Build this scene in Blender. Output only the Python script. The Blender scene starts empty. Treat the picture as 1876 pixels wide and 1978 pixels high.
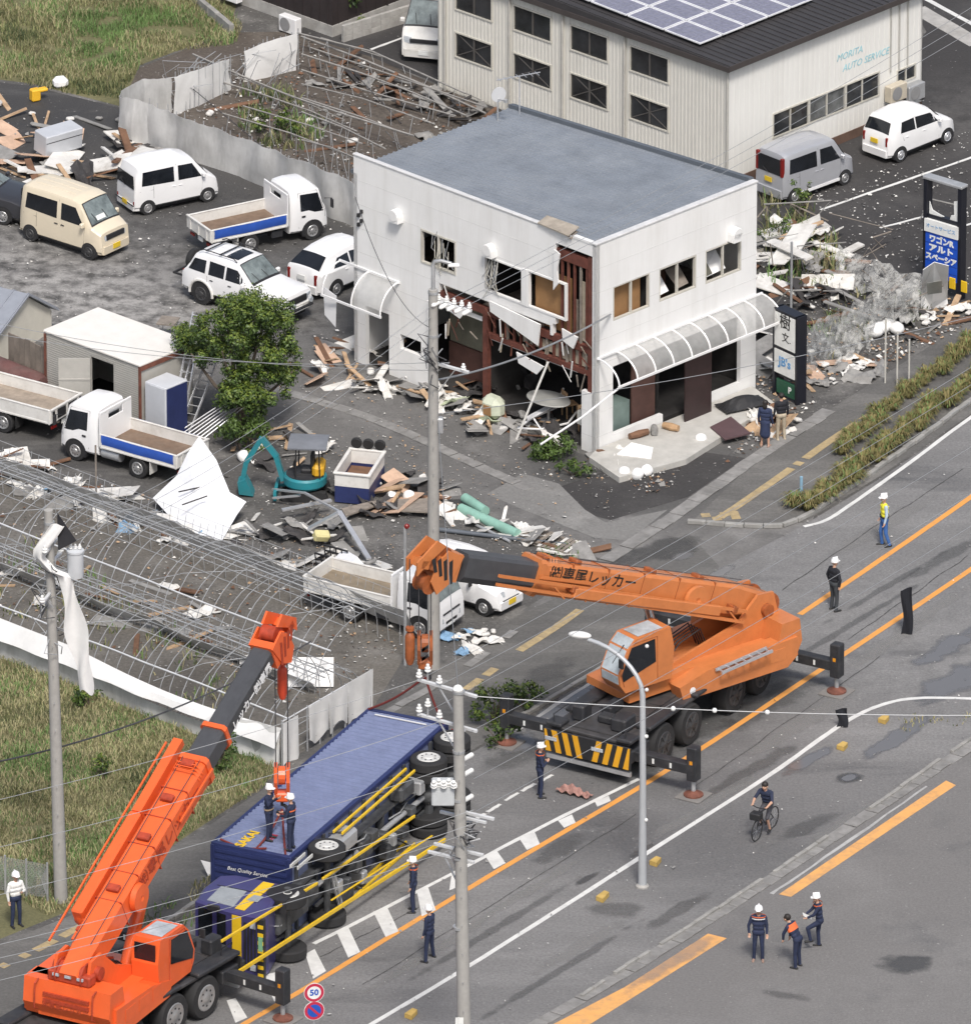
import bpy,bmesh,math,random
from math import sin,cos,pi,radians,atan2,sqrt,hypot
from mathutils import Vector,Matrix
import numpy as np
S=bpy.context.scene
COL=S.collection
# camera, sky, sun, exposure
DIST,PITCH,PXM=450.0,radians(23.7),62.0
cam=bpy.data.cameras.new('camera')
cam.sensor_fit='HORIZONTAL';cam.sensor_width=36.0
cam.lens=18.0/(938.0/PXM/DIST)
cam.clip_start=5.0;cam.clip_end=3000.0
camo=bpy.data.objects.new('camera',cam);COL.objects.link(camo)
camo.location=(0,-DIST*cos(PITCH),DIST*sin(PITCH))
camo.rotation_euler=(pi/2-PITCH,0,0)
S.camera=camo
W=bpy.data.worlds.new('World');S.world=W;W.use_nodes=True
nt=W.node_tree;nt.nodes.clear()
sky=nt.nodes.new('ShaderNodeTexSky');sky.sky_type='NISHITA';sky.sun_disc=False
SUN_EL,SUN_AZ=radians(54),radians(172)
sky.sun_elevation=SUN_EL;sky.sun_rotation=SUN_AZ
sky.air_density=1.0;sky.dust_density=4.0;sky.ozone_density=1.0
hs=nt.nodes.new('ShaderNodeHueSaturation');hs.inputs['Saturation'].default_value=0.75
bg=nt.nodes.new('ShaderNodeBackground');bg.inputs['Strength'].default_value=0.076
wo=nt.nodes.new('ShaderNodeOutputWorld')
nt.links.new(sky.outputs[0],hs.inputs['Color']);nt.links.new(hs.outputs[0],bg.inputs['Color'])
nt.links.new(bg.outputs[0],wo.inputs['Surface'])
sl=bpy.data.lights.new('sun','SUN');sl.energy=1.5;sl.angle=radians(11);sl.color=(1.0,0.955,0.9)
so=bpy.data.objects.new('sun',sl);COL.objects.link(so)
so.rotation_euler=(pi/2-SUN_EL,0,pi-SUN_AZ)
S.view_settings.view_transform='Standard';S.view_settings.look='None'
S.view_settings.gamma=1.0;S.view_settings.exposure=0.95;S.view_settings.use_curve_mapping=False
# photo pixel (1876 x 1978 view) -> point on the plane z
def G(px,py,z=0.0):
 u=(px-938.0)/PXM/DIST;v=(989.0-py)/PXM/DIST
 d=Vector((u,cos(PITCH)+v*sin(PITCH),-sin(PITCH)+v*cos(PITCH)))
 c=camo.location
 t=(z-c.z)/d.z
 return Vector((c.x+d.x*t,c.y+d.y*t,z))
def ZH(px,py,p):
 """height of the point straight above ground point p that shows at picture row py"""
 lo,hi=-2.0,25.0
 for _ in range(40):
  m=(lo+hi)/2
  q=G(px,py,m)
  if q.y>p.y:lo=m
  else:hi=m
 return lo
def HEAD(a,b):
 p,q=G(*a),G(*b);return atan2(q.y-p.y,q.x-p.x)
 # materials
MATS={}
def mat(name,col,rough=0.6,metal=0.0,var=0.12,scale=2.5,bump=0.0,bscale=40,dirt=0.0,dcol=(0.06,0.05,0.04),dscale=1.2,alpha=1.0,trans=0.0,spec=0.5,coat=0.0,emit=None,run=1.0):
 if name in MATS:return MATS[name]
 m=bpy.data.materials.new(name);m.use_nodes=True
 n=m.node_tree.nodes;l=m.node_tree.links
 b=n['Principled BSDF']
 b.inputs['Roughness'].default_value=rough;b.inputs['Metallic'].default_value=metal
 b.inputs['Specular IOR Level'].default_value=spec
 b.inputs['Coat Weight'].default_value=coat
 b.inputs['Alpha'].default_value=alpha
 b.inputs['Transmission Weight'].default_value=trans
 tc=n.new('ShaderNodeTexCoord')
 oi=n.new('ShaderNodeObjectInfo')
 ad=n.new('ShaderNodeVectorMath');ad.operation='ADD'
 sc=n.new('ShaderNodeVectorMath');sc.operation='SCALE';sc.inputs['Scale'].default_value=37.0
 l.new(oi.outputs['Random'],sc.inputs[0]);l.new(tc.outputs['Object'],ad.inputs[0]);l.new(sc.outputs[0],ad.inputs[1])
 nz=n.new('ShaderNodeTexNoise');nz.inputs['Scale'].default_value=scale;nz.inputs['Detail'].default_value=6;nz.inputs['Roughness'].default_value=0.65
 l.new(ad.outputs[0],nz.inputs['Vector'])
 cr=n.new('ShaderNodeValToRGB')
 cr.color_ramp.elements[0].position=0.3;cr.color_ramp.elements[1].position=0.7
 cr.color_ramp.elements[0].color=tuple(max(0,c*(1-var))for c in col)+(1,)
 cr.color_ramp.elements[1].color=tuple(min(1,c*(1+var))for c in col)+(1,)
 l.new(nz.outputs['Fac'],cr.inputs[0])
 out=cr.outputs[0]
 if dirt>0:
  n2=n.new('ShaderNodeTexNoise');n2.inputs['Scale'].default_value=dscale;n2.inputs['Detail'].default_value=8;n2.inputs['Roughness'].default_value=0.7
  mp2=n.new('ShaderNodeMapping');mp2.inputs['Scale'].default_value=(1,1,run);l.new(ad.outputs[0],mp2.inputs['Vector']);l.new(mp2.outputs[0],n2.inputs['Vector'])
  c2=n.new('ShaderNodeValToRGB');c2.color_ramp.elements[0].position=0.45;c2.color_ramp.elements[1].position=0.75
  c2.color_ramp.elements[0].color=(0,0,0,1);c2.color_ramp.elements[1].color=(dirt,dirt,dirt,1)
  l.new(n2.outputs['Fac'],c2.inputs[0])
  mx=n.new('ShaderNodeMix');mx.data_type='RGBA'
  l.new(c2.outputs[0],mx.inputs[0]);l.new(out,mx.inputs[6]);mx.inputs[7].default_value=tuple(dcol)+(1,)
  out=mx.outputs[2]
 l.new(out,b.inputs['Base Color'])
 if bump>0:
  n3=n.new('ShaderNodeTexNoise');n3.inputs['Scale'].default_value=bscale;n3.inputs['Detail'].default_value=4
  l.new(ad.outputs[0],n3.inputs['Vector'])
  bp=n.new('ShaderNodeBump');bp.inputs['Strength'].default_value=bump;bp.inputs['Distance'].default_value=0.02
  l.new(n3.outputs['Fac'],bp.inputs['Height']);l.new(bp.outputs[0],b.inputs['Normal'])
 if emit:
  b.inputs['Emission Color'].default_value=tuple(emit)+(1,);b.inputs['Emission Strength'].default_value=1
 MATS[name]=m
 return m
def ground_mat(name,base,light,dark,spots=(),rough=(0.55,0.95),s1=0.16,s2=1.1,grain=0.35,lp=0.5,dp=0.45,fleck=0.0,streak=None):
 """asphalt / soil: two large patch noises, fine grain, optional light or dark worn areas of their own place (x, y, radius, amount)"""
 m=bpy.data.materials.new(name);m.use_nodes=True
 n=m.node_tree.nodes;l=m.node_tree.links;b=n['Principled BSDF']
 tc=n.new('ShaderNodeTexCoord');P=tc.outputs['Object']
 if streak is not None:
  mp=n.new('ShaderNodeMapping');mp.inputs['Rotation'].default_value=(0,0,-streak);mp.inputs['Scale'].default_value=(0.22,1.0,1.0)
  mp.vector_type='TEXTURE' if False else 'POINT'
  l.new(P,mp.inputs['Vector']);PS=mp.outputs[0]
 else:PS=P
 def noise(sc,v,det=8,ro=0.62):
  z=n.new('ShaderNodeTexNoise');z.inputs['Scale'].default_value=sc;z.inputs['Detail'].default_value=det;z.inputs['Roughness'].default_value=ro
  l.new(v,z.inputs['Vector']);return z.outputs['Fac']
 def ramp(f,a,bb):
  r=n.new('ShaderNodeMapRange');r.inputs['From Min'].default_value=a;r.inputs['From Max'].default_value=bb;r.clamp=True
  l.new(f,r.inputs['Value']);return r.outputs[0]
 def mix(f,a,c):
  x=n.new('ShaderNodeMix');x.data_type='RGBA'
  l.new(f,x.inputs[0])
  for s,v in((6,a),(7,c)):
   if isinstance(v,tuple):x.inputs[s].default_value=v+(1,)
   else:l.new(v,x.inputs[s])
  return x.outputs[2]
 def math_(op,a,c):
  x=n.new('ShaderNodeMath');x.operation=op;x.use_clamp=op in('ADD','MULTIPLY')
  for s,v in((0,a),(1,c)):
   if isinstance(v,(int,float)):x.inputs[s].default_value=v
   else:l.new(v,x.inputs[s])
  return x.outputs[0]
 fl=ramp(noise(s1,PS),lp,lp+0.28)
 fd=ramp(noise(s1*1.7,PS,9,0.7),dp+0.1,dp+0.35)
 nb=noise(s2,P)
 for(x,y,r,a)in spots:
  vd=n.new('ShaderNodeVectorMath');vd.operation='DISTANCE';l.new(P,vd.inputs[0]);vd.inputs[1].default_value=(x,y,0)
  dn=math_('ADD',ramp(vd.outputs['Value'],r,r*0.25),0.0)
  dn=math_('MULTIPLY',dn,ramp(nb,0.36,0.58))if a>0 else math_('MULTIPLY',dn,ramp(nb,0.3,0.45))
  dn=math_('MULTIPLY',dn,abs(a))
  if a>0:fl=math_('MAXIMUM',fl,dn)
  else:fd=math_('MAXIMUM',fd,dn)
 c=mix(fl,base,light)
 c=mix(fd,c,dark)
 g=ramp(noise(s2*9,P,6,0.7),0.3,0.7)
 gm=n.new('ShaderNodeMix');gm.data_type='RGBA';gm.blend_type='MULTIPLY';gm.inputs[0].default_value=grain
 gr=n.new('ShaderNodeMix');gr.data_type='RGBA';l.new(g,gr.inputs[0]);gr.inputs[6].default_value=(0.45,0.45,0.45,1);gr.inputs[7].default_value=(1.5,1.5,1.5,1)
 l.new(c,gm.inputs[6]);l.new(gr.outputs[2],gm.inputs[7]);c=gm.outputs[2]
 if fleck>0:
  ff=ramp(noise(7.0,P,3,0.5),0.70-fleck*0.1,0.74-fleck*0.1)
  c=mix(math_('MULTIPLY',ff,0.7),c,(0.38,0.37,0.35))
 l.new(c,b.inputs['Base Color'])
 rr=n.new('ShaderNodeMapRange');rr.inputs['To Min'].default_value=rough[1];rr.inputs['To Max'].default_value=rough[0]
 l.new(fd,rr.inputs['Value']);l.new(rr.outputs[0],b.inputs['Roughness'])
 bp=n.new('ShaderNodeBump');bp.inputs['Strength'].default_value=0.5;bp.inputs['Distance'].default_value=0.015
 l.new(noise(28,P,5,0.7),bp.inputs['Height']);l.new(bp.outputs[0],b.inputs['Normal'])
 MATS[name]=m
 return m
 # mesh builder
class MB:
 def __init__(s):s.v=[];s.f=[];s.m=[];s.mi=0;s.T=Matrix()
 def add(s,vs,fs,mi=None):
  o=len(s.v)
  s.v+=[tuple(s.T@Vector(p))for p in vs]
  s.f+=[tuple(i+o for i in f)for f in fs]
  s.m+=[s.mi if mi is None else mi]*len(fs)
  return s
 def box(s,x0,x1,y0,y1,z0,z1,mi=None,M=None,ch=0.0):
  if ch>0:
   ch=min(ch,0.45*min(abs(x1-x0),abs(y1-y0),abs(z1-z0)))
   vs=[];
   for X in(0,1):
    for Y in(0,1):
     for Z in(0,1):
      px,py,pz=(x0,x1)[X],(y0,y1)[Y],(z0,z1)[Z]
      ix,iy,iz=px+(ch if X==0 else-ch),py+(ch if Y==0 else-ch),pz+(ch if Z==0 else-ch)
      vs+=[(px,iy,iz),(ix,py,iz),(ix,iy,pz)]
   def id_(X,Y,Z,a):return(X*4+Y*2+Z)*3+a
   fs=[]
   for A in(0,1):
    fs.append([id_(A,0,0,0),id_(A,0,1,0),id_(A,1,1,0),id_(A,1,0,0)][::(1 if A==0 else-1)])
    fs.append([id_(0,A,0,1),id_(1,A,0,1),id_(1,A,1,1),id_(0,A,1,1)][::(1 if A==0 else-1)])
    fs.append([id_(0,0,A,2),id_(0,1,A,2),id_(1,1,A,2),id_(1,0,A,2)][::(1 if A==0 else-1)])
   for A in(0,1):
    for B in(0,1):
     fs.append([id_(A,B,0,0),id_(A,B,0,1),id_(A,B,1,1),id_(A,B,1,0)])
     fs.append([id_(A,0,B,0),id_(A,0,B,2),id_(A,1,B,2),id_(A,1,B,0)])
     fs.append([id_(0,A,B,1),id_(0,A,B,2),id_(1,A,B,2),id_(1,A,B,1)])
   for X in(0,1):
    for Y in(0,1):
     for Z in(0,1):fs.append([id_(X,Y,Z,0),id_(X,Y,Z,1),id_(X,Y,Z,2)])
  else:
   vs=[(x0,y0,z0),(x1,y0,z0),(x1,y1,z0),(x0,y1,z0),(x0,y0,z1),(x1,y0,z1),(x1,y1,z1),(x0,y1,z1)]
   fs=[(0,3,2,1),(4,5,6,7),(0,1,5,4),(1,2,6,5),(2,3,7,6),(3,0,4,7)]
  if M is not None:vs=[M@Vector(p)for p in vs]
  return s.add(vs,fs,mi)
 def beam(s,a,b,w,h,up=(0,0,1),mi=None,ch=0.0):
  a,b=Vector(a),Vector(b);d=b-a;L=d.length
  if L<1e-6:return s
  x=d/L;u=Vector(up)
  if abs(x.dot(u))>0.99:u=Vector((0,1,0))
  y=u.cross(x).normalized();z=x.cross(y)
  M=Matrix(((x.x,y.x,z.x,a.x),(x.y,y.y,z.y,a.y),(x.z,y.z,z.z,a.z),(0,0,0,1)))
  return s.box(0,L,-w/2,w/2,-h/2,h/2,mi,M,ch)
 def tube(s,pts,r,n=8,mi=None,cap=True):
  pts=[Vector(p)for p in pts]
  R=r if isinstance(r,(list,tuple))else[r]*len(pts)
  vs,fs=[],[];ref=None
  for i,p in enumerate(pts):
   d=(pts[min(i+1,len(pts)-1)]-pts[max(i-1,0)])
   if d.length<1e-9:d=Vector((0,0,1))
   d.normalize()
   if ref is None:ref=Vector((0,0,1))if abs(d.z)<0.9 else Vector((1,0,0))
   a=(ref-d*ref.dot(d)).normalized();bb=d.cross(a);ref=a
   for k in range(n):
    t=2*pi*k/n;vs.append(p+(a*cos(t)+bb*sin(t))*R[i])
  for i in range(len(pts)-1):
   for k in range(n):
    k2=(k+1)%n;fs.append((i*n+k,i*n+k2,(i+1)*n+k2,(i+1)*n+k))
  if cap:fs.append(tuple(range(n))[::-1]);fs.append(tuple((len(pts)-1)*n+k for k in range(n)))
  return s.add(vs,fs,mi)
 def lathe(s,prof,n=20,axis='Z',c=(0,0,0),mi=None,cap=True):
  vs,fs=[],[]
  for(r,h)in prof:
   for k in range(n):
    t=2*pi*k/n;a,b2=r*cos(t),r*sin(t)
    p={'Z':(a,b2,h),'Y':(b2,h,a),'X':(h,a,b2)}[axis]
    vs.append((p[0]+c[0],p[1]+c[1],p[2]+c[2]))
  for i in range(len(prof)-1):
   for k in range(n):
    k2=(k+1)%n;fs.append((i*n+k,i*n+k2,(i+1)*n+k2,(i+1)*n+k))
  if cap:fs.append(tuple(range(n))[::-1]);fs.append(tuple((len(prof)-1)*n+k for k in range(n)))
  return s.add(vs,fs,mi)
 def prism(s,poly,d,mi=None):
  """poly: list of 3-D points (planar); d: extrusion vector"""
  n=len(poly);d=Vector(d);P=[Vector(p)for p in poly]
  vs=P+[p+d for p in P]
  fs=[tuple(range(n))[::-1],tuple(range(n,2*n))]+[(i,(i+1)%n,n+(i+1)%n,n+i)for i in range(n)]
  return s.add(vs,fs,mi)
 def quad(s,a,b,c,d,mi=None):return s.add([a,b,c,d],[(0,1,2,3)],mi)
 def grid(s,fn,nu,nv,mi=None,thick=0.0):
  P=[[Vector(fn(i/nu,j/nv))for j in range(nv+1)]for i in range(nu+1)]
  vs=[p for row in P for p in row];w=nv+1
  fs=[(i*w+j,(i+1)*w+j,(i+1)*w+j+1,i*w+j+1)for i in range(nu)for j in range(nv)]
  if thick>0:
   N=len(vs);nn=[]
   for i in range(nu+1):
    for j in range(nv+1):
     a=P[min(i+1,nu)][j]-P[max(i-1,0)][j];b2=P[i][min(j+1,nv)]-P[i][max(j-1,0)]
     k=a.cross(b2);nn.append(k.normalized()if k.length>1e-9 else Vector((0,0,1)))
   vs=vs+[p-k*thick for p,k in zip(vs,nn)]
   f2=[tuple(N+q for q in f)[::-1]for f in fs]
   rim=[i*w for i in range(nu+1)]+[nu*w+j for j in range(1,nv+1)]+[i*w+nv for i in range(nu-1,-1,-1)]+[j for j in range(nv-1,0,-1)]
   f3=[(rim[k],N+rim[k],N+rim[(k+1)%len(rim)],rim[(k+1)%len(rim)])for k in range(len(rim))]
   fs=fs+f2+f3
  return s.add(vs,fs,mi)
 def ball(s,c,r,n=10,mi=None,sc=(1,1,1)):
  vs,fs=[],[];h=max(4,n//2+1)
  for i in range(h+1):
   ph=pi*i/h
   for k in range(n):
    t=2*pi*k/n
    vs.append((c[0]+r*sc[0]*sin(ph)*cos(t),c[1]+r*sc[1]*sin(ph)*sin(t),c[2]+r*sc[2]*cos(ph)))
  for i in range(h):
   for k in range(n):
    k2=(k+1)%n;fs.append((i*n+k,(i+1)*n+k,(i+1)*n+k2,i*n+k2))
  return s.add(vs,fs,mi)
 def mesh(s,name,mats,smooth=False):
  me=bpy.data.meshes.new(name);me.from_pydata(s.v,[],s.f);me.update()
  for m in(mats if isinstance(mats,(list,tuple))else[mats]):me.materials.append(m)
  if any(s.m):me.polygons.foreach_set('material_index',s.m)
  bm=bmesh.new();bm.from_mesh(me)
  bmesh.ops.remove_doubles(bm,verts=bm.verts,dist=1e-5)
  bmesh.ops.recalc_face_normals(bm,faces=bm.faces);bm.to_mesh(me);bm.free()
  if smooth:
   me.polygons.foreach_set('use_smooth',[True]*len(me.polygons))
   ang=smooth if isinstance(smooth,float)else 0.6
   me.set_sharp_from_angle(angle=ang)
  return me
 def build(s,name,mats,parent=None,smooth=False,label=None):
  return obj(name,s.mesh(name,mats,smooth),parent,label)
def obj(name,me,parent=None,label=None):
 o=bpy.data.objects.new(name,me);COL.objects.link(o)
 if parent is not None:o.parent=parent
 if label:o['label']=label
 return o
def tag(o,label=None,cat=None,group=None,kind=None):
 if label:o['label']=label
 if cat:o['category']=cat
 if group:o['group']=group
 if kind:o['kind']=kind
 return o
def thing(name,label,cat,loc=(0,0,0),rz=0.0,group=None):
 o=bpy.data.objects.new(name,None);COL.objects.link(o)
 o.location=loc;o.rotation_euler=(0,0,rz);o.empty_display_size=0.3
 return tag(o,label,cat,group)
KIDS={}
def kids(o):return[c for c in o.children]
def copy_tree(o,parent=None):
 c=o.copy();COL.objects.link(c)
 if parent is not None:c.parent=parent
 for ch in list(o.children):copy_tree(ch,c)
 return c
def dup(o,loc,rz,label,group=None,scale=None):
 c=copy_tree(o);c.location=loc;c.rotation_euler=(0,0,rz);c['label']=label
 if group:c['group']=group
 if scale:c.scale=(scale,)*3
 return c
def frame(loc,rz):return Matrix.Translation(Vector(loc))@Matrix.Rotation(rz,4,'Z')
R_=random.Random(7)
def ru(a,b):return R_.uniform(a,b)
def text_mesh(s,size,name='lettering',extrude=0.004,shear=0.0,bold=0.0):
 cu=bpy.data.curves.new(name,'FONT');cu.body=s;cu.size=size;cu.extrude=extrude;cu.shear=shear;cu.offset=bold
 cu.align_x='CENTER';cu.align_y='CENTER';cu.resolution_u=2
 t=bpy.data.objects.new(name,cu);COL.objects.link(t)
 dg=bpy.context.evaluated_depsgraph_get()
 me=bpy.data.meshes.new_from_object(t.evaluated_get(dg));me.name=name
 bpy.data.objects.remove(t);bpy.data.curves.remove(cu)
 return me
def letter(s,size,m,parent,M,name='lettering',sx=1.0,shear=0.0,bold=0.0):
 """lettering whose X axis runs along the text and whose Z axis leaves the surface, placed by M (parent space)"""
 me=text_mesh(s,size,name,0.004,shear,bold);me.materials.clear();me.materials.append(m)
 me.transform(Matrix.Diagonal((sx,1,1,1)))
 me.transform(M)
 return obj(name,me,parent)
def face_M(o,x,n):
 """matrix with X axis x, Z axis n (outward) at o"""
 x=Vector(x).normalized();n=Vector(n).normalized();y=n.cross(x)
 return Matrix(((x.x,y.x,n.x,o[0]),(x.y,y.y,n.y,o[1]),(x.z,y.z,n.z,o[2]),(0,0,0,1)))
WHITE=mat('white_paint',(0.80,0.80,0.80),0.35,var=0.03,scale=1.0,coat=0.3,dirt=0.12,dcol=(0.5,0.47,0.42))
WHITE_D=mat('white_paint_worn',(0.70,0.69,0.66),0.5,var=0.05,dirt=0.45,dcol=(0.36,0.33,0.28),dscale=2)
CREAMP=mat('cream_paint',(0.68,0.60,0.46),0.35,var=0.03,coat=0.3)
SILVERP=mat('silver_paint',(0.5,0.51,0.54),0.35,metal=0.4,var=0.03,coat=0.3)
BLACKP=mat('black_car_paint',(0.035,0.036,0.042),0.3,var=0.1,coat=0.4)
GLASS=mat('dark_glass',(0.012,0.014,0.018),0.08,var=0.4,scale=1.5,spec=0.6)
SCREEN=mat('windscreen_glass',(0.16,0.19,0.19),0.1,var=0.5,scale=2.2,spec=0.7)
RUBBER=mat('tyre_rubber',(0.022,0.022,0.023),0.85,var=0.2,bump=0.3)
RIMM=mat('rim_metal',(0.38,0.38,0.38),0.4,metal=0.5,var=0.15)
RIMB=mat('dark_rim',(0.05,0.05,0.052),0.5,var=0.15)
BLACK=mat('black_plastic',(0.02,0.02,0.022),0.6,var=0.2)
CHASSIS=mat('chassis_black',(0.025,0.026,0.03),0.6,var=0.3,dirt=0.4,dcol=(0.09,0.085,0.08),dscale=3)
STEEL=mat('galvanised_steel',(0.45,0.46,0.47),0.45,metal=0.4,var=0.15,dirt=0.2)
ALU=mat('aluminium',(0.62,0.63,0.65),0.35,metal=0.6,var=0.1)
REDL=mat('red_lens',(0.2,0.012,0.01),0.25)
LAMP=mat('clear_lens',(0.42,0.45,0.48),0.15,var=0.3,scale=12)
AMBER=mat('amber_lens',(0.7,0.28,0.02),0.25)
PLATEY=mat('yellow_plate',(0.72,0.5,0.03),0.5)
PLATEW=mat('white_plate',(0.75,0.76,0.74),0.5)
CONC=mat('concrete',(0.40,0.39,0.37),0.85,var=0.18,bump=0.3,dirt=0.5,dcol=(0.16,0.15,0.13))
CONCD=mat('concrete_dark',(0.21,0.205,0.195),0.9,var=0.2,bump=0.3,dirt=0.4,dcol=(0.1,0.1,0.09))
WOOD=mat('raw_wood',(0.42,0.27,0.15),0.8,var=0.3,scale=4)
WOODG=mat('grey_wood',(0.23,0.2,0.17),0.85,var=0.3,scale=4)
RUST=mat('rust_steel',(0.16,0.06,0.04),0.8,var=0.35,scale=5)
POLEC=mat('pole_concrete',(0.36,0.35,0.33),0.85,var=0.08,scale=6,dirt=0.3,dcol=(0.22,0.21,0.19))
WIREM=mat('cable_black',(0.05,0.05,0.055),0.6)
WIREG=mat('cable_grey',(0.3,0.31,0.32),0.5,metal=0.3)
PORC=mat('porcelain',(0.78,0.78,0.76),0.25,var=0.04)
FOAM=mat('white_foam',(0.82,0.82,0.81),0.8,var=0.04)
# GROUND
def lerp_(a,b,t):return a+(b-a)*t
def spot(px,py,r,a):p=G(px,py);return(p.x,p.y,r,a)
ROADANG=HEAD((600,1905),(1280,1495))
M_SOIL=ground_mat('yard_soil',(0.088,0.085,0.081),(0.23,0.222,0.21),(0.045,0.043,0.041),[spot(700,1110,3.5,0.6),spot(860,1130,3,0.5),spot(330,1120,4,-0.6),spot(600,900,3,-0.3),spot(740,1060,3,0.5)],s1=0.5,fleck=0.5,grain=0.6)
M_LOT=ground_mat('lot_asphalt',(0.07,0.068,0.066),(0.31,0.302,0.29),(0.03,0.029,0.03),[spot(180,580,9,1.0),spot(90,540,7,0.9),spot(360,650,6,0.8),spot(230,630,6,0.9),spot(30,540,7,0.9),spot(560,700,3,0.4),spot(400,430,5,-0.5),spot(60,230,6,-0.6),spot(430,480,5,-0.4)],s1=0.3,s2=1.7,lp=0.56,fleck=0.1,grain=0.5,streak=radians(-46))
M_ROAD=ground_mat('road_asphalt',(0.165,0.163,0.162),(0.26,0.256,0.252),(0.062,0.062,0.063),[spot(1180,1440,6,-0.45),spot(1330,1390,5,-0.5),spot(1650,1180,6,0.35),spot(1460,1020,6,0.35),spot(1420,1640,5,-0.35),spot(1180,1610,3,-0.5),spot(1800,1260,6,0.5),spot(1100,1290,3,0.5),spot(1050,1230,4,-0.4),spot(200,1900,5,-0.5)],s1=0.22,s2=1.3,grain=0.5,fleck=0.05,streak=ROADANG,rough=(0.35,0.9))
M_ROAD2=ground_mat('service_road_asphalt',(0.165,0.16,0.156),(0.215,0.21,0.205),(0.10,0.099,0.099),[spot(1700,1950,5,0.3)],s1=0.2,s2=1.4,grain=0.4,fleck=0.02,rough=(0.5,0.9))
M_LANE=ground_mat('lane_asphalt',(0.12,0.117,0.113),(0.25,0.243,0.235),(0.055,0.054,0.053),[spot(1060,960,4,0.75),spot(1180,1040,4,0.5),spot(1000,1000,3,0.5),spot(1180,930,5,-0.9),spot(1300,1060,4,0.35),spot(700,790,4,0.25),spot(1290,910,4,-0.8)],s1=0.35,grain=0.35,fleck=0.05)
M_LOTR=ground_mat('new_asphalt',(0.042,0.040,0.040),(0.085,0.082,0.08),(0.028,0.027,0.028),[spot(1860,230,5,0.9)],s1=0.3,grain=0.4,fleck=0.1)
M_WALK=ground_mat('pavement_asphalt',(0.115,0.112,0.107),(0.22,0.213,0.20),(0.055,0.053,0.05),[spot(1500,950,4,0.2),spot(1020,1210,3,-0.4)],s1=0.4,grain=0.4,streak=ROADANG)
M_GRASSY=ground_mat('grassy_soil',(0.13,0.125,0.06),(0.2,0.185,0.095),(0.04,0.045,0.02),[],s1=0.5,grain=0.6)
M_GHSOIL=ground_mat('greenhouse_soil',(0.135,0.125,0.11),(0.22,0.21,0.195),(0.05,0.042,0.035),[spot(330,1350,4,-0.5)],s1=0.6,grain=0.6,fleck=0.2)
M_RESTSOIL=ground_mat('garden_soil',(0.09,0.075,0.062),(0.15,0.13,0.11),(0.045,0.038,0.03),[],s1=0.6,grain=0.6,fleck=0.3)
def paint_mat(name,col,wear=0.35):
 return mat(name,col,0.7,var=0.06,dirt=wear,dcol=(0.16,0.155,0.15),dscale=2.2)
P_WHITE=paint_mat('road_white',(0.66,0.66,0.64),0.3)
P_ORANGE=paint_mat('road_orange',(0.72,0.32,0.07),0.25)
P_ORANGE2=paint_mat('worn_orange',(0.72,0.37,0.12),0.55)
P_YELLOW=mat('tactile_yellow',(0.40,0.31,0.17),0.85,var=0.2,dirt=0.6,dcol=(0.2,0.18,0.15),dscale=3)
def sheet(name,px,z,m,kind='structure',parent=None,thick=0.0):
 pts=[G(x,y,0.0)for x,y in px]
 b=MB()
 if thick>0:b.prism([(p.x,p.y,z-thick)for p in pts],(0,0,thick))
 else:b.add([(p.x,p.y,z)for p in pts],[tuple(range(len(pts)))])
 o=b.build(name,m,parent)
 if kind:o['kind']=kind
 return o
def pline(pts,n=6):
 """Catmull-Rom through pixel points -> ground points"""
 P=[G(*p)for p in pts]
 if len(P)==2:
  return[P[0].lerp(P[1],i/n)for i in range(n+1)]
 out=[]
 for i in range(len(P)-1):
  a,b,c,d=P[max(i-1,0)],P[i],P[i+1],P[min(i+2,len(P)-1)]
  for k in range(n):
   t=k/n
   out.append(0.5*((2*b)+(c-a)*t+(2*a-5*b+4*c-d)*t*t+(-a+3*b-3*c+d)*t**3))
 return out+[P[-1]]
def strip(name,pts,w,z,m,ragged=0.0,kind='structure',parent=None):
 P=pts if isinstance(pts[0],Vector)else pline(pts)
 vs,fs=[],[]
 for i,p in enumerate(P):
  d=(P[min(i+1,len(P)-1)]-P[max(i-1,0)]);d.z=0;d.normalize();n=Vector((-d.y,d.x,0))
  for sgn in(1,-1):
   q=p+n*sgn*(w/2+ru(-ragged,ragged));vs.append((q.x,q.y,z))
  if i:fs.append((2*i-2,2*i-1,2*i+1,2*i))
 b=MB();b.add(vs,fs);o=b.build(name,m,parent)
 if kind:o['kind']=kind
 return o
def walk_along(P,step):
 """points and headings every step metres along polyline"""
 out=[];need=0.0
 for i in range(len(P)-1):
  a,b=P[i],P[i+1];L=(b-a).length;t=need
  while t<L:
   q=a.lerp(b,t/L);out.append((q,atan2(b.y-a.y,b.x-a.x)));t+=step
  need=t-L
 return out
b=MB();b.add([(-700,-420,0),(700,-420,0),(700,1500,0),(-700,1500,0)],[(0,1,2,3)])
tag(b.build('ground',M_SOIL),kind='structure')
sheet('parking_lot',[(-250,130),(60,165),(240,210),(470,340),(700,450),(700,690),(570,705),(460,760),(300,935),(-250,830)],0.004,M_LOT)
sheet('side_lane',[(380,690),(560,640),(720,700),(1130,880),(1290,860),(1480,830),(1660,780),(1560,1030),(1420,1120),(1180,1300),(1010,1180),(1160,1080),(900,985),(480,805)],0.006,M_LANE)
sheet('road',[(-400,2290),(-400,2170),(60,1990),(330,1800),(560,1655),(1000,1405),(1190,1288),(1390,1100),(1553,1015),(1700,925),(1876,805),(2300,530),(2300,1150),(1876,1444),(1795,1497),(1471,1714),(1350,1793),(1208,1882),(980,2020),(500,2320)],0.010,M_ROAD)
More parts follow.
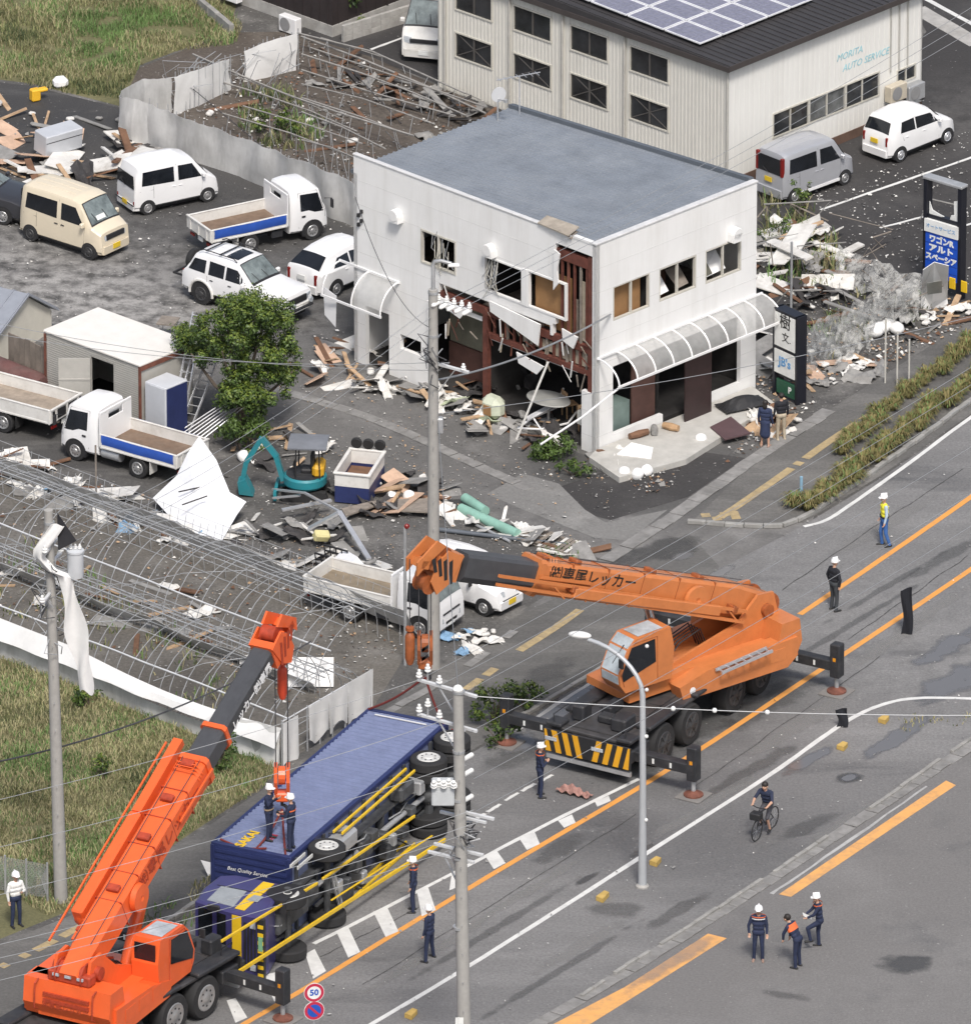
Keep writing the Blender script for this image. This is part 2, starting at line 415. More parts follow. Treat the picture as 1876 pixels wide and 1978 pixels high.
sheet('service_road',[(980,2024),(1208,1886),(1350,1797),(1471,1718),(1795,1501),(1876,1448),(2300,1154),(2400,2700),(450,2700),(500,2324)],0.008,M_ROAD2)
sheet('paved_lot',[(1400,350),(1600,290),(1790,60),(1680,-120),(2300,-300),(2300,420),(1860,590),(1500,600)],0.005,M_LOTR)
sheet('back_lane',[(560,60),(700,20),(1000,-120),(1300,0),(1000,240),(960,215),(820,150),(740,120)],0.005,M_LOTR)
sheet('upper_pavement',[(1335,1010),(1480,870),(1880,615),(2300,330),(2300,525),(1876,800),(1700,920),(1553,1010),(1450,1015)],0.012,M_WALK)
sheet('lower_pavement',[(-400,2165),(-400,2060),(0,1825),(150,1765),(480,1545),(730,1380),(1000,1190),(1150,1120),(1330,1030),(1390,1095),(1190,1283),(1000,1400),(560,1650),(330,1795),(60,1985)],0.012,M_WALK)
sheet('grass_verge',[(-250,-60),(480,-60),(440,60),(270,125),(235,205),(60,160),(-250,125)],0.004,M_GRASSY)
sheet('weedy_plot',[(-250,1130),(0,1235),(545,1482),(490,1530),(160,1750),(0,1815),(-250,1940)],0.004,M_GRASSY)
sheet('greenhouse_floor',[(-300,800),(0,900),(300,1010),(720,1195),(800,1240),(720,1370),(545,1478),(0,1230),(-300,1090)],0.005,M_GHSOIL)
sheet('plot_soil',[(270,130),(440,62),(560,60),(720,110),(960,215),(960,260),(690,440),(430,310),(230,205)],0.006,M_RESTSOIL)
sheet('asphalt_patch',[(1040,955),(1200,900),(1335,870),(1440,885),(1330,960),(1180,1005),(1100,985)],0.011,M_LOTR)
sheet('concrete_patch',[(940,955),(1010,915),(1080,935),(1130,985),(1170,1010),(1290,985),(1215,1045),(1150,1040),(1010,985)],0.0125,ground_mat('patched_concrete',(0.19,0.187,0.18),(0.26,0.255,0.245),(0.11,0.107,0.10),[],s1=0.5))
def patch_mat(name,col,rough,dens):
 m=bpy.data.materials.new(name);m.use_nodes=True;n=m.node_tree.nodes;l=m.node_tree.links;bs=n['Principled BSDF']
 bs.inputs['Base Color'].default_value=tuple(col)+(1,);bs.inputs['Roughness'].default_value=rough;bs.inputs['Specular IOR Level'].default_value=0.55
 tc=n.new('ShaderNodeTexCoord');ln=n.new('ShaderNodeVectorMath');ln.operation='LENGTH';l.new(tc.outputs['Object'],ln.inputs[0])
 g=n.new('ShaderNodeNewGeometry');nz=n.new('ShaderNodeTexNoise');nz.inputs['Scale'].default_value=1.1;nz.inputs['Detail'].default_value=5;l.new(g.outputs['Position'],nz.inputs['Vector'])
 ad=n.new('ShaderNodeMath');ad.operation='MULTIPLY_ADD';ad.inputs[1].default_value=1.3;l.new(nz.outputs['Fac'],ad.inputs[0]);l.new(ln.outputs['Value'],ad.inputs[2])
 mr=n.new('ShaderNodeMapRange');mr.inputs['From Min'].default_value=1.42;mr.inputs['From Max'].default_value=1.12;mr.inputs['To Max'].default_value=dens;l.new(ad.outputs[0],mr.inputs['Value'])
 l.new(mr.outputs[0],bs.inputs['Alpha']);return m
M_WATER=patch_mat('puddle_water',(0.17,0.17,0.175),0.12,0.85);M_STAIN=patch_mat('damp_stain',(0.075,0.074,0.073),0.45,0.3);M_DAMP=patch_mat('dark_damp',(0.075,0.075,0.075),0.45,0.6)
ZP=[0.0142]
def patch(name,cx,cy,rx,ry,m,ang):
 b=MB();b.add([(-1.2,-1.2,0),(1.2,-1.2,0),(1.2,1.2,0),(-1.2,1.2,0)],[(0,1,2,3)]);o=b.build(name,m);p=G(cx,cy);ZP[0]+=0.0001
 o.location=(p.x,p.y,ZP[0]);o.rotation_euler=(0,0,ang);o.scale=(rx,ry,1);o['kind']='structure'
A_=ROADANG
for(cx,cy,rx,ry,a)in[(1755,1862,1.05,0.95,0.1),(1450,1490,3.4,0.45,A_-0.04),(1135,1698,0.9,0.2,A_),(1240,1645,0.9,0.22,A_),(1520,1925,1.1,0.4,-0.4),(1560,1600,2.1,0.5,A_-0.1),(1275,1065,2.2,1.0,0.6),(1190,1760,1.2,0.9,0.2),(1640,1505,0.6,0.55,0),(1150,1310,1.4,1.0,A_),(1080,1640,1.8,0.6,A_),(950,1800,6,0.25,A_),(1060,1890,6,0.25,A_),(1640,1210,6,0.2,A_),(1720,1130,4,0.2,A_),(1310,1760,2.2,0.4,A_),(1500,1350,4,0.9,A_),(1290,1440,5,1.4,A_),(330,1880,3,1.2,A_),(1060,1300,1.8,0.7,A_),(560,1760,4,1.0,A_),(1000,1460,2.5,0.8,A_),(1820,1080,3,0.4,A_)]:
 patch('damp_patch',cx,cy,rx,ry,M_DAMP if(cx,cy)in((1755,1862),(1640,1505),(1135,1698),(1275,1065))else M_STAIN,a)
for(cx,cy,rx,ry)in[(1850,1315,2.6,1.0),(1735,1425,2.6,0.5),(1115,1345,1.5,0.9),(1060,1385,1.5,0.6),(1640,1504,0.4,0.3),(1830,1250,2.2,0.6),(1000,1440,1.4,0.6),(1395,1105,1.0,0.3),(1320,1075,0.6,0.4),(1560,1470,1.8,0.4)]:
 patch('puddle',cx,cy,rx,ry,M_WATER,A_)
strip('centre_line',[(380,2035),(475,1978),(600,1905),(940,1697),(1280,1495),(1560,1312),(1880,1098),(2100,945)],0.2,0.0185,P_ORANGE,0.006)
strip('upper_centre_line',[(1545,1188),(1700,1083),(1880,958),(2100,800)],0.2,0.0185,P_ORANGE,0.006)
strip('edge_line',[(600,2052),(722,1978),(870,1890),(1060,1771),(1240,1656),(1480,1503),(1580,1432),(1640,1392),(1700,1364),(1770,1350),(1890,1351),(2000,1356)],0.17,0.0185,P_WHITE,0.008)
strip('zebra_edge_line',[(455,1902),(505,1878)],0.14,0.0185,P_WHITE,0.01)
strip('zebra_edge_line',[(606,1825),(700,1778),(880,1686),(1060,1592),(1235,1506)],0.15,0.0185,P_WHITE,0.01)
for i,(x,y)in enumerate([(893,1600),(925,1580),(955,1562),(990,1540),(1022,1522),(1055,1505)]):
 strip('dashed_line',[(x-14,y+8),(x+12,y-7)],0.13,0.0185,P_WHITE,0.02)
strip('edge_line',[(1000,1412),(1090,1352),(1192,1290)],0.14,0.0185,paint_mat('worn_white',(0.42,0.42,0.41),0.6),0.02)
strip('lane_arrow',[(1390,1368),(1420,1352),(1445,1330)],0.22,0.0185,P_WHITE,0.05)
for q in[[(651,1804),(673,1793),(696,1841),(673,1852)],[(721,1763),(748,1754),(770,1801),(745,1812)],[(805,1722),(826,1712),(842,1760),(815,1772)],[(873,1688),(885,1683),(893,1712),(868,1722)],[(939,1658),(959,1644),(977,1669),(954,1681)],[(1005,1624),(1032,1607),(1043,1632),(1018,1644)],[(1078,1587),(1105,1575),(1112,1591),(1090,1601)],[(1149,1550),(1176,1539),(1180,1549),(1154,1560)],[(590,1845),(608,1835),(630,1878),(605,1893)],[(508,1885),(535,1880),(556,1925),(530,1937)],[(438,1935),(455,1930),(478,1968),(455,1978)]]:
 sheet('zebra_bar',q,0.0205,P_WHITE)
strip('far_edge_line',[(1553,1018),(1595,1006),(1640,978),(1760,893),(1880,804),(2100,655)],0.15,0.0185,P_WHITE,0.008)
sheet('orange_bar',[(980,2062),(1050,1990),(1208,1908),(1368,1805),(1404,1814),(1208,1938),(1100,2005)],0.013,P_ORANGE2)
sheet('orange_bar',[(1505,1729),(1528,1734),(1847,1518),(1828,1509)],0.013,P_ORANGE2)
strip('white_margin',[(1490,1728),(1620,1640),(1790,1520)],0.1,0.0135,paint_mat('worn_white',(0.42,0.42,0.41),0.6),0.03)
for a,c in[((1585,405),(1880,303)),((1700,440),(1785,418)),((1840,443),(1890,428)),((1480,500),(1530,478))]:
 strip('bay_line',[a,c],0.12,0.012,P_WHITE,0.015)
strip('bay_line',[(716,95),(790,68)],0.12,0.012,P_WHITE,0.01)
strip('verge_line',[(1785,-5),(1890,52)],0.2,0.012,P_WHITE,0.01)
strip('verge_pavement',[(1770,15),(1890,85)],0.7,0.009,CONC,0.01)
strip('lane_line',[(1490,990),(1600,942)],0.1,0.0185,P_WHITE)if False else None
M_SEAM=mat('asphalt_seam',(0.055,0.054,0.053),0.8,var=0.3);M_WORN=patch_mat('worn_track',(0.27,0.265,0.258),0.8,0.4)
for a_,c_ in(((700,1905),(1230,1575)),((1330,1530),(1700,1270)),((1640,1235),(1870,1075)),((620,1850),(830,1745)),((1510,1140),(1860,905))):
 n_=14;strip('road_seam',[(lerp_(a_[0],c_[0],k/n_)+ru(-1.5,1.5),lerp_(a_[1],c_[1],k/n_)+ru(-1.5,1.5))for k in range(n_+1)],0.03,0.0188,M_SEAM,0.01)
for cx,cy,rx,ry in((820,1850,5,0.3),(1000,1735,5,0.3),(1360,1560,5,0.35),(1560,1390,5,0.5),(1720,1240,4,0.5),(1420,1120,3,0.6),(1700,1020,4,0.5),(1120,1830,3,0.4),(1500,1780,2,0.6),(1800,1180,3,0.4),(1300,1860,3,0.5),(1620,1600,3,0.5)):patch('worn_patch',cx,cy,rx,ry,M_WORN,A_)
def stone_row(name,pts,L,w,h,z,m,jit=0.02,skip=0.0,gap=0.02,zj=0.01):
 root=thing(name,None,None);root['kind']='structure'
 b=MB();b.box(-L/2+gap/2,L/2-gap/2,-w/2,w/2,0,h,ch=0.012);me=b.mesh('kerb_stone' if h>0.06 else 'gutter_slab',m)
 P=pts if isinstance(pts[0],Vector)else pline(pts)
 for q,a in walk_along(P,L):
  if R_.random()<skip:continue
  o=obj('kerb_stone' if h>0.06 else 'gutter_slab',me,root)
  o.location=(q.x+ru(-jit,jit),q.y+ru(-jit,jit),z+ru(-zj,zj));o.rotation_euler=(0,0,a+ru(-0.02,0.02))
 return root
KERB=mat('kerb_concrete',(0.30,0.295,0.28),0.85,var=0.2,bump=0.2,dirt=0.5,dcol=(0.12,0.115,0.105))
KERBL=mat('gutter_concrete',(0.235,0.23,0.222),0.85,var=0.25,bump=0.2,dirt=0.5,dcol=(0.1,0.097,0.09))
stone_row('gutter',[(450,735),(560,760),(740,818),(1000,935),(1090,970)],0.6,0.42,0.03,0.008,KERBL,skip=0.1)
stone_row('gutter',[(1180,1078),(1290,1005),(1375,945),(1480,872),(1600,795)],0.6,0.5,0.03,0.012,KERBL)
stone_row('kerb',[(1345,1012),(1480,1020),(1545,1006),(1640,946),(1760,862),(1885,770)],0.6,0.15,0.13,0.01,KERB)
stone_row('kerb',[(372,2),(450,66)],0.6,0.18,0.35,0.0,KERB)
stone_row('kerb',[(985,1402),(1090,1338),(1185,1280)],0.6,0.15,0.12,0.01,KERB)
stone_row('kerb',[(-20,2000),(90,1942),(330,1780),(420,1720)],0.6,0.15,0.12,0.01,KERB)
stone_row('gutter',[(990,2010),(1208,1880),(1350,1791),(1471,1712),(1795,1495),(1880,1440)],0.6,0.45,0.03,0.012,KERBL)
stone_row('kerb',[(1135,1922),(1208,1872),(1350,1782),(1475,1702),(1600,1620)],0.6,0.12,0.1,0.012,KERB,skip=0.12)
stone_row('kerb',[(1690,1560),(1800,1482),(1885,1425)],0.6,0.12,0.1,0.012,KERB,skip=0.05)
stone_row('gutter',[(735,1385),(900,1290),(1000,1215)],0.6,0.3,0.03,0.012,KERBL,skip=0.2)
def tactile(pts,rows=1,skip=0.1):
 root=thing('tactile_paving',None,None);root['kind']='structure'
 b=MB();b.box(-0.145,0.145,-0.145,0.145,0,0.012,ch=0.006)
 for k in range(4):b.box(-0.12,0.12,-0.115+k*0.07,-0.09+k*0.07,0.012,0.017)
 me=b.mesh('tactile_tile',P_YELLOW)
 for q,a in walk_along(pline(pts),0.3):
  for r in range(rows):
   if R_.random()<skip:continue
   o=obj('tactile_tile',me,root);off=(r-(rows-1)/2)*0.3
   o.location=(q.x-sin(a)*off,q.y+cos(a)*off,0.013+ru(0,0.004));o.rotation_euler=(0,0,a)
tactile([(1395,998),(1440,968),(1530,905),(1610,848),(1700,790)],skip=0.06)
tactile([(1365,1000),(1425,996)],2,0.2)
tactile([(905,1330),(960,1290)],1,0.05)
tactile([(1008,1255),(1075,1212),(1130,1172)],1,0.05)
tactile([(-20,1880),(80,1832),(185,1775)],1,0.3)
# VEHICLES
def lerp(a,b,t):return a+(b-a)*t
def interp(tab,x):
 if x<=tab[0][0]:return tab[0][1]
 for(x0,y0),(x1,y1)in zip(tab,tab[1:]):
  if x<=x1:return lerp(y0,y1,(x-x0)/max(x1-x0,1e-9))
 return tab[-1][1]
class Shell:
 """car body lofted along X: top profile, belt line, half widths, plan rounding at the ends"""
 def __init__(s,L,w,wr,belt,z0,prof,crown=0.03,r=0.09,plan=0.14,plen=0.45):
  s.L,s.w,s.wr,s.belt,s.z0,s.prof,s.crown,s.r,s.plan,s.plen=L,w,wr,belt,z0,prof,crown,r,plan,plen
  s.x0,s.x1=prof[0][0],prof[-1][0]
 def pf(s,x):
  e=max(0.0,(abs(x-(s.x0+s.x1)/2)-(s.L/2-s.plen))/s.plen)
  return 1-s.plan*e*e
 def sec(s,x):
  zt=interp(s.prof,x);f=s.pf(x);w,wr,r=s.w*f,s.wr*f,s.r;zb=s.z0
  if zt>s.belt+0.16:
   zs=zt-r;k=lerp(w*0.985,wr,1.0)
   return[(0,zb),(w*0.88,zb),(w,zb+0.1),(w*1.005,zb+0.5*(s.belt-zb)),(w*0.985,s.belt),(wr,zs),(wr-0.35*r,zt-0.3*r),(wr-1.4*r,zt),(wr*0.45,zt+s.crown*0.8),(0,zt+s.crown)]
  h=zt-zb
  return[(0,zb),(w*0.88,zb),(w,zb+min(0.1,h*0.2)),(w*1.005,zb+0.5*h),(w*0.985,zb+0.75*h),(w*0.97,zt-0.09*min(1,h)),(w*0.94,zt-0.04),(w*0.84,zt),(w*0.45,zt+s.crown*0.8),(0,zt+s.crown)]
 def y(s,x,z):
  p=s.sec(x)
  for(y0,z0),(y1,z1)in zip(p[1:],p[2:]):
   if z0<=z<=z1 and z1>z0:return lerp(y0,y1,(z-z0)/(z1-z0))
  return p[5][0]
 def build(s,b,mi=0):
  xs=set()
  n=34
  for i in range(n+1):xs.add(round(lerp(s.x0,s.x1,i/n),4))
  for(x,_)in s.prof:xs.add(round(x,4))
  xs=sorted(xs);xs=[x for i,x in enumerate(xs)if i==0 or x-xs[i-1]>0.004]
  vs,fs=[],[]
  for x in xs:
   h=s.sec(x);ring=[(x,y,z)for y,z in h]+[(x,-y,z)for y,z in h[-2:0:-1]]
   N=len(ring);vs+=ring
  for i in range(len(xs)-1):
   for k in range(N):fs.append((i*N+k,i*N+(k+1)%N,(i+1)*N+(k+1)%N,(i+1)*N+k))
  fs.append(tuple(range(N)));fs.append(tuple((len(xs)-1)*N+k for k in range(N))[::-1])
  b.add(vs,fs,mi)
 def side(s,b,poly,sg,off=0.006,th=0.02,mi=0):
  """pane or panel that follows the side: columns between the polygon's lower and upper edge"""
  xs0,xs1=min(p[0]for p in poly),max(p[0]for p in poly)
  def span(x):
   zz=[]
   for(xa,za),(xb,zb)in zip(poly,poly[1:]+poly[:1]):
    if min(xa,xb)-1e-9<=x<=max(xa,xb)+1e-9:
     zz+=[za,zb]if abs(xa-xb)<1e-9 else[lerp(za,zb,(x-xa)/(xb-xa))]
   return min(zz),max(zz)
  xs=sorted(set([lerp(xs0,xs1,i/8)for i in range(9)]+[p[0]for p in poly]))
  def fn(u,v):
   x=xs[int(round(u*(len(xs)-1)))];lo,hi=span(x);cap=interp(s.prof,x)-s.r-0.015
   z=lerp(min(lo,cap),min(hi,cap),v)
   return(x,sg*(s.y(x,z)+off),z)
  b.grid(fn,len(xs)-1,3,mi)
 def top(s,b,xa,xb,ya,yb,off=0.008,mi=0,n=6,dy=0.0):
  """patch that follows the profile from x=xa (half width ya) to x=xb (half width yb)"""
  def fn(u,v):
   x=lerp(xa,xb,u);yy=lerp(ya,yb,u)*(2*v-1)
   z=interp(s.prof,x)+s.crown*(1-(yy/max(s.wr,0.1))**2)
   e=1e-3;dz=(interp(s.prof,xb)-interp(s.prof,xa))/(xb-xa if abs(xb-xa)>1e-6 else 1e-6)
   nn=Vector((-dz,0,1)).normalized()*off
   return(x+nn.x,yy+dy,z+nn.z)
  b.grid(fn,4,n,mi)
def wheel_me(r,w,rim,key):
 t=MB();rr=r*0.62
 t.lathe([(rr,-w/2),(r*0.93,-w/2),(r,-w*0.36),(r,w*0.36),(r*0.93,w/2),(rr,w/2)],22,'Y',cap=True)
 a=t.mesh('tyre',RUBBER,0.7)
 q=MB();q.lathe([(rr,-w/2-0.004),(rr*0.92,-w/2-0.022),(rr*0.8,-w/2-0.008),(rr*0.42,-w/2-0.012),(rr*0.34,-w/2-0.035),(0.005,-w/2-0.04)],18,'Y',cap=False)
 for k in range(6 if rim.name in('aluminium','dark_rim')else 0):
  an=k*pi/3;q.beam((rr*0.3*cos(an),-w/2-0.006,rr*0.3*sin(an)),(rr*0.85*cos(an),-w/2-0.004,rr*0.85*sin(an)),0.022,rr*0.2,(0,1,0))
 for k in range(8):an=k*pi/4;q.lathe([(rr*0.09,-w/2-0.016),(rr*0.09,-w/2-0.006)],6,'Y',(rr*0.6*sin(an),0,rr*0.6*cos(an)),mi=1)
 c=q.mesh('rim',[rim,BLACK],0.6)
 return a,c
WH={}
def wheel(parent,x,y,r,w,rim=None,z=None,name='wheel'):
 """y>0: outer face towards +Y"""
 rim=rim or RIMM;key=(round(r,3),round(w,3),rim.name)
 if key not in WH:WH[key]=wheel_me(r,w,rim,key)
 a,c=WH[key]
 t=obj(name,a,parent);t.location=(x,y,r if z is None else z)
 t.rotation_euler=(0,0,pi if y>0 else 0)
 obj('rim',c,t)
 return t
def arch(b,x,y0,y1,r,z,mi=0):
 n=16;P=[(x+r*cos(lerp(-0.35,pi+0.35,k/n)),y0,z+r*sin(lerp(-0.35,pi+0.35,k/n)))for k in range(n+1)]
 b.prism(P,(0,y1-y0,0),mi)
def place_wheels(root,rear,front,side,wb,track,lo=0.88,hi=1.06,mid=0.0):
 p,q=G(*rear),G(*front);d=q-p;L=d.length;a=atan2(d.y,d.x)
 sc=max(lo,min(hi,L/wb));sg=1 if side=='L' else-1
 n=Vector((-sin(a),cos(a),0))
 c=(p+q)/2-n*sg*track*sc
 root.location=c;root.rotation_euler=(0,0,a);root.scale=(sc,sc,sc)
 return root
def make_car(name,label,cat,paint,sp,group=None,rim=None,plate=PLATEY,glass=None):
 """sp: dict with shell, wheels, windows ... ; origin under the middle of the wheelbase"""
 root=thing(name,label,cat,group=group)
 sh=sp['shell'];wb=sp['wb'];r=sp['r'];tw=sp.get('tw',0.16)
 b=MB();sh.build(b);b.build('body',paint,root,0.5)
 for x in(-wb/2,wb/2):
  yy=sh.y(x,sh.z0+0.3)+0.004
  for sg in(1,-1):
   k=MB();arch(k,x,sg*yy,sg*(yy-0.28),r*1.14,r);k.build('wheel_arch',BLACK,root)
 u=MB();u.box(sh.x0+0.25,sh.x1-0.25,-sh.w*0.8,sh.w*0.8,0.14,sh.z0+0.02);u.build('underbody',BLACK,root)
 for x in(wb/2,-wb/2):
  for sg in(1,-1):wheel(root,x,sg*(sh.y(x,sh.z0+0.3)-tw/2+0.012),r,tw,rim)
 for poly in sp['side_windows']:
  for sg in(1,-1):
   g=MB();sh.side(g,poly,sg);g.build('side_window',GLASS,root)
 if 'screen' in sp:
  g=MB();sh.top(g,*sp['screen']);g.build('windscreen',SCREEN,root)
  fx=MB();xa,xb,ya,yb=sp['screen'][:4]
  sh.top(fx,xa+(xa-xb)*0.07,xb-(xa-xb)*0.05,ya+0.03,yb+0.03,0.004);fx.build('windscreen_seal',BLACK,root)
 if 'rear_slope' in sp:
  g=MB();sh.top(g,*sp['rear_slope']);g.build('rear_window',GLASS,root)
 if 'rear_flat' in sp:
  (y,za,zb_)=sp['rear_flat'];x=sh.x0-0.008
  g=MB();g.prism([(x,-y,za),(x,y,za),(x,y*0.93,zb_),(x,-y*0.93,zb_)],(0.02,0,0));g.build('rear_window',GLASS,root)
 for line in sp.get('seams',[]):
  for sg in(1,-1):s=MB();s.tube([(x,sg*(sh.y(x,z)+0.001),z)for x,z in line],0.006,4);s.build('door_seam',BLACK,root)
 for(x,z)in sp.get('handles',[]):
  for sg in(1,-1):hd=MB();hd.box(x-0.07,x+0.07,sg*(sh.y(x,z)+0.012)-0.012,sg*(sh.y(x,z)+0.012)+0.012,z-0.016,z+0.016,ch=0.006);hd.build('door_handle',sp.get('handle_mat',paint),root)
 for y in(-0.3,0.0,0.3):
  a_=[x for x in(-1.3,-0.9,-0.5,-0.1,0.3)if interp(sh.prof,x)>sh.belt+0.3]
  if sp.get('ribs',1)and len(a_)>1:s=MB();s.tube([(x,y,interp(sh.prof,x)+sh.crown*(1-(y/sh.wr)**2)*0.97)for x in a_],0.012,5);s.build('roof_rib',paint,root)
 for sg in(1,-1):
  s=MB();s.tube([(x,sg*(sh.y(x,sh.z0+0.06)+0.002),sh.z0+0.05)for x in(-wb/2+r*1.2,0,wb/2-r*1.2)],0.022,5);s.build('sill_trim',BLACK,root)
  if 'screen' in sp:xa,xb=sp['screen'][:2];s=MB();s.tube([(lerp(xa,xb,t)+0.015,sg*0.25-0.2*t-0.1,interp(sh.prof,lerp(xa,xb,t))+sh.crown+0.02)for t in(0.02,0.45)],0.01,4);s.build('wiper',BLACK,root)
 if 'rear_flat' in sp:s=MB();s.tube([(sh.x0-0.035,0.0,sp['rear_flat'][1]),(sh.x0-0.035,0.28,sp['rear_flat'][1]+0.16)],0.01,4);s.build('rear_wiper',BLACK,root)
 xf,xr=sh.x1,sh.x0;f=sh.pf(xf)*sh.w;fr=sh.pf(xr)*sh.w
 for sg in(1,-1):
  if 'head' in sp:
   (ya,yb,za,zb_,dx)=sp['head'];m=MB();ya*=f/sh.w;yb*=f/sh.w
   m.prism([(xf+0.012-dx*0.2,sg*ya,za),(xf+0.012-dx,sg*yb,za+0.01),(xf+0.004-dx*1.3,sg*yb,zb_),(xf+0.006-dx*0.4,sg*ya,zb_-0.02)],(-0.12,0,0));m.build('headlight',LAMP,root)
  if 'tail' in sp:
   (ya,yb,za,zb_)=sp['tail'];m=MB();ya*=fr/sh.w;yb*=fr/sh.w
   m.box(xr-0.012,xr+0.1,min(sg*ya,sg*yb),max(sg*ya,sg*yb),za,zb_,ch=0.01);m.build('tail_light',REDL,root)
  if 'mirror' in sp:
   (x,z)=sp['mirror'];m=MB();y=sh.y(x,min(z,sh.belt))+0.02
   m.box(x-0.05,x+0.07,min(sg*y,sg*(y+0.17)),max(sg*y,sg*(y+0.17)),z-0.02,z+0.14,ch=0.03);m.build('wing_mirror',sp.get('mirror_mat',paint),root)
 if 'grille' in sp:
  m=MB()
  for(y,za,zb_)in sp['grille']:m=MB();m.box(xf-0.05,xf+0.014,-y,y,za,zb_,ch=0.01);m.build('grille',BLACK,root)
 zf=sp.get('bump',(0.24,0.5))
 for(x,sgn,ww)in((xf,1,f),(xr,-1,fr)):
  bp=MB();bp.add([(x+sgn*0.03,-ww*0.9,zf[0]),(x+sgn*0.03,ww*0.9,zf[0]),(x-sgn*0.22,ww*1.06,zf[0]),(x-sgn*0.22,-ww*1.06,zf[0]),(x+sgn*0.045,-ww*0.9,zf[1]),(x+sgn*0.045,ww*0.9,zf[1]),(x-sgn*0.22,ww*1.06,zf[1]),(x-sgn*0.22,-ww*1.06,zf[1])],[(0,1,2,3),(4,5,6,7),(0,1,5,4),(1,2,6,5),(2,3,7,6),(3,0,4,7)])
  bp.build('bumper',sp.get('bump_mat',paint),root)
 for(x,sgn,z)in((xf,1,sp.get('plate_f',0.42)),(xr,-1,sp.get('plate_r',0.55))):
  m=MB();m.box(x+sgn*0.05-0.012,x+sgn*0.05+0.012,-0.165,0.165,z-0.08,z+0.085);m.build('number_plate',plate,root)
 for fn in sp.get('extra',[]):fn(root,sh)
 return root
 # kei vans
def kei_van_spec(round_=False,**kw):
 prof=[(-1.69,0.32),(-1.685,1.0),(-1.64,1.55),(-1.58,1.78),(-1.45,1.83),(-0.6,1.86),(0.45,1.83),(0.78,1.76),(1.28,1.08),(1.45,1.0),(1.62,0.92),(1.66,0.6),(1.67,0.34)]if not round_ else[(-1.69,0.32),(-1.685,0.9),(-1.62,1.4),(-1.48,1.72),(-1.25,1.79),(-0.5,1.84),(0.35,1.8),(0.72,1.7),(1.22,1.1),(1.42,0.98),(1.6,0.86),(1.66,0.6),(1.67,0.34)]
 sh=Shell(3.37,0.735,0.655,1.05,0.24,prof,crown=0.035,r=0.1,plan=0.12,plen=0.4)
 d=dict(shell=sh,wb=2.4,r=0.27,side_windows=[[(-1.42,1.12),(-0.12,1.07),(-0.12,1.62),(-1.36,1.62)],[(0.05,1.08),(0.98,1.06),(0.62,1.6),(0.05,1.62)]],screen=(1.24,0.82,0.62,0.56),rear_flat=(0.6,1.08,1.62),seams=[[(-0.04,0.3),(-0.04,1.7)],[(-0.95,0.6),(-0.95,1.05)],[(0.98,0.5),(1.02,1.05)],[(-0.95,0.92),(-1.5,0.92)]],handles=[(-0.14,0.9),(0.12,0.9)],head=(0.42,0.68,0.68,0.84,0.06),tail=(0.6,0.7,0.7,1.0),mirror=(1.0,1.08),grille=[(0.4,0.66,0.8)],plate_f=0.42,plate_r=0.62)
 d.update(kw);return d
def roof_rack(root,sh):
 pass
def paper(root,sh):
 m=MB();sh.top(m,1.21,1.12,0.2,0.2,0.014,dy=-0.12);m.build('dashboard_paper',PLATEW,root)
v=make_car('kei_van','white rounded kei van with rear towards the camera by the plastic sheet fence','van',WHITE,kei_van_spec(True,rear_flat=(0.6,1.02,1.5),tail=(0.62,0.71,0.42,0.55),bump=(0.2,0.42),plate_r=0.4,extra=[lambda r,s:MB().box(-1.745,-1.72,-0.66,0.66,0.4,0.43).build('bumper_strip',BLACK,r)]))
place_wheels(v,(286,415),(401,390),'R',2.4,0.735)
v=make_car('kei_van','beige kei van with dark front grille facing right, paper on the dashboard','van',CREAMP,kei_van_spec(head=(0.4,0.7,0.66,0.84,0.05),grille=[(0.42,0.68,0.85),(0.5,0.33,0.5)],handle_mat=BLACK,extra=[paper]),rim=RIMB)
place_wheels(v,(59,466),(172,502),'R',2.4,0.735)
v=make_car('kei_van','silver kei van with tall red tail lights beside the wall of the auto service building','van',SILVERP,kei_van_spec(tail=(0.6,0.735,1.05,1.72),rear_flat=(0.57,1.08,1.66),bump=(0.26,0.55),plate_r=0.85,extra=[lambda r,s:MB().box(-0.85,0.95,-0.75,-0.735,0.26,0.36).build('side_skirt',WHITE,r)]))
place_wheels(v,(1535,393),(1632,357),'R',2.4,0.735)
# kei car
pk=[(-1.69,0.32),(-1.685,0.85),(-1.62,1.05),(-1.42,1.48),(-1.2,1.55),(-0.4,1.6),(0.25,1.55),(0.5,1.46),(1.02,0.98),(1.35,0.9),(1.58,0.78),(1.66,0.55),(1.68,0.34)]
kc=dict(shell=Shell(3.38,0.735,0.6,0.98,0.24,pk,crown=0.035,r=0.12,plan=0.2,plen=0.5),wb=2.36,r=0.28,side_windows=[[(-1.15,1.05),(-0.42,1.02),(-0.42,1.42),(-1.02,1.4)],[(-0.36,1.02),(0.72,1.0),(0.42,1.36),(-0.36,1.42)]],screen=(0.98,0.54,0.6,0.5),rear_slope=(-1.61,-1.44,0.56,0.5),seams=[[(-0.39,0.3),(-0.39,1.45)],[(0.75,0.4),(0.8,1.0)],[(-1.0,0.75),(-1.1,1.02)]],handles=[(-0.85,0.86),(0.0,0.86)],head=(0.35,0.66,0.62,0.8,0.12),tail=(0.6,0.705,0.66,0.98),mirror=(0.7,1.0),grille=[(0.4,0.42,0.52)],plate_r=0.78)
v=make_car('kei_car','small white kei hatchback with spoked alloy wheels beside the auto service building','car',WHITE,kc,rim=ALU)
place_wheels(v,(1740,313),(1830,277),'R',2.36,0.735)
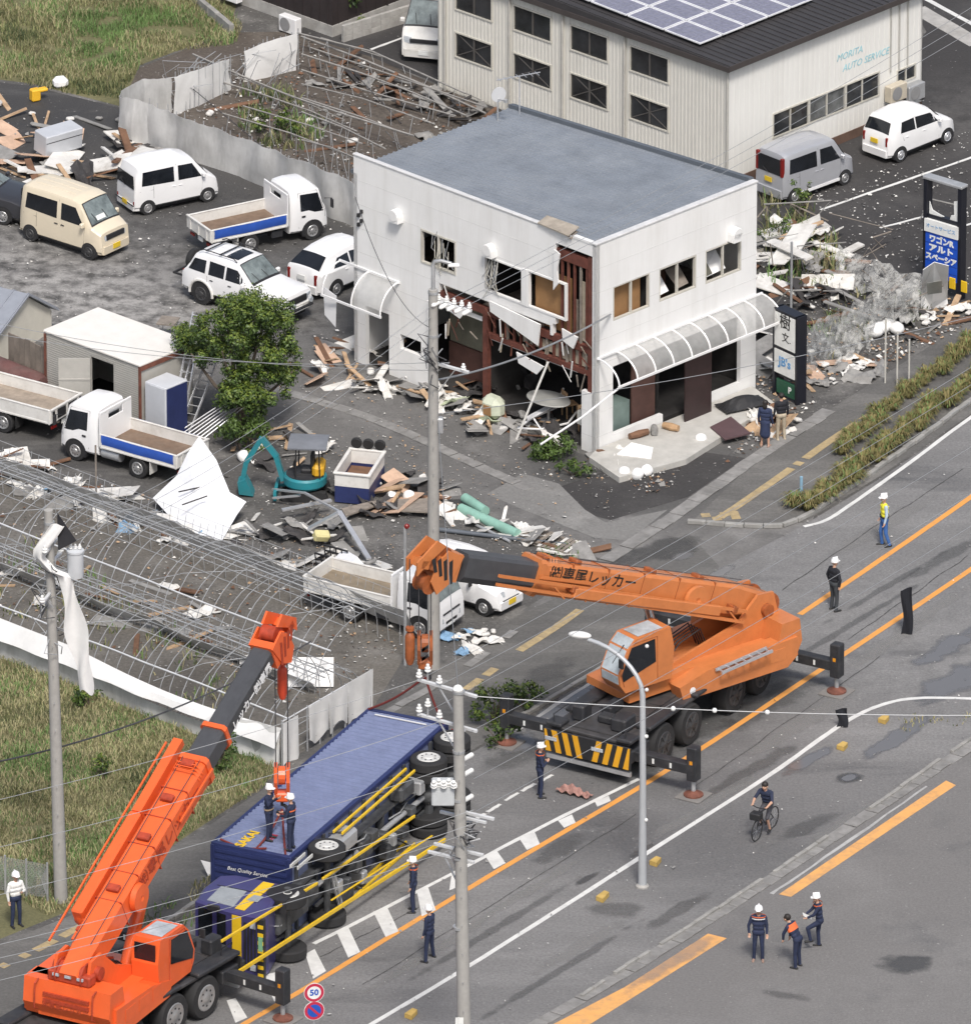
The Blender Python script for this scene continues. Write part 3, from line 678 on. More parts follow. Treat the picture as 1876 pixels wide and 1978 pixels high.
# hatchback
pa=[(-1.99,0.3),(-1.985,0.8),(-1.9,1.0),(-1.62,1.18),(-1.35,1.34),(-0.9,1.43),(-0.2,1.47),(0.3,1.42),(1.15,0.98),(1.6,0.84),(1.86,0.68),(1.96,0.45),(1.98,0.3)]
ha=dict(shell=Shell(3.98,0.845,0.6,0.92,0.22,pa,crown=0.04,r=0.14,plan=0.22,plen=0.6),wb=2.55,r=0.3,side_windows=[[(-1.3,0.99),(-0.55,0.97),(-0.5,1.28),(-1.0,1.24)],[(-0.48,0.97),(0.78,0.95),(0.3,1.24),(-0.42,1.3)]],screen=(1.1,0.36,0.66,0.52),rear_slope=(-1.86,-1.38,0.62,0.5),seams=[[(-0.5,0.28),(-0.5,1.3)],[(0.85,0.4),(0.85,0.95)]],handles=[(-0.75,0.84),(0.2,0.84)],head=(0.4,0.78,0.6,0.78,0.2),tail=(0.66,0.8,0.55,0.9),mirror=(0.82,0.94),grille=[(0.5,0.36,0.46)],plate_r=0.72)
v=make_car('hatchback_car','white hatchback with dark sloping rear window beside the corner of the white cafe','car',WHITE,ha,plate=PLATEW)
p=G(650,574);a=radians(49);v.rotation_euler=(0,0,a);n=Vector((-sin(a),cos(a),0));f=Vector((cos(a),sin(a),0));v.location=p+n*0.845+f*1.275
# off-roader
ps=[(-2.25,0.5),(-2.245,1.05),(-2.12,1.15),(-1.75,1.72),(-1.5,1.8),(-0.5,1.84),(0.15,1.8),(0.85,1.22),(1.2,1.16),(1.9,1.1),(2.12,1.02),(2.2,0.8),(2.22,0.5)]
def suv_extra(root,sh):
 m=MB()
 for sg in(1,-1):
  m.tube([(-1.6,sg*0.6,1.86),(-1.4,sg*0.6,1.95),(-0.1,sg*0.6,1.93),(0.05,sg*0.6,1.83)],0.02,6)
 for x in(-1.3,-0.7):m.beam((x,-0.62,1.93),(x,0.62,1.93),0.05,0.03)
 m.build('roof_rails',BLACK,root)
 m=MB();sh.top(m,-0.55,-0.05,0.42,0.42,0.012);m.build('sunroof',GLASS,root)
 m=MB();m.lathe([(0.2,-0.1),(0.36,-0.1),(0.38,-0.05),(0.38,0.1),(0.3,0.14),(0.05,0.14)],20,'X',(-2.42,0.1,1.1));m.build('spare_wheel',RUBBER,root,0.6)
 m=MB();m.tube([(-2.25,-0.6,0.75),(-2.75,-0.6,0.75),(-2.75,0.55,0.75),(-2.25,0.55,0.75)],0.045,8);m.build('wheel_carrier',BLACK,root)
 m=MB();m.tube([(2.3,-0.62,0.55),(2.42,-0.5,0.62),(2.42,0.5,0.62),(2.3,0.62,0.55)],0.05,8);m.build('bull_bar',BLACK,root)
 for y in(-0.45,0.45):
  m=MB();m.lathe([(0.02,0),(0.09,0.02),(0.1,0.06),(0.095,0.08),(0.01,0.085)],14,'X',(2.36,y,0.78));m.build('fog_lamp',LAMP,root,0.5)
 for sg in(1,-1):
  for x in(-1.34,1.34):
   m=MB();m.tube([(x+0.5*cos(t),sg*0.86,0.42+0.5*sin(t))for t in[lerp(-0.1,pi+0.1,k/12)for k in range(13)]],0.05,6);m.build('fender_flare',WHITE_D,root)
su=dict(shell=Shell(4.47,0.845,0.68,1.12,0.42,ps,crown=0.03,r=0.09,plan=0.1,plen=0.4),wb=2.68,r=0.41,tw=0.27,side_windows=[[(-1.95,1.2),(-1.2,1.18),(-1.2,1.62),(-1.72,1.6)],[(-1.05,1.18),(-0.38,1.18),(-0.38,1.62),(-1.05,1.64)],[(-0.3,1.18),(0.6,1.17),(0.16,1.6),(-0.3,1.62)]],screen=(0.82,0.2,0.68,0.58),rear_slope=(-2.1,-1.78,0.62,0.55),seams=[[(-0.34,0.5),(-0.34,1.65)],[(0.68,0.5),(0.68,1.12)],[(-1.1,0.8),(-1.1,1.12)]],handles=[(-0.9,1.0),(-0.1,1.0)],head=(0.5,0.8,0.76,0.94,0.05),tail=(0.66,0.8,0.8,1.05),mirror=(0.55,1.16),grille=[(0.46,0.72,0.94)],bump=(0.42,0.66),bump_mat=WHITE_D,plate_f=0.52,extra=[suv_extra],handle_mat=BLACK)
v=make_car('off_road_car','white off-road estate with sunroof, roof rails and big tyres beside the tree','car',WHITE,su,rim=RIMB,plate=PLATEW)
place_wheels(v,(388,588),(508,626),'R',2.68,0.845,hi=0.95)
# cars cut by the left edge of the picture
pb=[(-2.2,0.3),(-2.19,0.9),(-1.8,1.02),(-1.2,1.36),(-0.6,1.43),(0.1,1.4),(0.9,0.98),(1.6,0.9),(2.05,0.76),(2.18,0.5),(2.2,0.3)]
bc=dict(shell=Shell(4.4,0.85,0.62,0.95,0.22,pb,crown=0.03,r=0.12,plan=0.16),wb=2.6,r=0.31,side_windows=[[(-1.15,1.0),(-0.4,0.99),(-0.4,1.28),(-0.9,1.26)],[(-0.34,0.99),(0.6,0.97),(0.16,1.24),(-0.34,1.28)]],screen=(0.84,0.14,0.66,0.52),rear_slope=(-1.74,-1.24,0.6,0.5),seams=[[(-0.37,0.28),(-0.37,1.3)],[(0.7,0.4),(0.7,0.95)]],head=(0.45,0.78,0.62,0.76,0.15),tail=(0.6,0.78,0.65,0.85),mirror=(0.62,0.97),grille=[(0.5,0.5,0.68)])
v=make_car('saloon_car','black saloon car at the edge of the lot behind the beige kei van','car',BLACKP,bc,plate=PLATEW)
v.location=G(-42,405);v.rotation_euler=(0,0,radians(-24))
# white van behind the auto service building
pv=[(-2.3,0.35),(-2.29,1.2),(-2.2,1.9),(-2.0,1.97),(0.8,1.99),(1.3,1.92),(1.95,1.15),(2.15,1.0),(2.3,0.8),(2.34,0.5),(2.35,0.35)]
wv=dict(shell=Shell(4.65,0.845,0.72,1.12,0.26,pv,crown=0.03,r=0.1,plan=0.12),wb=2.57,r=0.32,side_windows=[[(-2.0,1.2),(-0.7,1.18),(-0.7,1.75),(-1.95,1.75)],[(-0.6,1.18),(0.4,1.16),(0.4,1.75),(-0.6,1.75)],[(0.5,1.15),(1.55,1.15),(1.2,1.72),(0.5,1.74)]],screen=(1.9,1.34,0.74,0.66),rear_flat=(0.66,1.15,1.75),seams=[[(0.45,0.3),(0.45,1.8)]],head=(0.5,0.8,0.72,0.92,0.06),tail=(0.72,0.82,0.6,1.0),mirror=(1.5,1.15),grille=[(0.48,0.74,0.88),(0.6,0.36,0.5)])
v=make_car('delivery_van','white van parked nose-out behind the end wall of the auto service building','van',WHITE_D,wv,plate=PLATEW)
a=radians(-104);v.rotation_euler=(0,0,a);v.location=G(822,118)-Vector((cos(a),sin(a),0))*2.1
# kei pickup beside the tipper at the roadside
v=make_car('kei_car','small white car with its nose beside the tipper truck at the roadside','car',WHITE,kc)
a=radians(-38);v.rotation_euler=(0,0,a);v.location=G(975,1188)+Vector((-sin(a),cos(a),0))*0.25-Vector((cos(a),sin(a),0))*1.62
# cab-over trucks
def make_truck(name,label,bed='tip',blue=False,headboard=True,bedload=None,group=None,wb=2.5,bedL=3.05,open_door=False):
 root=thing(name,label,'truck',group=group);w=0.85;xf=wb/2+0.62;xc=xf-1.5
 prof=[(xc,0.5),(xc+0.003,1.85),(xc+0.1,1.98),(xc+0.5,2.02),(xf-0.45,1.98),(xf-0.3,1.88),(xf-0.06,1.15),(xf,0.95),(xf+0.01,0.36)]
 sh=Shell(1.5,w,0.74,1.1,0.36,prof,crown=0.03,r=0.09,plan=0.1,plen=0.3)
 b=MB();sh.build(b);b.build('cab',WHITE,root,0.5)
 for sg in(1,-1):
  g=MB();sh.side(g,[(xc+0.42,1.16),(xc+0.75,1.16),(xc+0.98,1.06),(xf-0.16,1.04),(xf-0.36,1.74),(xc+0.42,1.78)],sg);g.build('side_window',GLASS,root)
  s=MB();s.tube([(x,sg*(sh.y(x,z)+0.001),z)for x,z in[(xc+0.34,0.55),(xc+0.34,1.84),(xf-0.4,1.84),(xf-0.1,1.08),(xf-0.1,0.8)]],0.007,4);s.build('door_seam',BLACK,root)
  h=MB();h.box(xc+0.45,xc+0.6,sg*(w+0.012)-0.012,sg*(w+0.012)+0.012,0.94,1.0,ch=0.005);h.build('door_handle',BLACK,root)
  l=MB();l.prism([(xf+0.02,sg*0.45,0.52),(xf-0.02,sg*0.76,0.53),(xf-0.06,sg*0.78,0.72),(xf+0.012,sg*0.48,0.68)],(-0.1,0,0));l.build('headlight',LAMP,root)
  mr=MB();mr.tube([(xf-0.12,sg*(w-0.02),1.5),(xf+0.06,sg*(w+0.2),1.55),(xf+0.06,sg*(w+0.2),1.2)],0.014,6);mr.box(xf+0.03,xf+0.09,sg*(w+0.2)-0.09,sg*(w+0.2)+0.09,1.18,1.52,ch=0.02);mr.build('wing_mirror',BLACK,root)
 g=MB();sh.top(g,xf-0.085,xf-0.29,0.7,0.62,0.012);g.build('windscreen',SCREEN,root)
 for(yy,za,zb_)in((0.5,0.78,0.83),(0.32,0.44,0.52)):g=MB();g.box(xf-0.02,xf+0.022,-yy,yy,za,zb_);g.build('grille',BLACK,root)
 g=MB();g.box(xf-0.01,xf+0.035,-0.165,0.165,0.36,0.44);g.build('number_plate',PLATEW,root)
 g=MB();g.box(xc-0.012,xc+0.01,-0.35,0.35,1.3,1.65);g.build('rear_cab_window',GLASS,root)
 rw=0.36
 for sg in(1,-1):k=MB();arch(k,wb/2,sg*(w+0.006),sg*(w-0.3),0.43,rw);k.build('wheel_arch',BLACK,root)
 xb1=xc-0.14;xb0=xb1-bedL
 c=MB()
 for y in(-0.36,0.36):c.box(xb0+0.1,xf-0.15,y-0.04,y+0.04,0.42,0.6)
 for x in(xb0+0.3,-wb/2,-0.3,wb/2):c.box(x-0.04,x+0.04,-0.36,0.36,0.44,0.56)
 c.tube([(-wb/2,-0.75,rw),(-wb/2,0.75,rw)],0.06,8);c.tube([(wb/2,-0.75,rw),(wb/2,0.75,rw)],0.05,8)
 c.build('chassis_frame',CHASSIS,root)
 t=MB();t.lathe([(0.02,-0.42),(0.2,-0.4),(0.2,0.3),(0.02,0.32)],14,'X',(-0.05,0.62,0.5));t.build('fuel_tank',STEEL,root,0.6)
 t=MB();t.box(-0.35,0.1,-0.78,-0.45,0.35,0.62,ch=0.02);t.build('battery_box',CHASSIS,root)
 for sg in(1,-1):
  wheel(root,wb/2,sg*(w-0.09),rw,0.2)
  wheel(root,-wb/2,sg*(w-0.09),rw,0.2);wheel(root,-wb/2,sg*(w-0.32),rw,0.2)
  m=MB();m.box(-wb/2-0.5,-wb/2-0.48,sg*(w-0.2)-0.2,sg*(w-0.2)+0.2,0.25,0.75);m.build('mud_flap',RUBBER if not blue else WHITE_D,root)
 z=0.8;wl=0.36;W2=0.86
 f=MB();f.box(xb0,xb1,-W2+0.04,W2-0.04,z-0.06,z);
 for x in[xb0+0.2+i*0.45 for i in range(int(bedL/0.45))]:f.box(x-0.03,x+0.03,-W2+0.05,W2-0.05,z-0.14,z-0.06)
 for y in(-0.36,0.36):f.box(xb0+0.02,xb1-0.02,y-0.05,y+0.05,z-0.2,z-0.14)
 f.build('bed_floor',bedload or mat('bed_rust',(0.17,0.115,0.08),0.85,var=0.25,dirt=0.4,dcol=(0.26,0.22,0.18)),root)
 for sg in(1,-1):
  s=MB();s.box(xb0,xb1,min(sg*W2,sg*(W2-0.045)),max(sg*W2,sg*(W2-0.045)),z-0.02,z+wl)
  s.box(xb0-0.01,xb1+0.01,min(sg*(W2+0.015),sg*(W2-0.06)),max(sg*(W2+0.015),sg*(W2-0.06)),z+wl,z+wl+0.04,ch=0.01)
  s.box(xb0-0.01,xb1+0.01,min(sg*(W2+0.012),sg*(W2-0.03)),max(sg*(W2+0.012),sg*(W2-0.03)),z-0.09,z-0.02,ch=0.01)
  for x in[xb0+0.03,xb1-0.03]:s.box(x-0.03,x+0.03,min(sg*(W2+0.02),sg*W2),max(sg*(W2+0.02),sg*W2),z-0.09,z+wl+0.03)
  s.build('side_gate',WHITE_D,root)
  if blue:
   q=MB()
   q.grid(lambda u,v,sg=sg:(lerp(xb0+0.12,xb1-0.05,u),sg*(W2+0.025+0.012*sin(pi*v)-0.02*v*v),z+wl+0.02-0.34*v+0.01*sin(u*9)),10,5,thick=0.008)
   q.build('blue_tarpaulin',mat('blue_tarp',(0.03,0.095,0.42),0.45,var=0.15),root,0.8)
 s=MB();s.box(xb0-0.045,xb0,-W2,W2,z-0.05,z+wl+0.02)
 for y in(-0.6,0,0.6):s.box(xb0-0.075,xb0-0.045,y-0.05,y+0.05,z-0.05,z+wl)
 s.box(xb0-0.08,xb0,-W2,W2,z+wl+0.02,z+wl+0.06)
 s.build('tailgate',WHITE_D if bed!='flat' else WHITE_D,root)
 if bed=='flat':
  s=MB();s.box(xb0-0.06,xb0-0.046,-W2+0.08,W2-0.08,z+0.02,z+wl-0.04);s.build('tailgate_recess',BLACK,root)
 hh=0.95 if headboard else 0.4
 s=MB();s.box(xb1,xb1+0.05,-W2,W2,z-0.05,z+hh*0.82)
 s.box(xb1,xb1+0.05,-W2,-W2+0.1,z+hh*0.82,z+hh+0.1);s.box(xb1,xb1+0.05,W2-0.1,W2,z+hh*0.82,z+hh+0.1)
 if headboard:
  s.box(xb1,xb1+0.05,-W2+0.1,-0.4,z+hh*0.82,z+hh+0.1);s.box(xb1,xb1+0.05,0.4,W2-0.1,z+hh*0.82,z+hh+0.1)
  s.box(xb1-0.005,xb1+0.055,-W2,W2,z+hh+0.1,z+hh+0.2,ch=0.02)
 s.build('headboard',WHITE,root)
 g=MB();g.box(xb0+0.02,xb0+0.06,-0.165,0.165,0.5,0.66);g.build('number_plate',PLATEW,root)
 for sg in(1,-1):
  m=MB();m.box(xb0+0.02,xb0+0.06,sg*0.6-0.14,sg*0.6+0.14,0.5,0.6);m.build('tail_light',REDL,root)
 return root
t1=make_truck('tipper_truck','white tipper truck with blue roll on its bed side, by the plastic sheet fence',blue=True)
place_wheels(t1,(484,489),(604,463),'R',2.5,0.85)
t2=copy_tree(t1);t2['label']='white tipper truck with blue roll on its bed side, below the grey container'
place_wheels(t2,(266,924),(146,890),'L',2.5,0.85,hi=1.02)
woodbed=mat('bed_wood',(0.30,0.25,0.20),0.85,var=0.25,scale=3)
t3=make_truck('flatbed_truck','white dropside truck with bare board bed, cut by the left edge of the photo',bed='flat',bedload=woodbed,wb=2.8,bedL=3.6)
a=atan2(t2.matrix_basis.to_3x3()[1][0],t2.matrix_basis.to_3x3()[0][0])
t3.rotation_euler=(0,0,t2.rotation_euler[2]+0.03);fwd=Vector((cos(t3.rotation_euler[2]),sin(t3.rotation_euler[2]),0));lf=Vector((-fwd.y,fwd.x,0))
t3.location=G(6,836)-lf*0.85+fwd*1.4
t4=make_truck('tipper_truck','white tipper truck at the roadside under the tip of the orange boom',bedload=mat('bed_sand',(0.22,0.18,0.13),0.85,var=0.2))
a=radians(-30);t4.rotation_euler=(0,0,a);f=Vector((cos(a),sin(a),0));l=Vector((-f.y,f.x,0));t4.location=G(868,1240)+l*0.55-f*(1.25+0.62+0.25)
# CRANES AND THE OVERTURNED LORRY
OR_A=mat('crane_orange',(0.56,0.19,0.06),0.4,var=0.07,coat=0.2,dirt=0.3,dcol=(0.25,0.09,0.03),dscale=1.5)
OR_B=mat('crane_red_orange',(0.78,0.125,0.03),0.4,var=0.05,coat=0.25,dirt=0.15,dcol=(0.4,0.07,0.02),dscale=1.5)
ORD_A=mat('crane_orange_worn',(0.30,0.085,0.025),0.55,var=0.3,scale=5)
ORD_B=mat('crane_red_worn',(0.38,0.05,0.02),0.55,var=0.3,scale=5)
BOOMG=mat('boom_graphite',(0.06,0.062,0.068),0.45,var=0.15)
YEL=mat('hazard_yellow',(0.72,0.36,0.02),0.5,var=0.08)
DECKM=mat('deck_plate',(0.045,0.044,0.046),0.55,var=0.3,dirt=0.5,dcol=(0.11,0.10,0.095),dscale=1.2)
SLING=mat('sling_red',(0.16,0.025,0.02),0.8)
SKYGL=mat('sky_glare_glass',(0.42,0.47,0.50),0.1,var=0.35,scale=1.6,spec=0.8)  # pale base colour paints the sky glare on the cab panes
def oct_section(w,h,c=0.16):
 """boom section: flat top with small bevels, deeper bevels below (y, z)"""
 return[(-w/2+c*0.5,h/2),(w/2-c*0.5,h/2),(w/2,h/2-c*0.6),(w/2,-h/2+c*1.3),(w/2-c*1.1,-h/2),(-w/2+c*1.1,-h/2),(-w/2,-h/2+c*1.3),(-w/2,h/2-c*0.6)]
def section(b,x0,x1,w0,h0,w1=None,h1=None,z0=0,z1=None,mi=0):
 w1=w1 or w0;h1=h1 or h0;z1=z0 if z1 is None else z1
 A=[(x0,y,z+z0)for y,z in oct_section(w0,h0)];B=[(x1,y,z+z1)for y,z in oct_section(w1,h1)]
 n=len(A);b.add(A+B,[tuple(range(n))[::-1],tuple(range(n,2*n))]+[(i,(i+1)%n,n+(i+1)%n,n+i)for i in range(n)],mi)
def crane(label,tag_,paint,worn,ccen,cang,slew,sang,pivot_h,elev,L1,L2,L3,cs,hooks,span=(7.0,8.8),deck_front=1.0,text1=None,text2=None,axles=(3.0,1.35,-1.3,-2.9),PX=-2.0,CB=(0,0,0)):
 RX=PX+2.0
 root=thing('mobile_crane',label,'crane',(ccen.x,ccen.y,0),cang)
 HW,HL=span[0]/2,span[1]/2
 b=MB();b.box(-HL-0.5,HL+deck_front,-0.6,0.6,0.75,1.3);b.box(-HL-0.5,HL+deck_front-0.1,-1.35,1.35,1.3,1.42,ch=0.03)
 b.build('carrier_frame',DECKM,root)
 for(x0,x1)in((HL+0.15,HL+deck_front),(1.9,3.9),(-0.4,1.1),(-3.9,-1.9)):
  for sg in(1,-1):
   m=MB();m.box(x0,x1,min(sg*0.95,sg*1.48),max(sg*0.95,sg*1.48),1.42,1.56,ch=0.04)
   m.build('mudguard',CHASSIS,root)
 m=MB();m.box(0.6,HL+0.4,-0.85,0.85,1.42,1.47)
 for x in(1.2,2.2,3.2):m.box(x-0.02,x+0.02,-0.85,0.85,1.47,1.49)
 m.build('deck_plates',DECKM,root)
 for(x,y,dx,dy,h)in((HL-0.1,0.7,0.45,0.5,0.42),(HL-0.15,-0.75,0.35,0.4,0.5),(HL-1.0,-0.2,0.5,0.35,0.3),(HL-0.3,0.05,0.25,0.5,0.25)):
  m=MB();m.box(x-dx,x+dx*0.6,y-dy/2,y+dy/2,1.47,1.47+h,ch=0.05);m.build('deck_box',CHASSIS,root)
 for sg in(1,-1):m=MB();m.tube([(HL+deck_front-0.1,sg*1.2,1.42),(HL+deck_front-0.1,sg*1.25,1.8),(HL-0.4,sg*1.25,1.8),(HL-0.4,sg*1.25,1.45)],0.02,6);m.build('handrail',CHASSIS,root)
 xe=HL+deck_front
 p=MB();p.box(xe,xe+0.06,-1.5,1.5,0.62,1.36,ch=0.02);pn=p.build('bumper_panel',BLACK,root)
 for sg in(1,-1):
  for k in range(4):
   y=0.16+k*0.36;q=MB()
   pts=[(xe+0.063,sg*y,0.64),(xe+0.063,sg*(y+0.19),0.64),(xe+0.063,sg*(y+0.19+0.17),1.34),(xe+0.063,sg*(y+0.17),1.34)]
   pts=[(a,max(-1.48,min(1.48,c)),d)for a,c,d in pts]
   q.prism(pts,(0.006,0,0));q.build('hazard_stripe',YEL,pn)
 for y in(-1.25,0.35):m=MB();m.box(xe+0.06,xe+0.09,y-0.2,y+0.2,1.0,1.12,ch=0.01);m.build('tail_light',LAMP,root)
 m=MB();m.beam((xe-0.05,-1.45,0.45),(xe-0.05,1.45,0.45),0.1,0.14);m.build('underrun_bar',STEEL,root)
 for ax in axles:
  for sg in(1,-1):wheel(root,ax,sg*1.2,0.66,0.5,RIMB if tag_=='A' else RIMM)
  m=MB();m.tube([(ax,-1.1,0.66),(ax,1.1,0.66)],0.13,8);m.build('axle',CHASSIS,root)
 for sx in(HL,-HL):
  m=MB();m.box(sx-0.55,sx+0.55,-1.4,1.4,0.72,1.12,ch=0.03);m.build('outrigger_box',CHASSIS,root)
  for sg in(1,-1):
   xo=sx+sg*0.2
   m=MB();m.box(xo-0.16,xo+0.16,min(sg*1.3,sg*HW),max(sg*1.3,sg*HW),0.76,1.08,ch=0.02)
   o=m.build('outrigger_beam',CHASSIS,root)
   for k in range(2):
    y=sg*lerp(1.75,HW-0.4,(k+0.5)/2)
    for e in(-1,1):q=MB();q.box(xo+e*0.163-0.005,xo+e*0.163+0.005,y-0.035,y+0.035,0.84,1.0);q.build('reflector',PLATEW,o)
   m=MB();m.box(xo-0.17,xo+0.17,sg*HW-0.17,sg*HW+0.17,0.55,1.65,ch=0.03);j=m.build('outrigger_jack',CHASSIS,root)
   q=MB();q.box(xo-0.175,xo+0.175,sg*HW-0.05,sg*HW+0.05,1.1,1.22);q.build('amber_reflector',AMBER,j)
   q=MB();q.tube([(xo,sg*HW,0.1),(xo,sg*HW,0.56)],0.07,10);q.build('jack_rod',STEEL,j,0.7)
   m=MB();m.lathe([(0.3,0.055),(0.3,0.1),(0.12,0.16),(0.08,0.2)],16);q=m.build('outrigger_foot',RUST,root,0.5);q.location=(xo,sg*HW,0)
   m=MB();m.box(-0.42,0.42,-0.42,0.42,0.012,0.055,ch=0.01);q=m.build('foot_pad',mat('pad_grey',(0.2,0.19,0.18),0.9),root);q.location=(xo,sg*HW,0)
 M=Matrix.Rotation(-cang,4,'Z')@Matrix.Translation(Vector((slew.x-ccen.x,slew.y-ccen.y,0)))@Matrix.Rotation(sang,4,'Z')
 def bld(m,name,mt,sm=False,par=None):
  o=m.build(name,mt,par or root,sm)
  if par is None:o.matrix_local=M@Matrix.Translation(CB)if name=='crane_cab' else M
  return o
 m=MB();m.lathe([(0.95,1.42),(0.95,1.62),(0.85,1.66)],24);bld(m,'slewing_ring',CHASSIS,0.6)
 m=MB()
 m.prism([(1.5+CB[0],-1.0,1.6),(-2.6+RX,-1.0,1.6),(-2.6+RX,-1.0,2.05),(0.2,-1.0,2.1),(1.5+CB[0],-1.0,1.85)],(0,2.0,0));bld(m,'slewing_frame',paint)
 m=MB();P=[(0.6,1.25),(-2.1+RX,1.2),(-2.5+RX,1.5),(-2.5+RX,2.1),(-0.4,2.0),(0.75,1.72)]
 for sg in(1,-1):
  m=MB();m.prism([(x,sg*1.0,z+0.12)for x,z in P],(0,sg*0.52,0));bld(m,'side_skirt',paint)
 m=MB();m.prism([(x+RX,-1.42,z)for x,z in((-1.7,1.5),(-2.55,1.6),(-2.75,2.0),(-2.65,2.75),(-1.95,2.75))],(0,2.84,0));cw=bld(m,'counterweight',paint)
 m=MB();m.box(-2.4+RX,-0.7+RX,-cs*1.45 if cs<0 else-1.45,-0.55 if cs>0 else 1.45,2.05,2.75,ch=0.08)if cs>0 else m.box(-2.4+RX,-0.7+RX,0.55,1.45,2.05,2.75,ch=0.08)
 bld(m,'engine_hood',paint)
 for sg in(1,-1):
  m=MB();m.prism([(-2.7+RX,sg*0.5,1.9),(-2.3+RX,sg*0.5,3.45),(-1.7+RX,sg*0.5,3.5),(-0.9+RX,sg*0.5,2.8),(0.9,sg*0.5,2.05),(0.9,sg*0.5,1.8)],(0,sg*0.1,0));bld(m,'boom_bracket',paint)
 m=MB();m.tube([(PX,-0.75,pivot_h),(PX,0.75,pivot_h)],0.2,14);bld(m,'boom_pin',worn,0.6)
 for(x,z,r)in((-2.25+RX,2.95,0.33),(-2.85,2.55,0.0)):
  if r:m=MB();m.lathe([(r*1.25,-0.45),(r*1.25,-0.4),(r,-0.4),(r,0.4),(r*1.25,0.4),(r*1.25,0.45)],18,'Y',(x,0,z));bld(m,'winch_drum',worn,0.6)
 y0,y1=(0.62,1.5)if cs>0 else(-1.5,-0.62)
 prof=[(1.85,1.62),(2.05,1.9),(2.1,2.25),(1.75,3.0),(1.45,3.28),(0.1,3.32),(-0.05,2.6),(0.05,1.62)]
 m=MB();m.prism([(x,y0,z)for x,z in prof],(0,y1-y0,0));cab=bld(m,'crane_cab',paint)
 for yy,s_ in((y0,-1),(y1,1)):
  m=MB();m.prism([(x,yy+s_*0.004,z)for x,z in[(1.95,2.02),(2.0,2.28),(1.62,3.05),(0.72,3.1),(0.68,2.35)]],(0,s_*0.014,0));m.build('side_window',GLASS,cab)
  m=MB();m.tube([(x,yy+s_*0.006,z)for x,z in[(0.6,1.75),(0.62,3.16),(1.5,3.16),(2.02,2.25),(1.9,1.85)]],0.012,4);m.build('door_seam',worn,cab)
 for(xa,za,xb,zb_)in((2.1,2.25,1.75,3.0),(1.75,3.0,1.45,3.28),(2.06,1.92,2.1,2.25)):
  d=Vector((xb-xa,0,zb_-za));n_=Vector((d.z,0,-d.x)).normalized()*0.006;d2=d.normalized()*0.03
  m=MB();m.prism([(xa+n_.x+d2.x,y0+0.06,za+n_.z+d2.z),(xb+n_.x-d2.x,y0+0.06,zb_+n_.z-d2.z),(xb+n_.x-d2.x,y1-0.06,zb_+n_.z-d2.z),(xa+n_.x+d2.x,y1-0.06,za+n_.z+d2.z)],(n_.x*2,0,n_.z*2));m.build('windscreen',SKYGL,cab)
 m=MB();m.prism([(0.35,y0+0.1,3.325),(1.3,y0+0.1,3.295),(1.3,y1-0.1,3.295),(0.35,y1-0.1,3.325)],(0,0,0.012));m.build('roof_window',SKYGL,cab)
 m=MB();m.box(-0.09,-0.058,y0+0.1,y1-0.1,2.68,3.2,M=Matrix.Translation((0.05,0,0)));m.build('rear_window',GLASS,cab)
 m=MB();m.tube([(2.0,(y0+y1)/2,2.5),(1.72,(y0+y1)/2+0.2,3.1)],0.015,5);m.build('wiper',BLACK,cab)
 m=MB();yc=y1 if cs>0 else y0
 m.tube([(1.95,yc,2.6),(2.2,yc+cs*0.2,2.7)],0.014,5);m.box(2.15,2.23,yc+cs*0.2-0.1,yc+cs*0.2+0.1,2.6,2.9,ch=0.02);m.build('cab_mirror',BLACK,cab)
 BW,BH=(0.86,1.12)if tag_=='A' else(0.86,1.04)
 B=M@Matrix.Translation((PX,0,pivot_h))@Matrix.Rotation(-elev,4,'Y')
 def bb(m,name,mt,sm=False,par=None):
  o=m.build(name,mt,par or root,sm)
  if par is None:o.matrix_local=B
  return o
 m=MB();section(m,-0.55,1.2,0.7,0.75,BW,BH,0.0,0.02);section(m,1.2,L1,BW,BH,BW,BH*0.94,0.02,0.02);bm1=bb(m,'boom_base',paint)
 m=MB();section(m,L1-0.06,L1+0.14,BW+0.1,BH+0.06,BW+0.1,BH+0.04,0.02)
 bb(m,'boom_collar',paint)
 m=MB();section(m,L1+0.14,L2,BW-0.14,BH-0.2,BW-0.14,BH-0.22,0.02);bm2=bb(m,'boom_extension',BOOMG)
 if L3>L2+0.5:
  m=MB();section(m,L2,L2+0.16,BW-0.04,BH-0.1,BW-0.04,BH-0.1,0.02);bb(m,'boom_collar',paint)
  m=MB();section(m,L2+0.16,L3,BW-0.22,BH-0.34,BW-0.22,BH-0.34,0.02);bm3=bb(m,'boom_extension',BOOMG)
 else:bm3=bm2
 for k in range(6):
  x=lerp(1.6,L1-0.6,k/5)
  m=MB();m.box(x-0.16,x+0.16,0.43,0.47,-0.2,0.02,ch=0.02)if False else m.lathe([(0.13,-0.02),(0.13,0.02)],12,'Y',(x,-cs*(BW/2+0.015),0.05));m.build('inspection_cover',worn,bm1)
 for x in(L1-0.25,L1-1.6,2.6,4.6):
  m=MB();m.box(x-0.12,x+0.12,-0.2,0.2,0.54,0.68,ch=0.03);m.build('rope_guide',worn,bm1)
 for e in(1,-1):
  m=MB();m.beam((L1-2.0,e*0.5,0.1),(L1+0.1,e*0.52,0.1),0.05,0.1);m.build('boom_rib',paint,bm1)
 for k in range(5):
  x=lerp(2.2,L1-1.2,k/4);m=MB();m.box(x-0.012,x+0.012,-BW/2-0.006,BW/2+0.006,-BH*0.42,BH/2+0.026);m.build('weld_seam',worn,bm1)
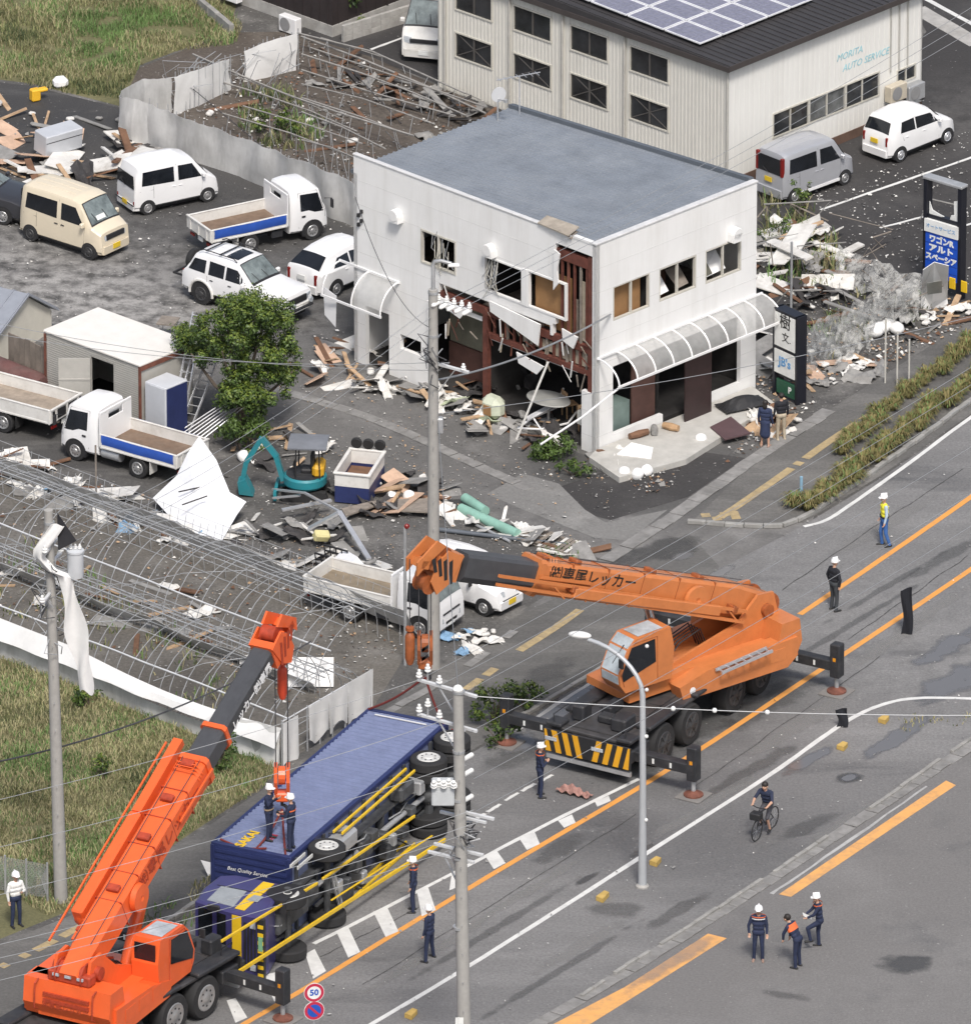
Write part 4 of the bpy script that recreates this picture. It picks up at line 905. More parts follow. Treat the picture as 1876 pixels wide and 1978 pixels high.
 for y in(-0.28,0.28):m=MB();m.tube([(0.5,y,BH/2+0.05),(L1*0.5,y*0.9,BH/2+0.045),(L1,y,BH/2+0.05)],0.012,5);m.build('boom_rope',WIREM,bm1)
 for k in range(3):
  for sg in(1,-1):x=-2.0+RX+k*0.8;m=MB();m.box(x,x+0.62,min(sg*1.521,sg*1.532),max(sg*1.521,sg*1.532),1.62,2.02,ch=0.004);bld(m,'service_hatch',paint)
 for k in range(5):m=MB();y=-0.3+k*0.14;m.tube([M@Vector((-1.4,y,2.1)),M@Vector((-1.0,y+0.1,2.9)),M@Vector((-0.3,y,2.6)),M@Vector((0.3,y,2.1))],0.025,6);m.build('hydraulic_hose',BLACK,root)
 js=cs if tag_=='A' else-cs
 m=MB()
 for dz in(-0.2,0.14):m.beam((0.9 if tag_=='A' else 1.0,js*0.72,dz-0.25),(L1+(1.9 if tag_=='A' else 0.2),js*0.66,dz-0.05 if dz<0 else dz-0.12),0.1,0.09)
 for k in range(9):
  x=lerp(1.2,L1,k/9);m.beam((x,js*0.71,-0.42),(x+0.5,js*0.7,-0.1),0.05,0.05)
 m.box(2.0,L1-1.2,js*0.6 if js>0 else-0.8,js*0.8 if js>0 else-0.6,-0.36,-0.04,ch=0.03)
 if tag_=='B':
  m.box(1.6,L1-2.2,0.6,0.98,0.0,0.46,ch=0.05);m.prism([(L1-2.2,0.62,0.0),(L1+0.7,0.7,0.15),(L1+0.7,0.7,0.38),(L1-2.2,0.62,0.46)],(0,0.3,0));m.beam((0.5,1.15,0.3),(L1+0.5,1.15,0.35),0.05,0.05)
 bb(m,'folded_jib',paint)
 for x in(1.4,L1-1.2):m=MB();m.box(x-0.1,x+0.1,min(js*0.4,js*0.78),max(js*0.4,js*0.78),-0.2,0.0,ch=0.02);bb(m,'jib_bracket',worn)
 m=MB();m.lathe([(0.44,0.46),(0.46,0.52),(0.44,0.62),(0.1,0.64),(0.02,0.6)],22,'Y',(2.9,0,0.0))if cs>0 else m.lathe([(0.02,-0.6),(0.1,-0.64),(0.42,-0.62),(0.44,-0.46)],22,'Y',(2.9,0,0.0))
 bb(m,'hose_reel',paint,0.5)
 a=M@Vector((0.75+RX*0.5,0,1.95));c=B@Vector((4.3,0,-0.5));d=(c-a)
 m=MB();m.tube([a,a+d*0.72],0.2,14);m.build('lift_cylinder',paint,root,0.7)
 m=MB();m.tube([a+d*0.7,c],0.13,12);m.build('cylinder_rod',mat('chrome',(0.75,0.76,0.78),0.15,metal=0.9),root,0.7)
 m=MB()
 for e in(1,-1):m.prism([(L3-0.15,e*0.34,0.42),(L3+0.5,e*0.34,0.52),(L3+0.8,e*0.34,0.1),(L3+0.85,e*0.34,-0.5),(L3+0.5,e*0.34,-0.85),(L3+0.1,e*0.34,-0.45)],(0,e*0.06,0))
 m.box(L3-0.15,L3+0.1,-0.36,0.36,-0.42,0.45);m.box(L3+0.3,L3+0.7,-0.34,0.34,-0.2,0.3)
 hd=bb(m,'boom_head',paint)
 for e in(1,-1):
  for k in range(4):
   x=L3+0.02+k*0.24;q=MB()
   q.prism([(x,e*0.403,-0.45+0.1*k),(x+0.11,e*0.403,-0.5+0.1*k),(x+0.36,e*0.403,0.18),(x+0.25,e*0.403,0.28)],(0,e*0.005,0));q.build('hazard_stripe',BLACK if tag_=='A' else ORD_B,hd)
 for(x,z)in((L3+0.5,0.3),(L3+0.72,-0.62)):
  m=MB();m.lathe([(0.3,-0.24),(0.25,-0.2),(0.25,0.2),(0.3,0.24)],16,'Y',(x,0,z));m.build('sheave',worn,hd,0.6)
 m=MB();m.prism([(L3+0.55,-0.28,0.62),(L3+0.95,-0.28,0.75),(L3+1.5,-0.28,0.0),(L3+1.35,-0.28,-0.4),(L3+1.1,-0.28,0.0)],(0,0.07,0));m.prism([(L3+0.55,0.21,0.62),(L3+0.95,0.21,0.75),(L3+1.5,0.21,0.0),(L3+1.35,0.21,-0.4),(L3+1.1,0.21,0.0)],(0,0.07,0))
 m.box(L3+1.0,L3+1.3,-0.28,0.28,-0.15,0.1);m.build('top_sheave_bracket',paint,hd)
 for k in range(3):
  q=MB();q.tube([(L1-0.3-k*0.12,-0.46,0.3),(L1-0.3-k*0.12,-0.3,0.66),(L1-0.3-k*0.12,0.3,0.66),(L1-0.3-k*0.12,0.46,0.3)],0.02,5);q.build('guard_hoop',paint,bm1)
 if text1:
  t,size,x,side,m_,par,z,w_=text1
  letter(t,size,m_,bm1,face_M((x,side*(BW/2+0.012),z),(-side,0,0),(0,side,0)),bold=0.004,sx=1.12)if True else None
 if text2:
  t,size,x,side,m_,z,w_=text2
  letter(t,size,m_,bm3,face_M((x,side*(w_/2+0.002),z),(-side,0,0),(0,side,0)),bold=0.01)
 RM=root.matrix_basis if False else frame((ccen.x,ccen.y,0),cang)
 Mi=RM.inverted()
 for(kind,off,zb_)in hooks:
  tip=RM@B@Vector((L3+off,0.0 if kind=='main' else-0.15*cs,-0.62 if kind=='main' else 0.0))
  p=Vector((tip.x,tip.y,zb_))
  if kind=='main':
   m=MB()
   for e in(-1,1):m.prism([(p.x+e*0.13,p.y-0.26,zb_+0.5),(p.x+e*0.13,p.y+0.26,zb_+0.5),(p.x+e*0.13,p.y+0.34,zb_+0.1),(p.x+e*0.13,p.y+0.14,zb_-0.45),(p.x+e*0.13,p.y-0.14,zb_-0.45),(p.x+e*0.13,p.y-0.34,zb_+0.1)],(e*0.1,0,0))
   m.box(p.x-0.2,p.x+0.2,p.y-0.2,p.y+0.2,zb_-0.6,zb_-0.3,ch=0.05);m.lathe([(0.28,-0.1),(0.28,0.1)],14,'X',(p.x,p.y,zb_+0.2))
   m.T=Matrix();hk=MB();hk.v=[tuple(Mi@Vector(v))for v in m.v];hk.f=m.f;hk.m=m.m
   h=hk.build('hook_block',paint if tag_=='B' else ORD_A,root)
   if tag_=='A':
    for k in range(2):q=MB();q.prism([tuple(Mi@Vector(v))for v in[(p.x-0.1,p.y-0.345,zb_+0.05-k*0.3),(p.x+0.1,p.y-0.345,zb_+0.2-k*0.3),(p.x+0.1,p.y-0.345,zb_+0.3-k*0.3),(p.x-0.1,p.y-0.345,zb_+0.15-k*0.3)]],(0,0,0.01));q.build('hazard_stripe',BLACK,h)
   q=MB();c0=Vector((p.x,p.y,zb_-0.75))
   q.tube([Mi@v for v in[Vector((p.x,p.y,zb_-0.5)),c0+Vector((0,0,0.1))]+[c0+Vector((0.15*sin(t),0,-0.15+0.15*cos(t)))for t in[k*4.4/10 for k in range(11)]]],0.05,8);q.build('crane_hook',CHASSIS,h,0.7)
   ends=[(-0.18,-0.1),(0.18,-0.1),(-0.18,0.1),(0.18,0.1)]
   zt=zb_+0.45
  else:
   m=MB();m.lathe([(0.02,-0.75),(0.09,-0.7),(0.15,-0.5),(0.15,0.2),(0.1,0.3),(0.05,0.35),(0.13,0.4),(0.13,0.5),(0.03,0.52)],14,'Z',tuple(Mi@p));m.build('auxiliary_hook',mat('hook_red',(0.6,0.07,0.03),0.45)if tag_=='B' else ORD_A,root,0.6)
   ends=[(0,0)];zt=zb_+0.5
  for(dx,dy)in ends:
   m=MB();m.tube([Mi@Vector((tip.x+dx,tip.y+dy,tip.z)),Mi@Vector((p.x+dx,p.y+dy,zt))],0.016,5);m.build('hoist_rope',WIREM,root)
 return root,M,B,frame((ccen.x,ccen.y,0),cang)
cA=(G(967,1447)+G(1628,1330))/2;aA=HEAD((1628,1330),(1352,1530))
pv=G(1455,1165,2.95);hdA=G(838,1088,7.75);sA=atan2(hdA.y-pv.y,hdA.x-pv.x);Lh=hypot(hdA.y-pv.y,hdA.x-pv.x)
slewA=Vector((pv.x+3.4*cos(sA),pv.y+3.4*sin(sA),0))
elA=atan2(7.75-2.95,Lh);LA=hypot(Lh,4.8)
INK=mat('lettering_black',(0.02,0.018,0.016),0.6)
WLET=mat('lettering_white',(0.78,0.78,0.78),0.6)
rA,MA,BA,FA=crane('orange mobile crane on black outriggers, boom lettered in black, cab facing the photo\'s left','A',OR_A,ORD_A,cA,aA,slewA,sA,2.95,elA,LA*0.70,LA-1.0,LA-0.6,1,[('main',0.72,5.05),('aux',1.45,5.35)],span=(6.7,8.7),deck_front=0.7,text1=('㈱専尾レッカー',0.46,LA*0.70-2.1,1,INK,None,0.24,0.86),PX=-3.4,CB=(0.8,-0.25,0.5))
m=MB()
for y in(1.58,1.86):m.beam((-2.6,y,2.24),(-0.6,y,2.08),0.05,0.09)
for k in range(7):x=lerp(-2.5,-0.7,k/6);m.beam((x,1.58,lerp(2.24,2.08,k/6)),(x,1.86,lerp(2.24,2.08,k/6)),0.04,0.04)
o=m.build('access_ladder',ALU,rA);o.matrix_local=MA
m=MB();m.lathe([(0.11,1.522),(0.11,1.53)],16,'Y',(0.25,0,1.62));o=m.build('round_badge',WLET,rA);o.matrix_local=MA
pb_=G(152,1872,3.0);hdB=G(528,1238,8.7);sB=atan2(hdB.y-pb_.y,hdB.x-pb_.x);LhB=hypot(hdB.y-pb_.y,hdB.x-pb_.x);LB=hypot(LhB,5.7);elB=atan2(5.7,LhB)
slewB=Vector((pb_.x+2.0*cos(sB),pb_.y+2.0*sin(sB),0));aB=HEAD((0,2200),(590,1855))
cB=Vector((slewB.x+0.2*cos(aB),slewB.y+0.2*sin(aB),0))
rB,MB_,BB,FB=crane('red-orange mobile crane in the lower left corner, raised boom with white lettering on black','B',OR_B,ORD_B,cB,aB,slewB,sB,3.0,elB,LB*0.60,LB*0.70,LB-0.5,-1,[('main',0.72,4.0),('aux',1.4,7.2)],span=(6.6,7.4),deck_front=0.2,text1=('㈱専尾レッカー',0.5,LB*0.60-2.6,-1,ORD_B,None,0.1,0.86),text2=('レッカー㈱専尾',0.36,LB*0.83,-1,WLET,0.06,0.8),axles=(2.3,0.8,-1.2,-2.7))
for k in range(2):
 m=MB();m.box(-2.78,-2.72,-0.75,0.75,2.32-k*0.2,2.42-k*0.2);o=m.build('rear_slot',ORD_B,rB);o.matrix_local=MB_
for y in(-0.95,0.95):
 m=MB();m.tube([(-2.65,y,2.75),(-2.87,y,2.7),(-2.93,y,1.95),(-2.75,y,1.85)],0.025,6);o=m.build('grab_rail',ORD_B,rB);o.matrix_local=MB_
m=MB();m.box(-2.6,-2.2,-0.7,0.7,2.75,3.1,ch=0.05);o=m.build('rear_cover',ORD_B,rB);o.matrix_local=MB_
for k in range(3):
 m=MB();m.box(-2.65,-2.59,-0.5+k*0.4,-0.3+k*0.4,2.95,3.03);o=m.build('work_lamp',LAMP,rB);o.matrix_local=MB_
o=letter('㈱専尾レッカー',0.22,ORD_B,rB,MB_@face_M((-2.795,0,2.05),(0,-1,0),(-1,0,0.1)))
o=letter('TEL 0548-22-1190',0.14,ORD_B,rB,MB_@face_M((-3.53,0,1.82),(0,-1,0),(-1,0,0.1)))if False else None
m=MB();m.tube([(2.6,0.95,0.0),(2.6,0.95,0.5)],0.24,14);
m=MB();m.lathe([(0.02,-0.45),(0.2,-0.4),(0.22,0.3),(0.1,0.45),(0.02,0.46)],14,'X',(2.0,0.75,0.0));o=m.build('hose_drum',OR_B,rB,0.6);o.matrix_local=BB
# overturned lorry
BLUEC=mat('container_blue',(0.165,0.195,0.32),0.45,var=0.12,coat=0.15,dirt=0.3,dcol=(0.19,0.21,0.34),dscale=0.8)
NAVY=mat('navy_panel',(0.022,0.032,0.11),0.5,var=0.15)
PURP=mat('cab_purple',(0.050,0.045,0.145),0.35,var=0.12,coat=0.3)
YELP=mat('yellow_rail',(0.72,0.47,0.02),0.45,var=0.08)
UNDER=mat('undercarriage',(0.05,0.052,0.055),0.6,var=0.4,scale=5,dirt=0.5,dcol=(0.13,0.14,0.15),dscale=3)
LTGREY=mat('pale_rail',(0.55,0.55,0.53),0.5,var=0.1)
q0,q1,q2,q3=G(415,1620,2.5),G(720,1362,2.55),G(855,1400,2.55),G(555,1668,2.5)
near=(q0+q3)/2;far=(q1+q2)/2
f=(near-far);CL=hypot(f.x,f.y);fa=atan2(f.y,f.x)
lor=thing('overturned_lorry','blue container lorry lying on its side, yellow side rails and wheels showing','lorry',(0,0,0),0)
CH=2.6
LM=Matrix(((cos(fa),0,sin(fa),0),(sin(fa),0,-cos(fa),0),(0,1,0,0),(0,0,0,1)))
mid=(near+far)/2
o_=Vector((mid.x,mid.y,0))-Vector((sin(fa),-cos(fa),0))*(1.05+CH/2)
LWM=Matrix.Translation((o_.x,o_.y,1.27))@LM;lor.matrix_world=LWM
xb,xf_=-CL/2,CL/2
def lb(m,name,mt,sm=False,par=None):return m.build(name,mt,par or lor,sm)
m=MB();z0,z1=1.05,1.05+CH
m.box(xb,xf_,-1.22,1.2,z0+0.03,z1-0.03)
cont=lb(m,'container',BLUEC)
m=MB();n=int(CL/0.25)
for k in range(n):
 x=lerp(xb+0.14,xf_-0.14,(k+0.5)/n);p_=(CL-0.28)/n
 m.prism([(x-p_*0.36,1.2,z0+0.12),(x-p_*0.22,1.262,z0+0.12),(x+p_*0.22,1.262,z0+0.12),(x+p_*0.36,1.2,z0+0.12)],(0,0,CH-0.24))
o=lb(m,'side_corrugation',BLUEC,par=cont);o['kind']='stuff'
for(a,c,w_,h_)in(((xb,1.2,z0+0.06),(xf_,1.2,z0+0.06),0.14,0.14),((xb,1.2,z1-0.06),(xf_,1.2,z1-0.06),0.12,0.12),((xf_-0.06,1.2,z0),(xf_-0.06,1.2,z1),0.14,0.13),((xb+0.06,1.2,z0),(xb+0.06,1.2,z1),0.14,0.13),((xf_-0.02,-1.2,z0+0.05),(xf_-0.02,1.2,z0+0.05),0.12,0.12),((xf_-0.02,-1.2,z1-0.05),(xf_-0.02,1.2,z1-0.05),0.12,0.12)):
 m=MB();m.beam(a,c,w_,h_,ch=0.01);lb(m,'container_rail',NAVY if a[0]!=xb or True else BLUEC,par=cont)
m=MB();m.box(xf_,xf_+0.03,-1.15,1.15,z0+0.1,z1-0.1);lb(m,'container_front',NAVY,par=cont)
m=MB()
for k in range(11):y=lerp(-1.05,1.05,k/10);m.box(xf_+0.03,xf_+0.055,y-0.05,y+0.05,z0+0.14,z1-0.14)
lb(m,'front_ribs',NAVY,par=cont)
letter('SARO',0.62,YELP,cont,face_M((xf_-0.85,1.25,z0+1.85),(0,0,-1),(0,1,0))@Matrix.Identity(4),bold=0.02)if False else None
letter('SAKAI',0.42,YELP,cont,face_M((xf_-0.62,1.27,z0+1.72),(-1,0,0.0),(0,1,0)),bold=0.015)
letter('引越',0.24,mat('lettering_red',(0.55,0.03,0.05),0.5),cont,face_M((xf_-1.0,1.27,z0+1.1),(-1,0,0),(0,1,0)))
letter('Best Quality Service',0.16,WLET,cont,face_M((xf_+0.06,0.55,z0+1.4),(0,0,-1),(1,0,0)),shear=0.3)
for z in(z0+1.2,z0+1.35):m=MB();m.box(xb+0.2,xb+0.24,1.246,1.26,z0+0.7,z1-0.5);lb(m,'locking_bar',WLET,par=cont);break
for x in(xb+0.35,):m=MB();m.box(x,x+0.03,1.246,1.28,z0+0.5,z1-0.4);lb(m,'locking_bar',WLET,par=cont)
m=MB();XF=xf_+2.4
for y in(-0.43,0.43):m.box(xb+0.3,XF-0.3,y-0.05,y+0.05,0.72,1.0)
for k in range(9):x=lerp(xb+0.5,XF-0.6,k/8);m.box(x-0.05,x+0.05,-0.43,0.43,0.76,0.94)
for k in range(12):x=lerp(xb+0.3,xf_-0.3,k/11);m.box(x-0.05,x+0.05,-1.15,1.15,0.98,1.06)
lb(m,'chassis_frame',UNDER)
AX=[xf_+1.3,xf_-1.3,xb+2.35,xb+0.75]
for i,x in enumerate(AX):
 m=MB();m.tube([(x,-0.95,0.52),(x,0.95,0.52)],0.1 if i<2 else 0.14,10)
 if i>=2:m.ball((x,0,0.52),0.3,12)
 m.box(x-0.5,x+0.5,0.5,0.58,0.6,0.68);m.box(x-0.5,x+0.5,-0.58,-0.5,0.6,0.68)
 lb(m,'axle',UNDER,0.6)
 for sg in(1,-1):
  wheel(lor,x,(0.62 if i==0 and sg>0 else sg*1.06),0.56,0.32,LTGREY,z=0.52)
  if i>=2:wheel(lor,x,sg*0.72,0.56,0.3,LTGREY,z=0.52)
m=MB();m.tube([(AX[2],0,0.58),(xf_+0.4,0,0.75)],0.08,10);lb(m,'drive_shaft',STEEL,0.6)
m=MB();m.box(xf_-0.1,XF-0.5,-0.4,0.4,0.5,0.95,ch=0.08);lb(m,'engine',UNDER)
m=MB();m.box(xf_-0.9,xf_+0.0,-0.3,0.3,0.55,0.9,ch=0.1);lb(m,'gearbox',UNDER)
for(x0,x1,y0,y1,zz0,zz1,nm,mt)in((xf_-3.2,xf_-2.0,0.5,1.05,0.42,0.95,'fuel_tank',STEEL),(xf_-2.9,xf_-1.9,-1.1,-0.5,0.4,0.95,'battery_box',UNDER),(xb+3.4,xb+4.3,0.5,1.0,0.45,0.9,'tool_box',UNDER),(xf_-4.4,xf_-3.6,-0.35,0.35,0.5,0.72,'air_tank',UNDER),(xb+4.6,xb+5.2,-1.0,-0.5,0.45,0.85,'spare_carrier',UNDER)):
 m=MB();m.box(x0,x1,y0,y1,zz0,zz1,ch=0.08);lb(m,nm,mt)
def rail(a,c,mt=YELP,w_=0.09,h_=0.06,nm='side_guard_rail'):m=MB();m.beam(a,c,w_,h_,ch=0.012);return lb(m,nm,mt)
for zz in(0.52,0.8):rail((xb+3.3,1.18,zz),(xf_-2.3,1.18,zz))
for zz in(0.52,0.8):rail((xb+3.3,-1.2,zz),(xf_-1.9,-1.2,zz))
for x in(xb+3.6,xb+5.0,xf_-3.6,xf_-2.5):
 for sg in(1,-1):rail((x,sg*1.16,0.5),(x,sg*1.0,1.05),UNDER,0.05,0.05,'rail_bracket')
LWi=LWM.inverted()
for a_,c_,w_ in(((460,1879,1.0),(860,1623,0.3),0.13),((428,1819,2.2),(613,1707,1.8),0.09),((623,1699,1.75),(801,1577,1.35),0.09),((640,1740,0.9),(835,1615,0.5),0.04)):rail(tuple(LWi@G(*a_)),tuple(LWi@G(*c_)),nm='under_rail',w_=w_)
for k in range(10):x=lerp(xb+3.0,xf_-1.9,k/9);m=MB();y=ru(-0.9,0.6);m.box(x-ru(0.1,0.25),x+ru(0.1,0.25),y-ru(0.1,0.25),y+ru(0.1,0.25),ru(0.3,0.5),0.95,ch=0.04);lb(m,'undercarriage_box',UNDER if k%3 else STEEL)
for zz in(0.62,0.86):rail((xf_-0.55,1.2,zz),(xf_+0.45,1.2,zz),LTGREY,0.12,0.04,'pale_guard_rail')
for k in range(2):
 m=MB();x=xf_-2.1+k*0.0
m=MB()
for y in(-0.35,0.0):m.beam((xf_-1.75+y*0.2,-1.1,0.3+y*0.2),(xf_-1.45+y*0.2,0.2,0.44+y*0.2),0.05,0.05)
for k in range(5):m.beam((xf_-1.75+0.06*k-0.02,-1.1+0.27*k,0.3+0.03*k),(xf_-1.82+0.06*k,-1.1+0.27*k,0.23+0.03*k),0.03,0.03)
lb(m,'step_ladder',STEEL)
for k in range(14):
 x=lerp(xb+0.8,XF-0.6,k/13);m=MB()
 y=ru(-0.38,0.38);m.tube([(x,y,0.7),(x+ru(0.3,0.9),y+ru(-0.1,0.1),ru(0.5,0.62)),(x+1.2,y+ru(-0.2,0.2),0.72)],0.022,5);lb(m,'air_line',UNDER if k%3 else STEEL)
m=MB();m.beam((xb+0.1,-1.2,0.55),(xb+0.1,1.2,0.55),0.1,0.12);lb(m,'rear_underrun',CHASSIS)
for y in(-1.0,0.9):m=MB();m.box(xb-0.02,xb+0.04,y-0.2,y+0.2,0.75,0.9);lb(m,'tail_light',REDL)
m=MB();m.box(xb-0.12,xb-0.02,-1.2,1.2,z0,z1-0.02);lb(m,'rear_doors',NAVY,par=cont)
cx0,cx1=xf_+0.8,XF+0.75;CT=0.8
prof=[(cx0,0.9),(cx0,2.45),(cx0+0.25,2.85),(cx0+1.2,2.9),(cx1-0.25,2.72),(cx1-0.08,2.0),(cx1,1.4),(cx1+0.02,0.5),(cx1-0.45,0.45)]
m=MB();n=len(prof);ys=[(-1.22,0.93),(-1.16,1.0),(CT-0.06,1.0),(CT,0.93)]
cxm,czm=(cx0+cx1)/2,1.7;vs=[]
for y,s_ in ys:vs+=[(cxm+(x-cxm)*s_,y,czm+(z-czm)*s_)for x,z in prof]
fs=[tuple(range(n)),tuple(range(3*n,4*n))[::-1]]+[(r*n+i,r*n+(i+1)%n,(r+1)*n+(i+1)%n,(r+1)*n+i)for r in range(3)for i in range(n)]
m.add(vs,fs);cab=lb(m,'lorry_cab',PURP)
def cp(poly,y,th,nm,mt):m=MB();m.prism([(x,y,z)for x,z in poly],(0,th,0));return lb(m,nm,mt,par=cab)
cp([(cx0+0.95,1.62),(cx1-0.3,1.5),(cx1-0.38,2.4),(cx0+0.95,2.45)],CT+0.002,0.012,'side_window',mat('pale_glass',(0.3,0.32,0.33),0.15,spec=0.7))
cp([(cx0+0.9,1.12),(cx1-0.2,1.1),(cx1-0.22,1.42),(cx0+0.9,1.48)],CT+0.002,0.012,'yellow_band',YELP)
cp([(cx0+0.15,1.12),(cx0+0.85,1.12),(cx0+0.85,1.48),(cx0+0.15,1.48)],CT+0.002,0.012,'yellow_band',YELP)
cp([(cx0+1.1,1.0),(cx0+1.5,1.0),(cx0+1.5,1.35),(cx0+1.1,1.3)],CT+0.016,0.01,'lower_window',mat('pale_glass',(0.3,0.32,0.33),0.15,spec=0.7))
cp([(cx0+0.88,0.75),(cx0+0.9,2.6),(cx0+0.93,2.6),(cx0+0.91,0.75)],CT+0.002,0.008,'door_seam',BLACK)
k_=MB();arch(k_,AX[0],CT+0.005,0.4,0.62,0.52);lb(k_,'wheel_arch',BLACK,par=cab)
def cf(y0,y1,za,zb_,nm,mt,off=0.02,th=0.03):
 xa=interp([(0.5,cx1+0.02),(1.4,cx1),(2.0,cx1-0.08),(2.72,cx1-0.25)],za)+off;xb_=interp([(0.5,cx1+0.02),(1.4,cx1),(2.0,cx1-0.08),(2.72,cx1-0.25)],zb_)+off
 m=MB();m.prism([(xa,y0,za),(xa,y1,za),(xb_,y1,zb_),(xb_,y0,zb_)],(-th,0,0));return lb(m,nm,mt,par=cab)
cf(-1.05,CT-0.16,1.62,2.6,'windscreen',GLASS)
cf(-1.1,CT-0.1,1.1,1.4,'yellow_band',YELP)
for k in range(4):cf(-0.95,CT-0.25,0.62+k*0.11,0.68+k*0.11,'grille_bar',BLACK,0.03)
cf(-1.15,CT-0.05,0.34,0.56,'front_bumper',BLACK,0.05,0.12)
for k in range(7):cf(-1.1+k*0.26,-0.98+k*0.26,0.36,0.54,'hazard_stripe',YELP,0.056,0.01)
for y in(-0.95,0.4):cf(y,y+0.2,0.62,0.8,'headlight',LAMP,0.035)
for y in(-0.25,):cf(y,y+0.45,0.38,0.52,'number_plate',mat('plate_green',(0.2,0.42,0.25),0.5),0.066)
m=MB();m.tube([(cx1-0.15,CT-0.1,2.3),(cx1+0.2,CT+0.1,2.2),(cx1+0.2,CT+0.1,1.7)],0.02,6);m.box(cx1+0.15,cx1+0.25,CT,CT+0.2,1.7,2.1,ch=0.03);lb(m,'cab_mirror',BLACK,par=cab)
def sling(nm,a,c,lab,r=0.035):
 m=MB();a,c=Vector(a),Vector(c);m.tube([a.lerp(c,t)+Vector((0,0,-0.12*sin(pi*t)))for t in[k/8 for k in range(9)]],r,6)
 return tag(m.build(nm,SLING,None),lab,'lifting sling')
hkA=FA@BA@Vector((LA-0.6+0.72,0,-0.62));hkB=FB@BB@Vector((LB-0.5+0.72,0,-0.62))
ha,hb=Vector((hkA.x,hkA.y,4.15)),Vector((hkB.x,hkB.y,3.1))
LW=LWM
sling('lifting_sling',ha,LW@Vector((xb+0.1,1.25,z1-0.05)),'dark red sling from the right crane\'s hook to the far roof edge of the container')
sling('lifting_sling',ha,LW@Vector((xb+0.1,1.25,z0+0.05)),'dark red sling from the right crane\'s hook to the far floor edge of the container')
sling('lifting_sling',hb,LW@Vector((xf_-0.15,1.26,z0+0.25)),'dark red sling from the lower crane\'s hook to the near floor edge of the container')
sling('lifting_sling',hb,LW@Vector((xf_-0.2,1.26,z0+1.2)),'dark red sling beside the two workers, reaching the middle of the container\'s near end')
sling('loose_sling',LW@Vector((xf_-0.2,1.3,z1-0.2)),LW@Vector((xf_-0.2,1.3,z0+0.9)),'slack dark red strap lying across the near end of the blue container')
# BUILDINGS
WALLW=mat('white_wall',(0.80,0.80,0.79),0.7,var=0.03,scale=0.8,dirt=0.4,dcol=(0.55,0.535,0.5),dscale=1.6,run=0.12)
ROOFG=mat('blue_grey_roof',(0.25,0.275,0.31),0.5,metal=0.25,var=0.14,scale=0.9,dirt=0.5,dcol=(0.36,0.38,0.40),dscale=0.5)
FLASH=mat('dark_flashing',(0.11,0.125,0.145),0.5,var=0.1)
RSTEEL=mat('red_oxide_steel',(0.12,0.038,0.026),0.75,var=0.35,scale=3)
DARKIN=mat('dark_interior',(0.030,0.028,0.027),0.95,var=0.3)  # near-black base puts the shade of the rooms into the colour
PLY=mat('plywood',(0.30,0.165,0.07),0.8,var=0.2,scale=1.5)
PLAST=mat('grey_plaster',(0.1,0.098,0.08),0.9,var=0.25,scale=1.5)
INSUL=mat('pale_insulation',(0.42,0.37,0.29),0.9,var=0.25)
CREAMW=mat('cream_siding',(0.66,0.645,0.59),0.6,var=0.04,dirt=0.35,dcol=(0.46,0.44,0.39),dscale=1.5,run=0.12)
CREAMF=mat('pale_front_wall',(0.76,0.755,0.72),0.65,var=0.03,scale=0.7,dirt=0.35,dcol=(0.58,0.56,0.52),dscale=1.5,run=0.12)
FRAMEW=mat('window_frame',(0.55,0.53,0.47),0.5,var=0.1)
CLEAR=mat('clear_sheet',(0.62,0.62,0.6),0.25,var=0.15,alpha=0.42,spec=0.6)
RGLASS=mat('window_glass',(0.028,0.030,0.033),0.12,var=0.6,scale=0.8,spec=0.5)
def rects(u0,u1,z0,z1,holes):
 """split a wall rectangle round its openings"""
 us=sorted(set([u0,u1]+[min(max(h[k],u0),u1)for h in holes for k in(0,1)]));zs=sorted(set([z0,z1]+[min(max(h[k],z0),z1)for h in holes for k in(2,3)]))
 out=[]
 for i in range(len(us)-1):
  run=None
  for j in range(len(zs)-1):
   cu,cz=(us[i]+us[i+1])/2,(zs[j]+zs[j+1])/2
   solid=not any(h[0]<cu<h[1]and h[2]<cz<h[3]for h in holes)
   if solid:run=[zs[j]if run is None else run[0],zs[j+1]]
   elif run:out.append((us[i],us[i+1],*run));run=None
  if run:out.append((us[i],us[i+1],*run))
 return out
def wall(name,axis,at,u0,u1,z0,z1,holes,th,m,parent,sgn=1):
 """axis 'x': wall in the plane y=at running along x; axis 'y': plane x=at running along y; th grows inwards (sgn)"""
 b=MB()
 for(a,c,d,e)in rects(u0,u1,z0,z1,holes):
  if axis=='x':b.box(a,c,min(at,at+sgn*th),max(at,at+sgn*th),d,e)
  else:b.box(min(at,at+sgn*th),max(at,at+sgn*th),a,c,d,e)
 me=b.mesh(name,m);bm=bmesh.new();bm.from_mesh(me);bmesh.ops.remove_doubles(bm,verts=bm.verts,dist=1e-4)
 seen={};kill=[]
 for f in bm.faces:
  k=tuple(sorted(v.index for v in f.verts))
  if k in seen:kill+=[f,seen[k]]
  seen[k]=f
 bmesh.ops.delete(bm,geom=list(set(kill)),context='FACES');bm.to_mesh(me);bm.free()
 return obj(name,me,parent)
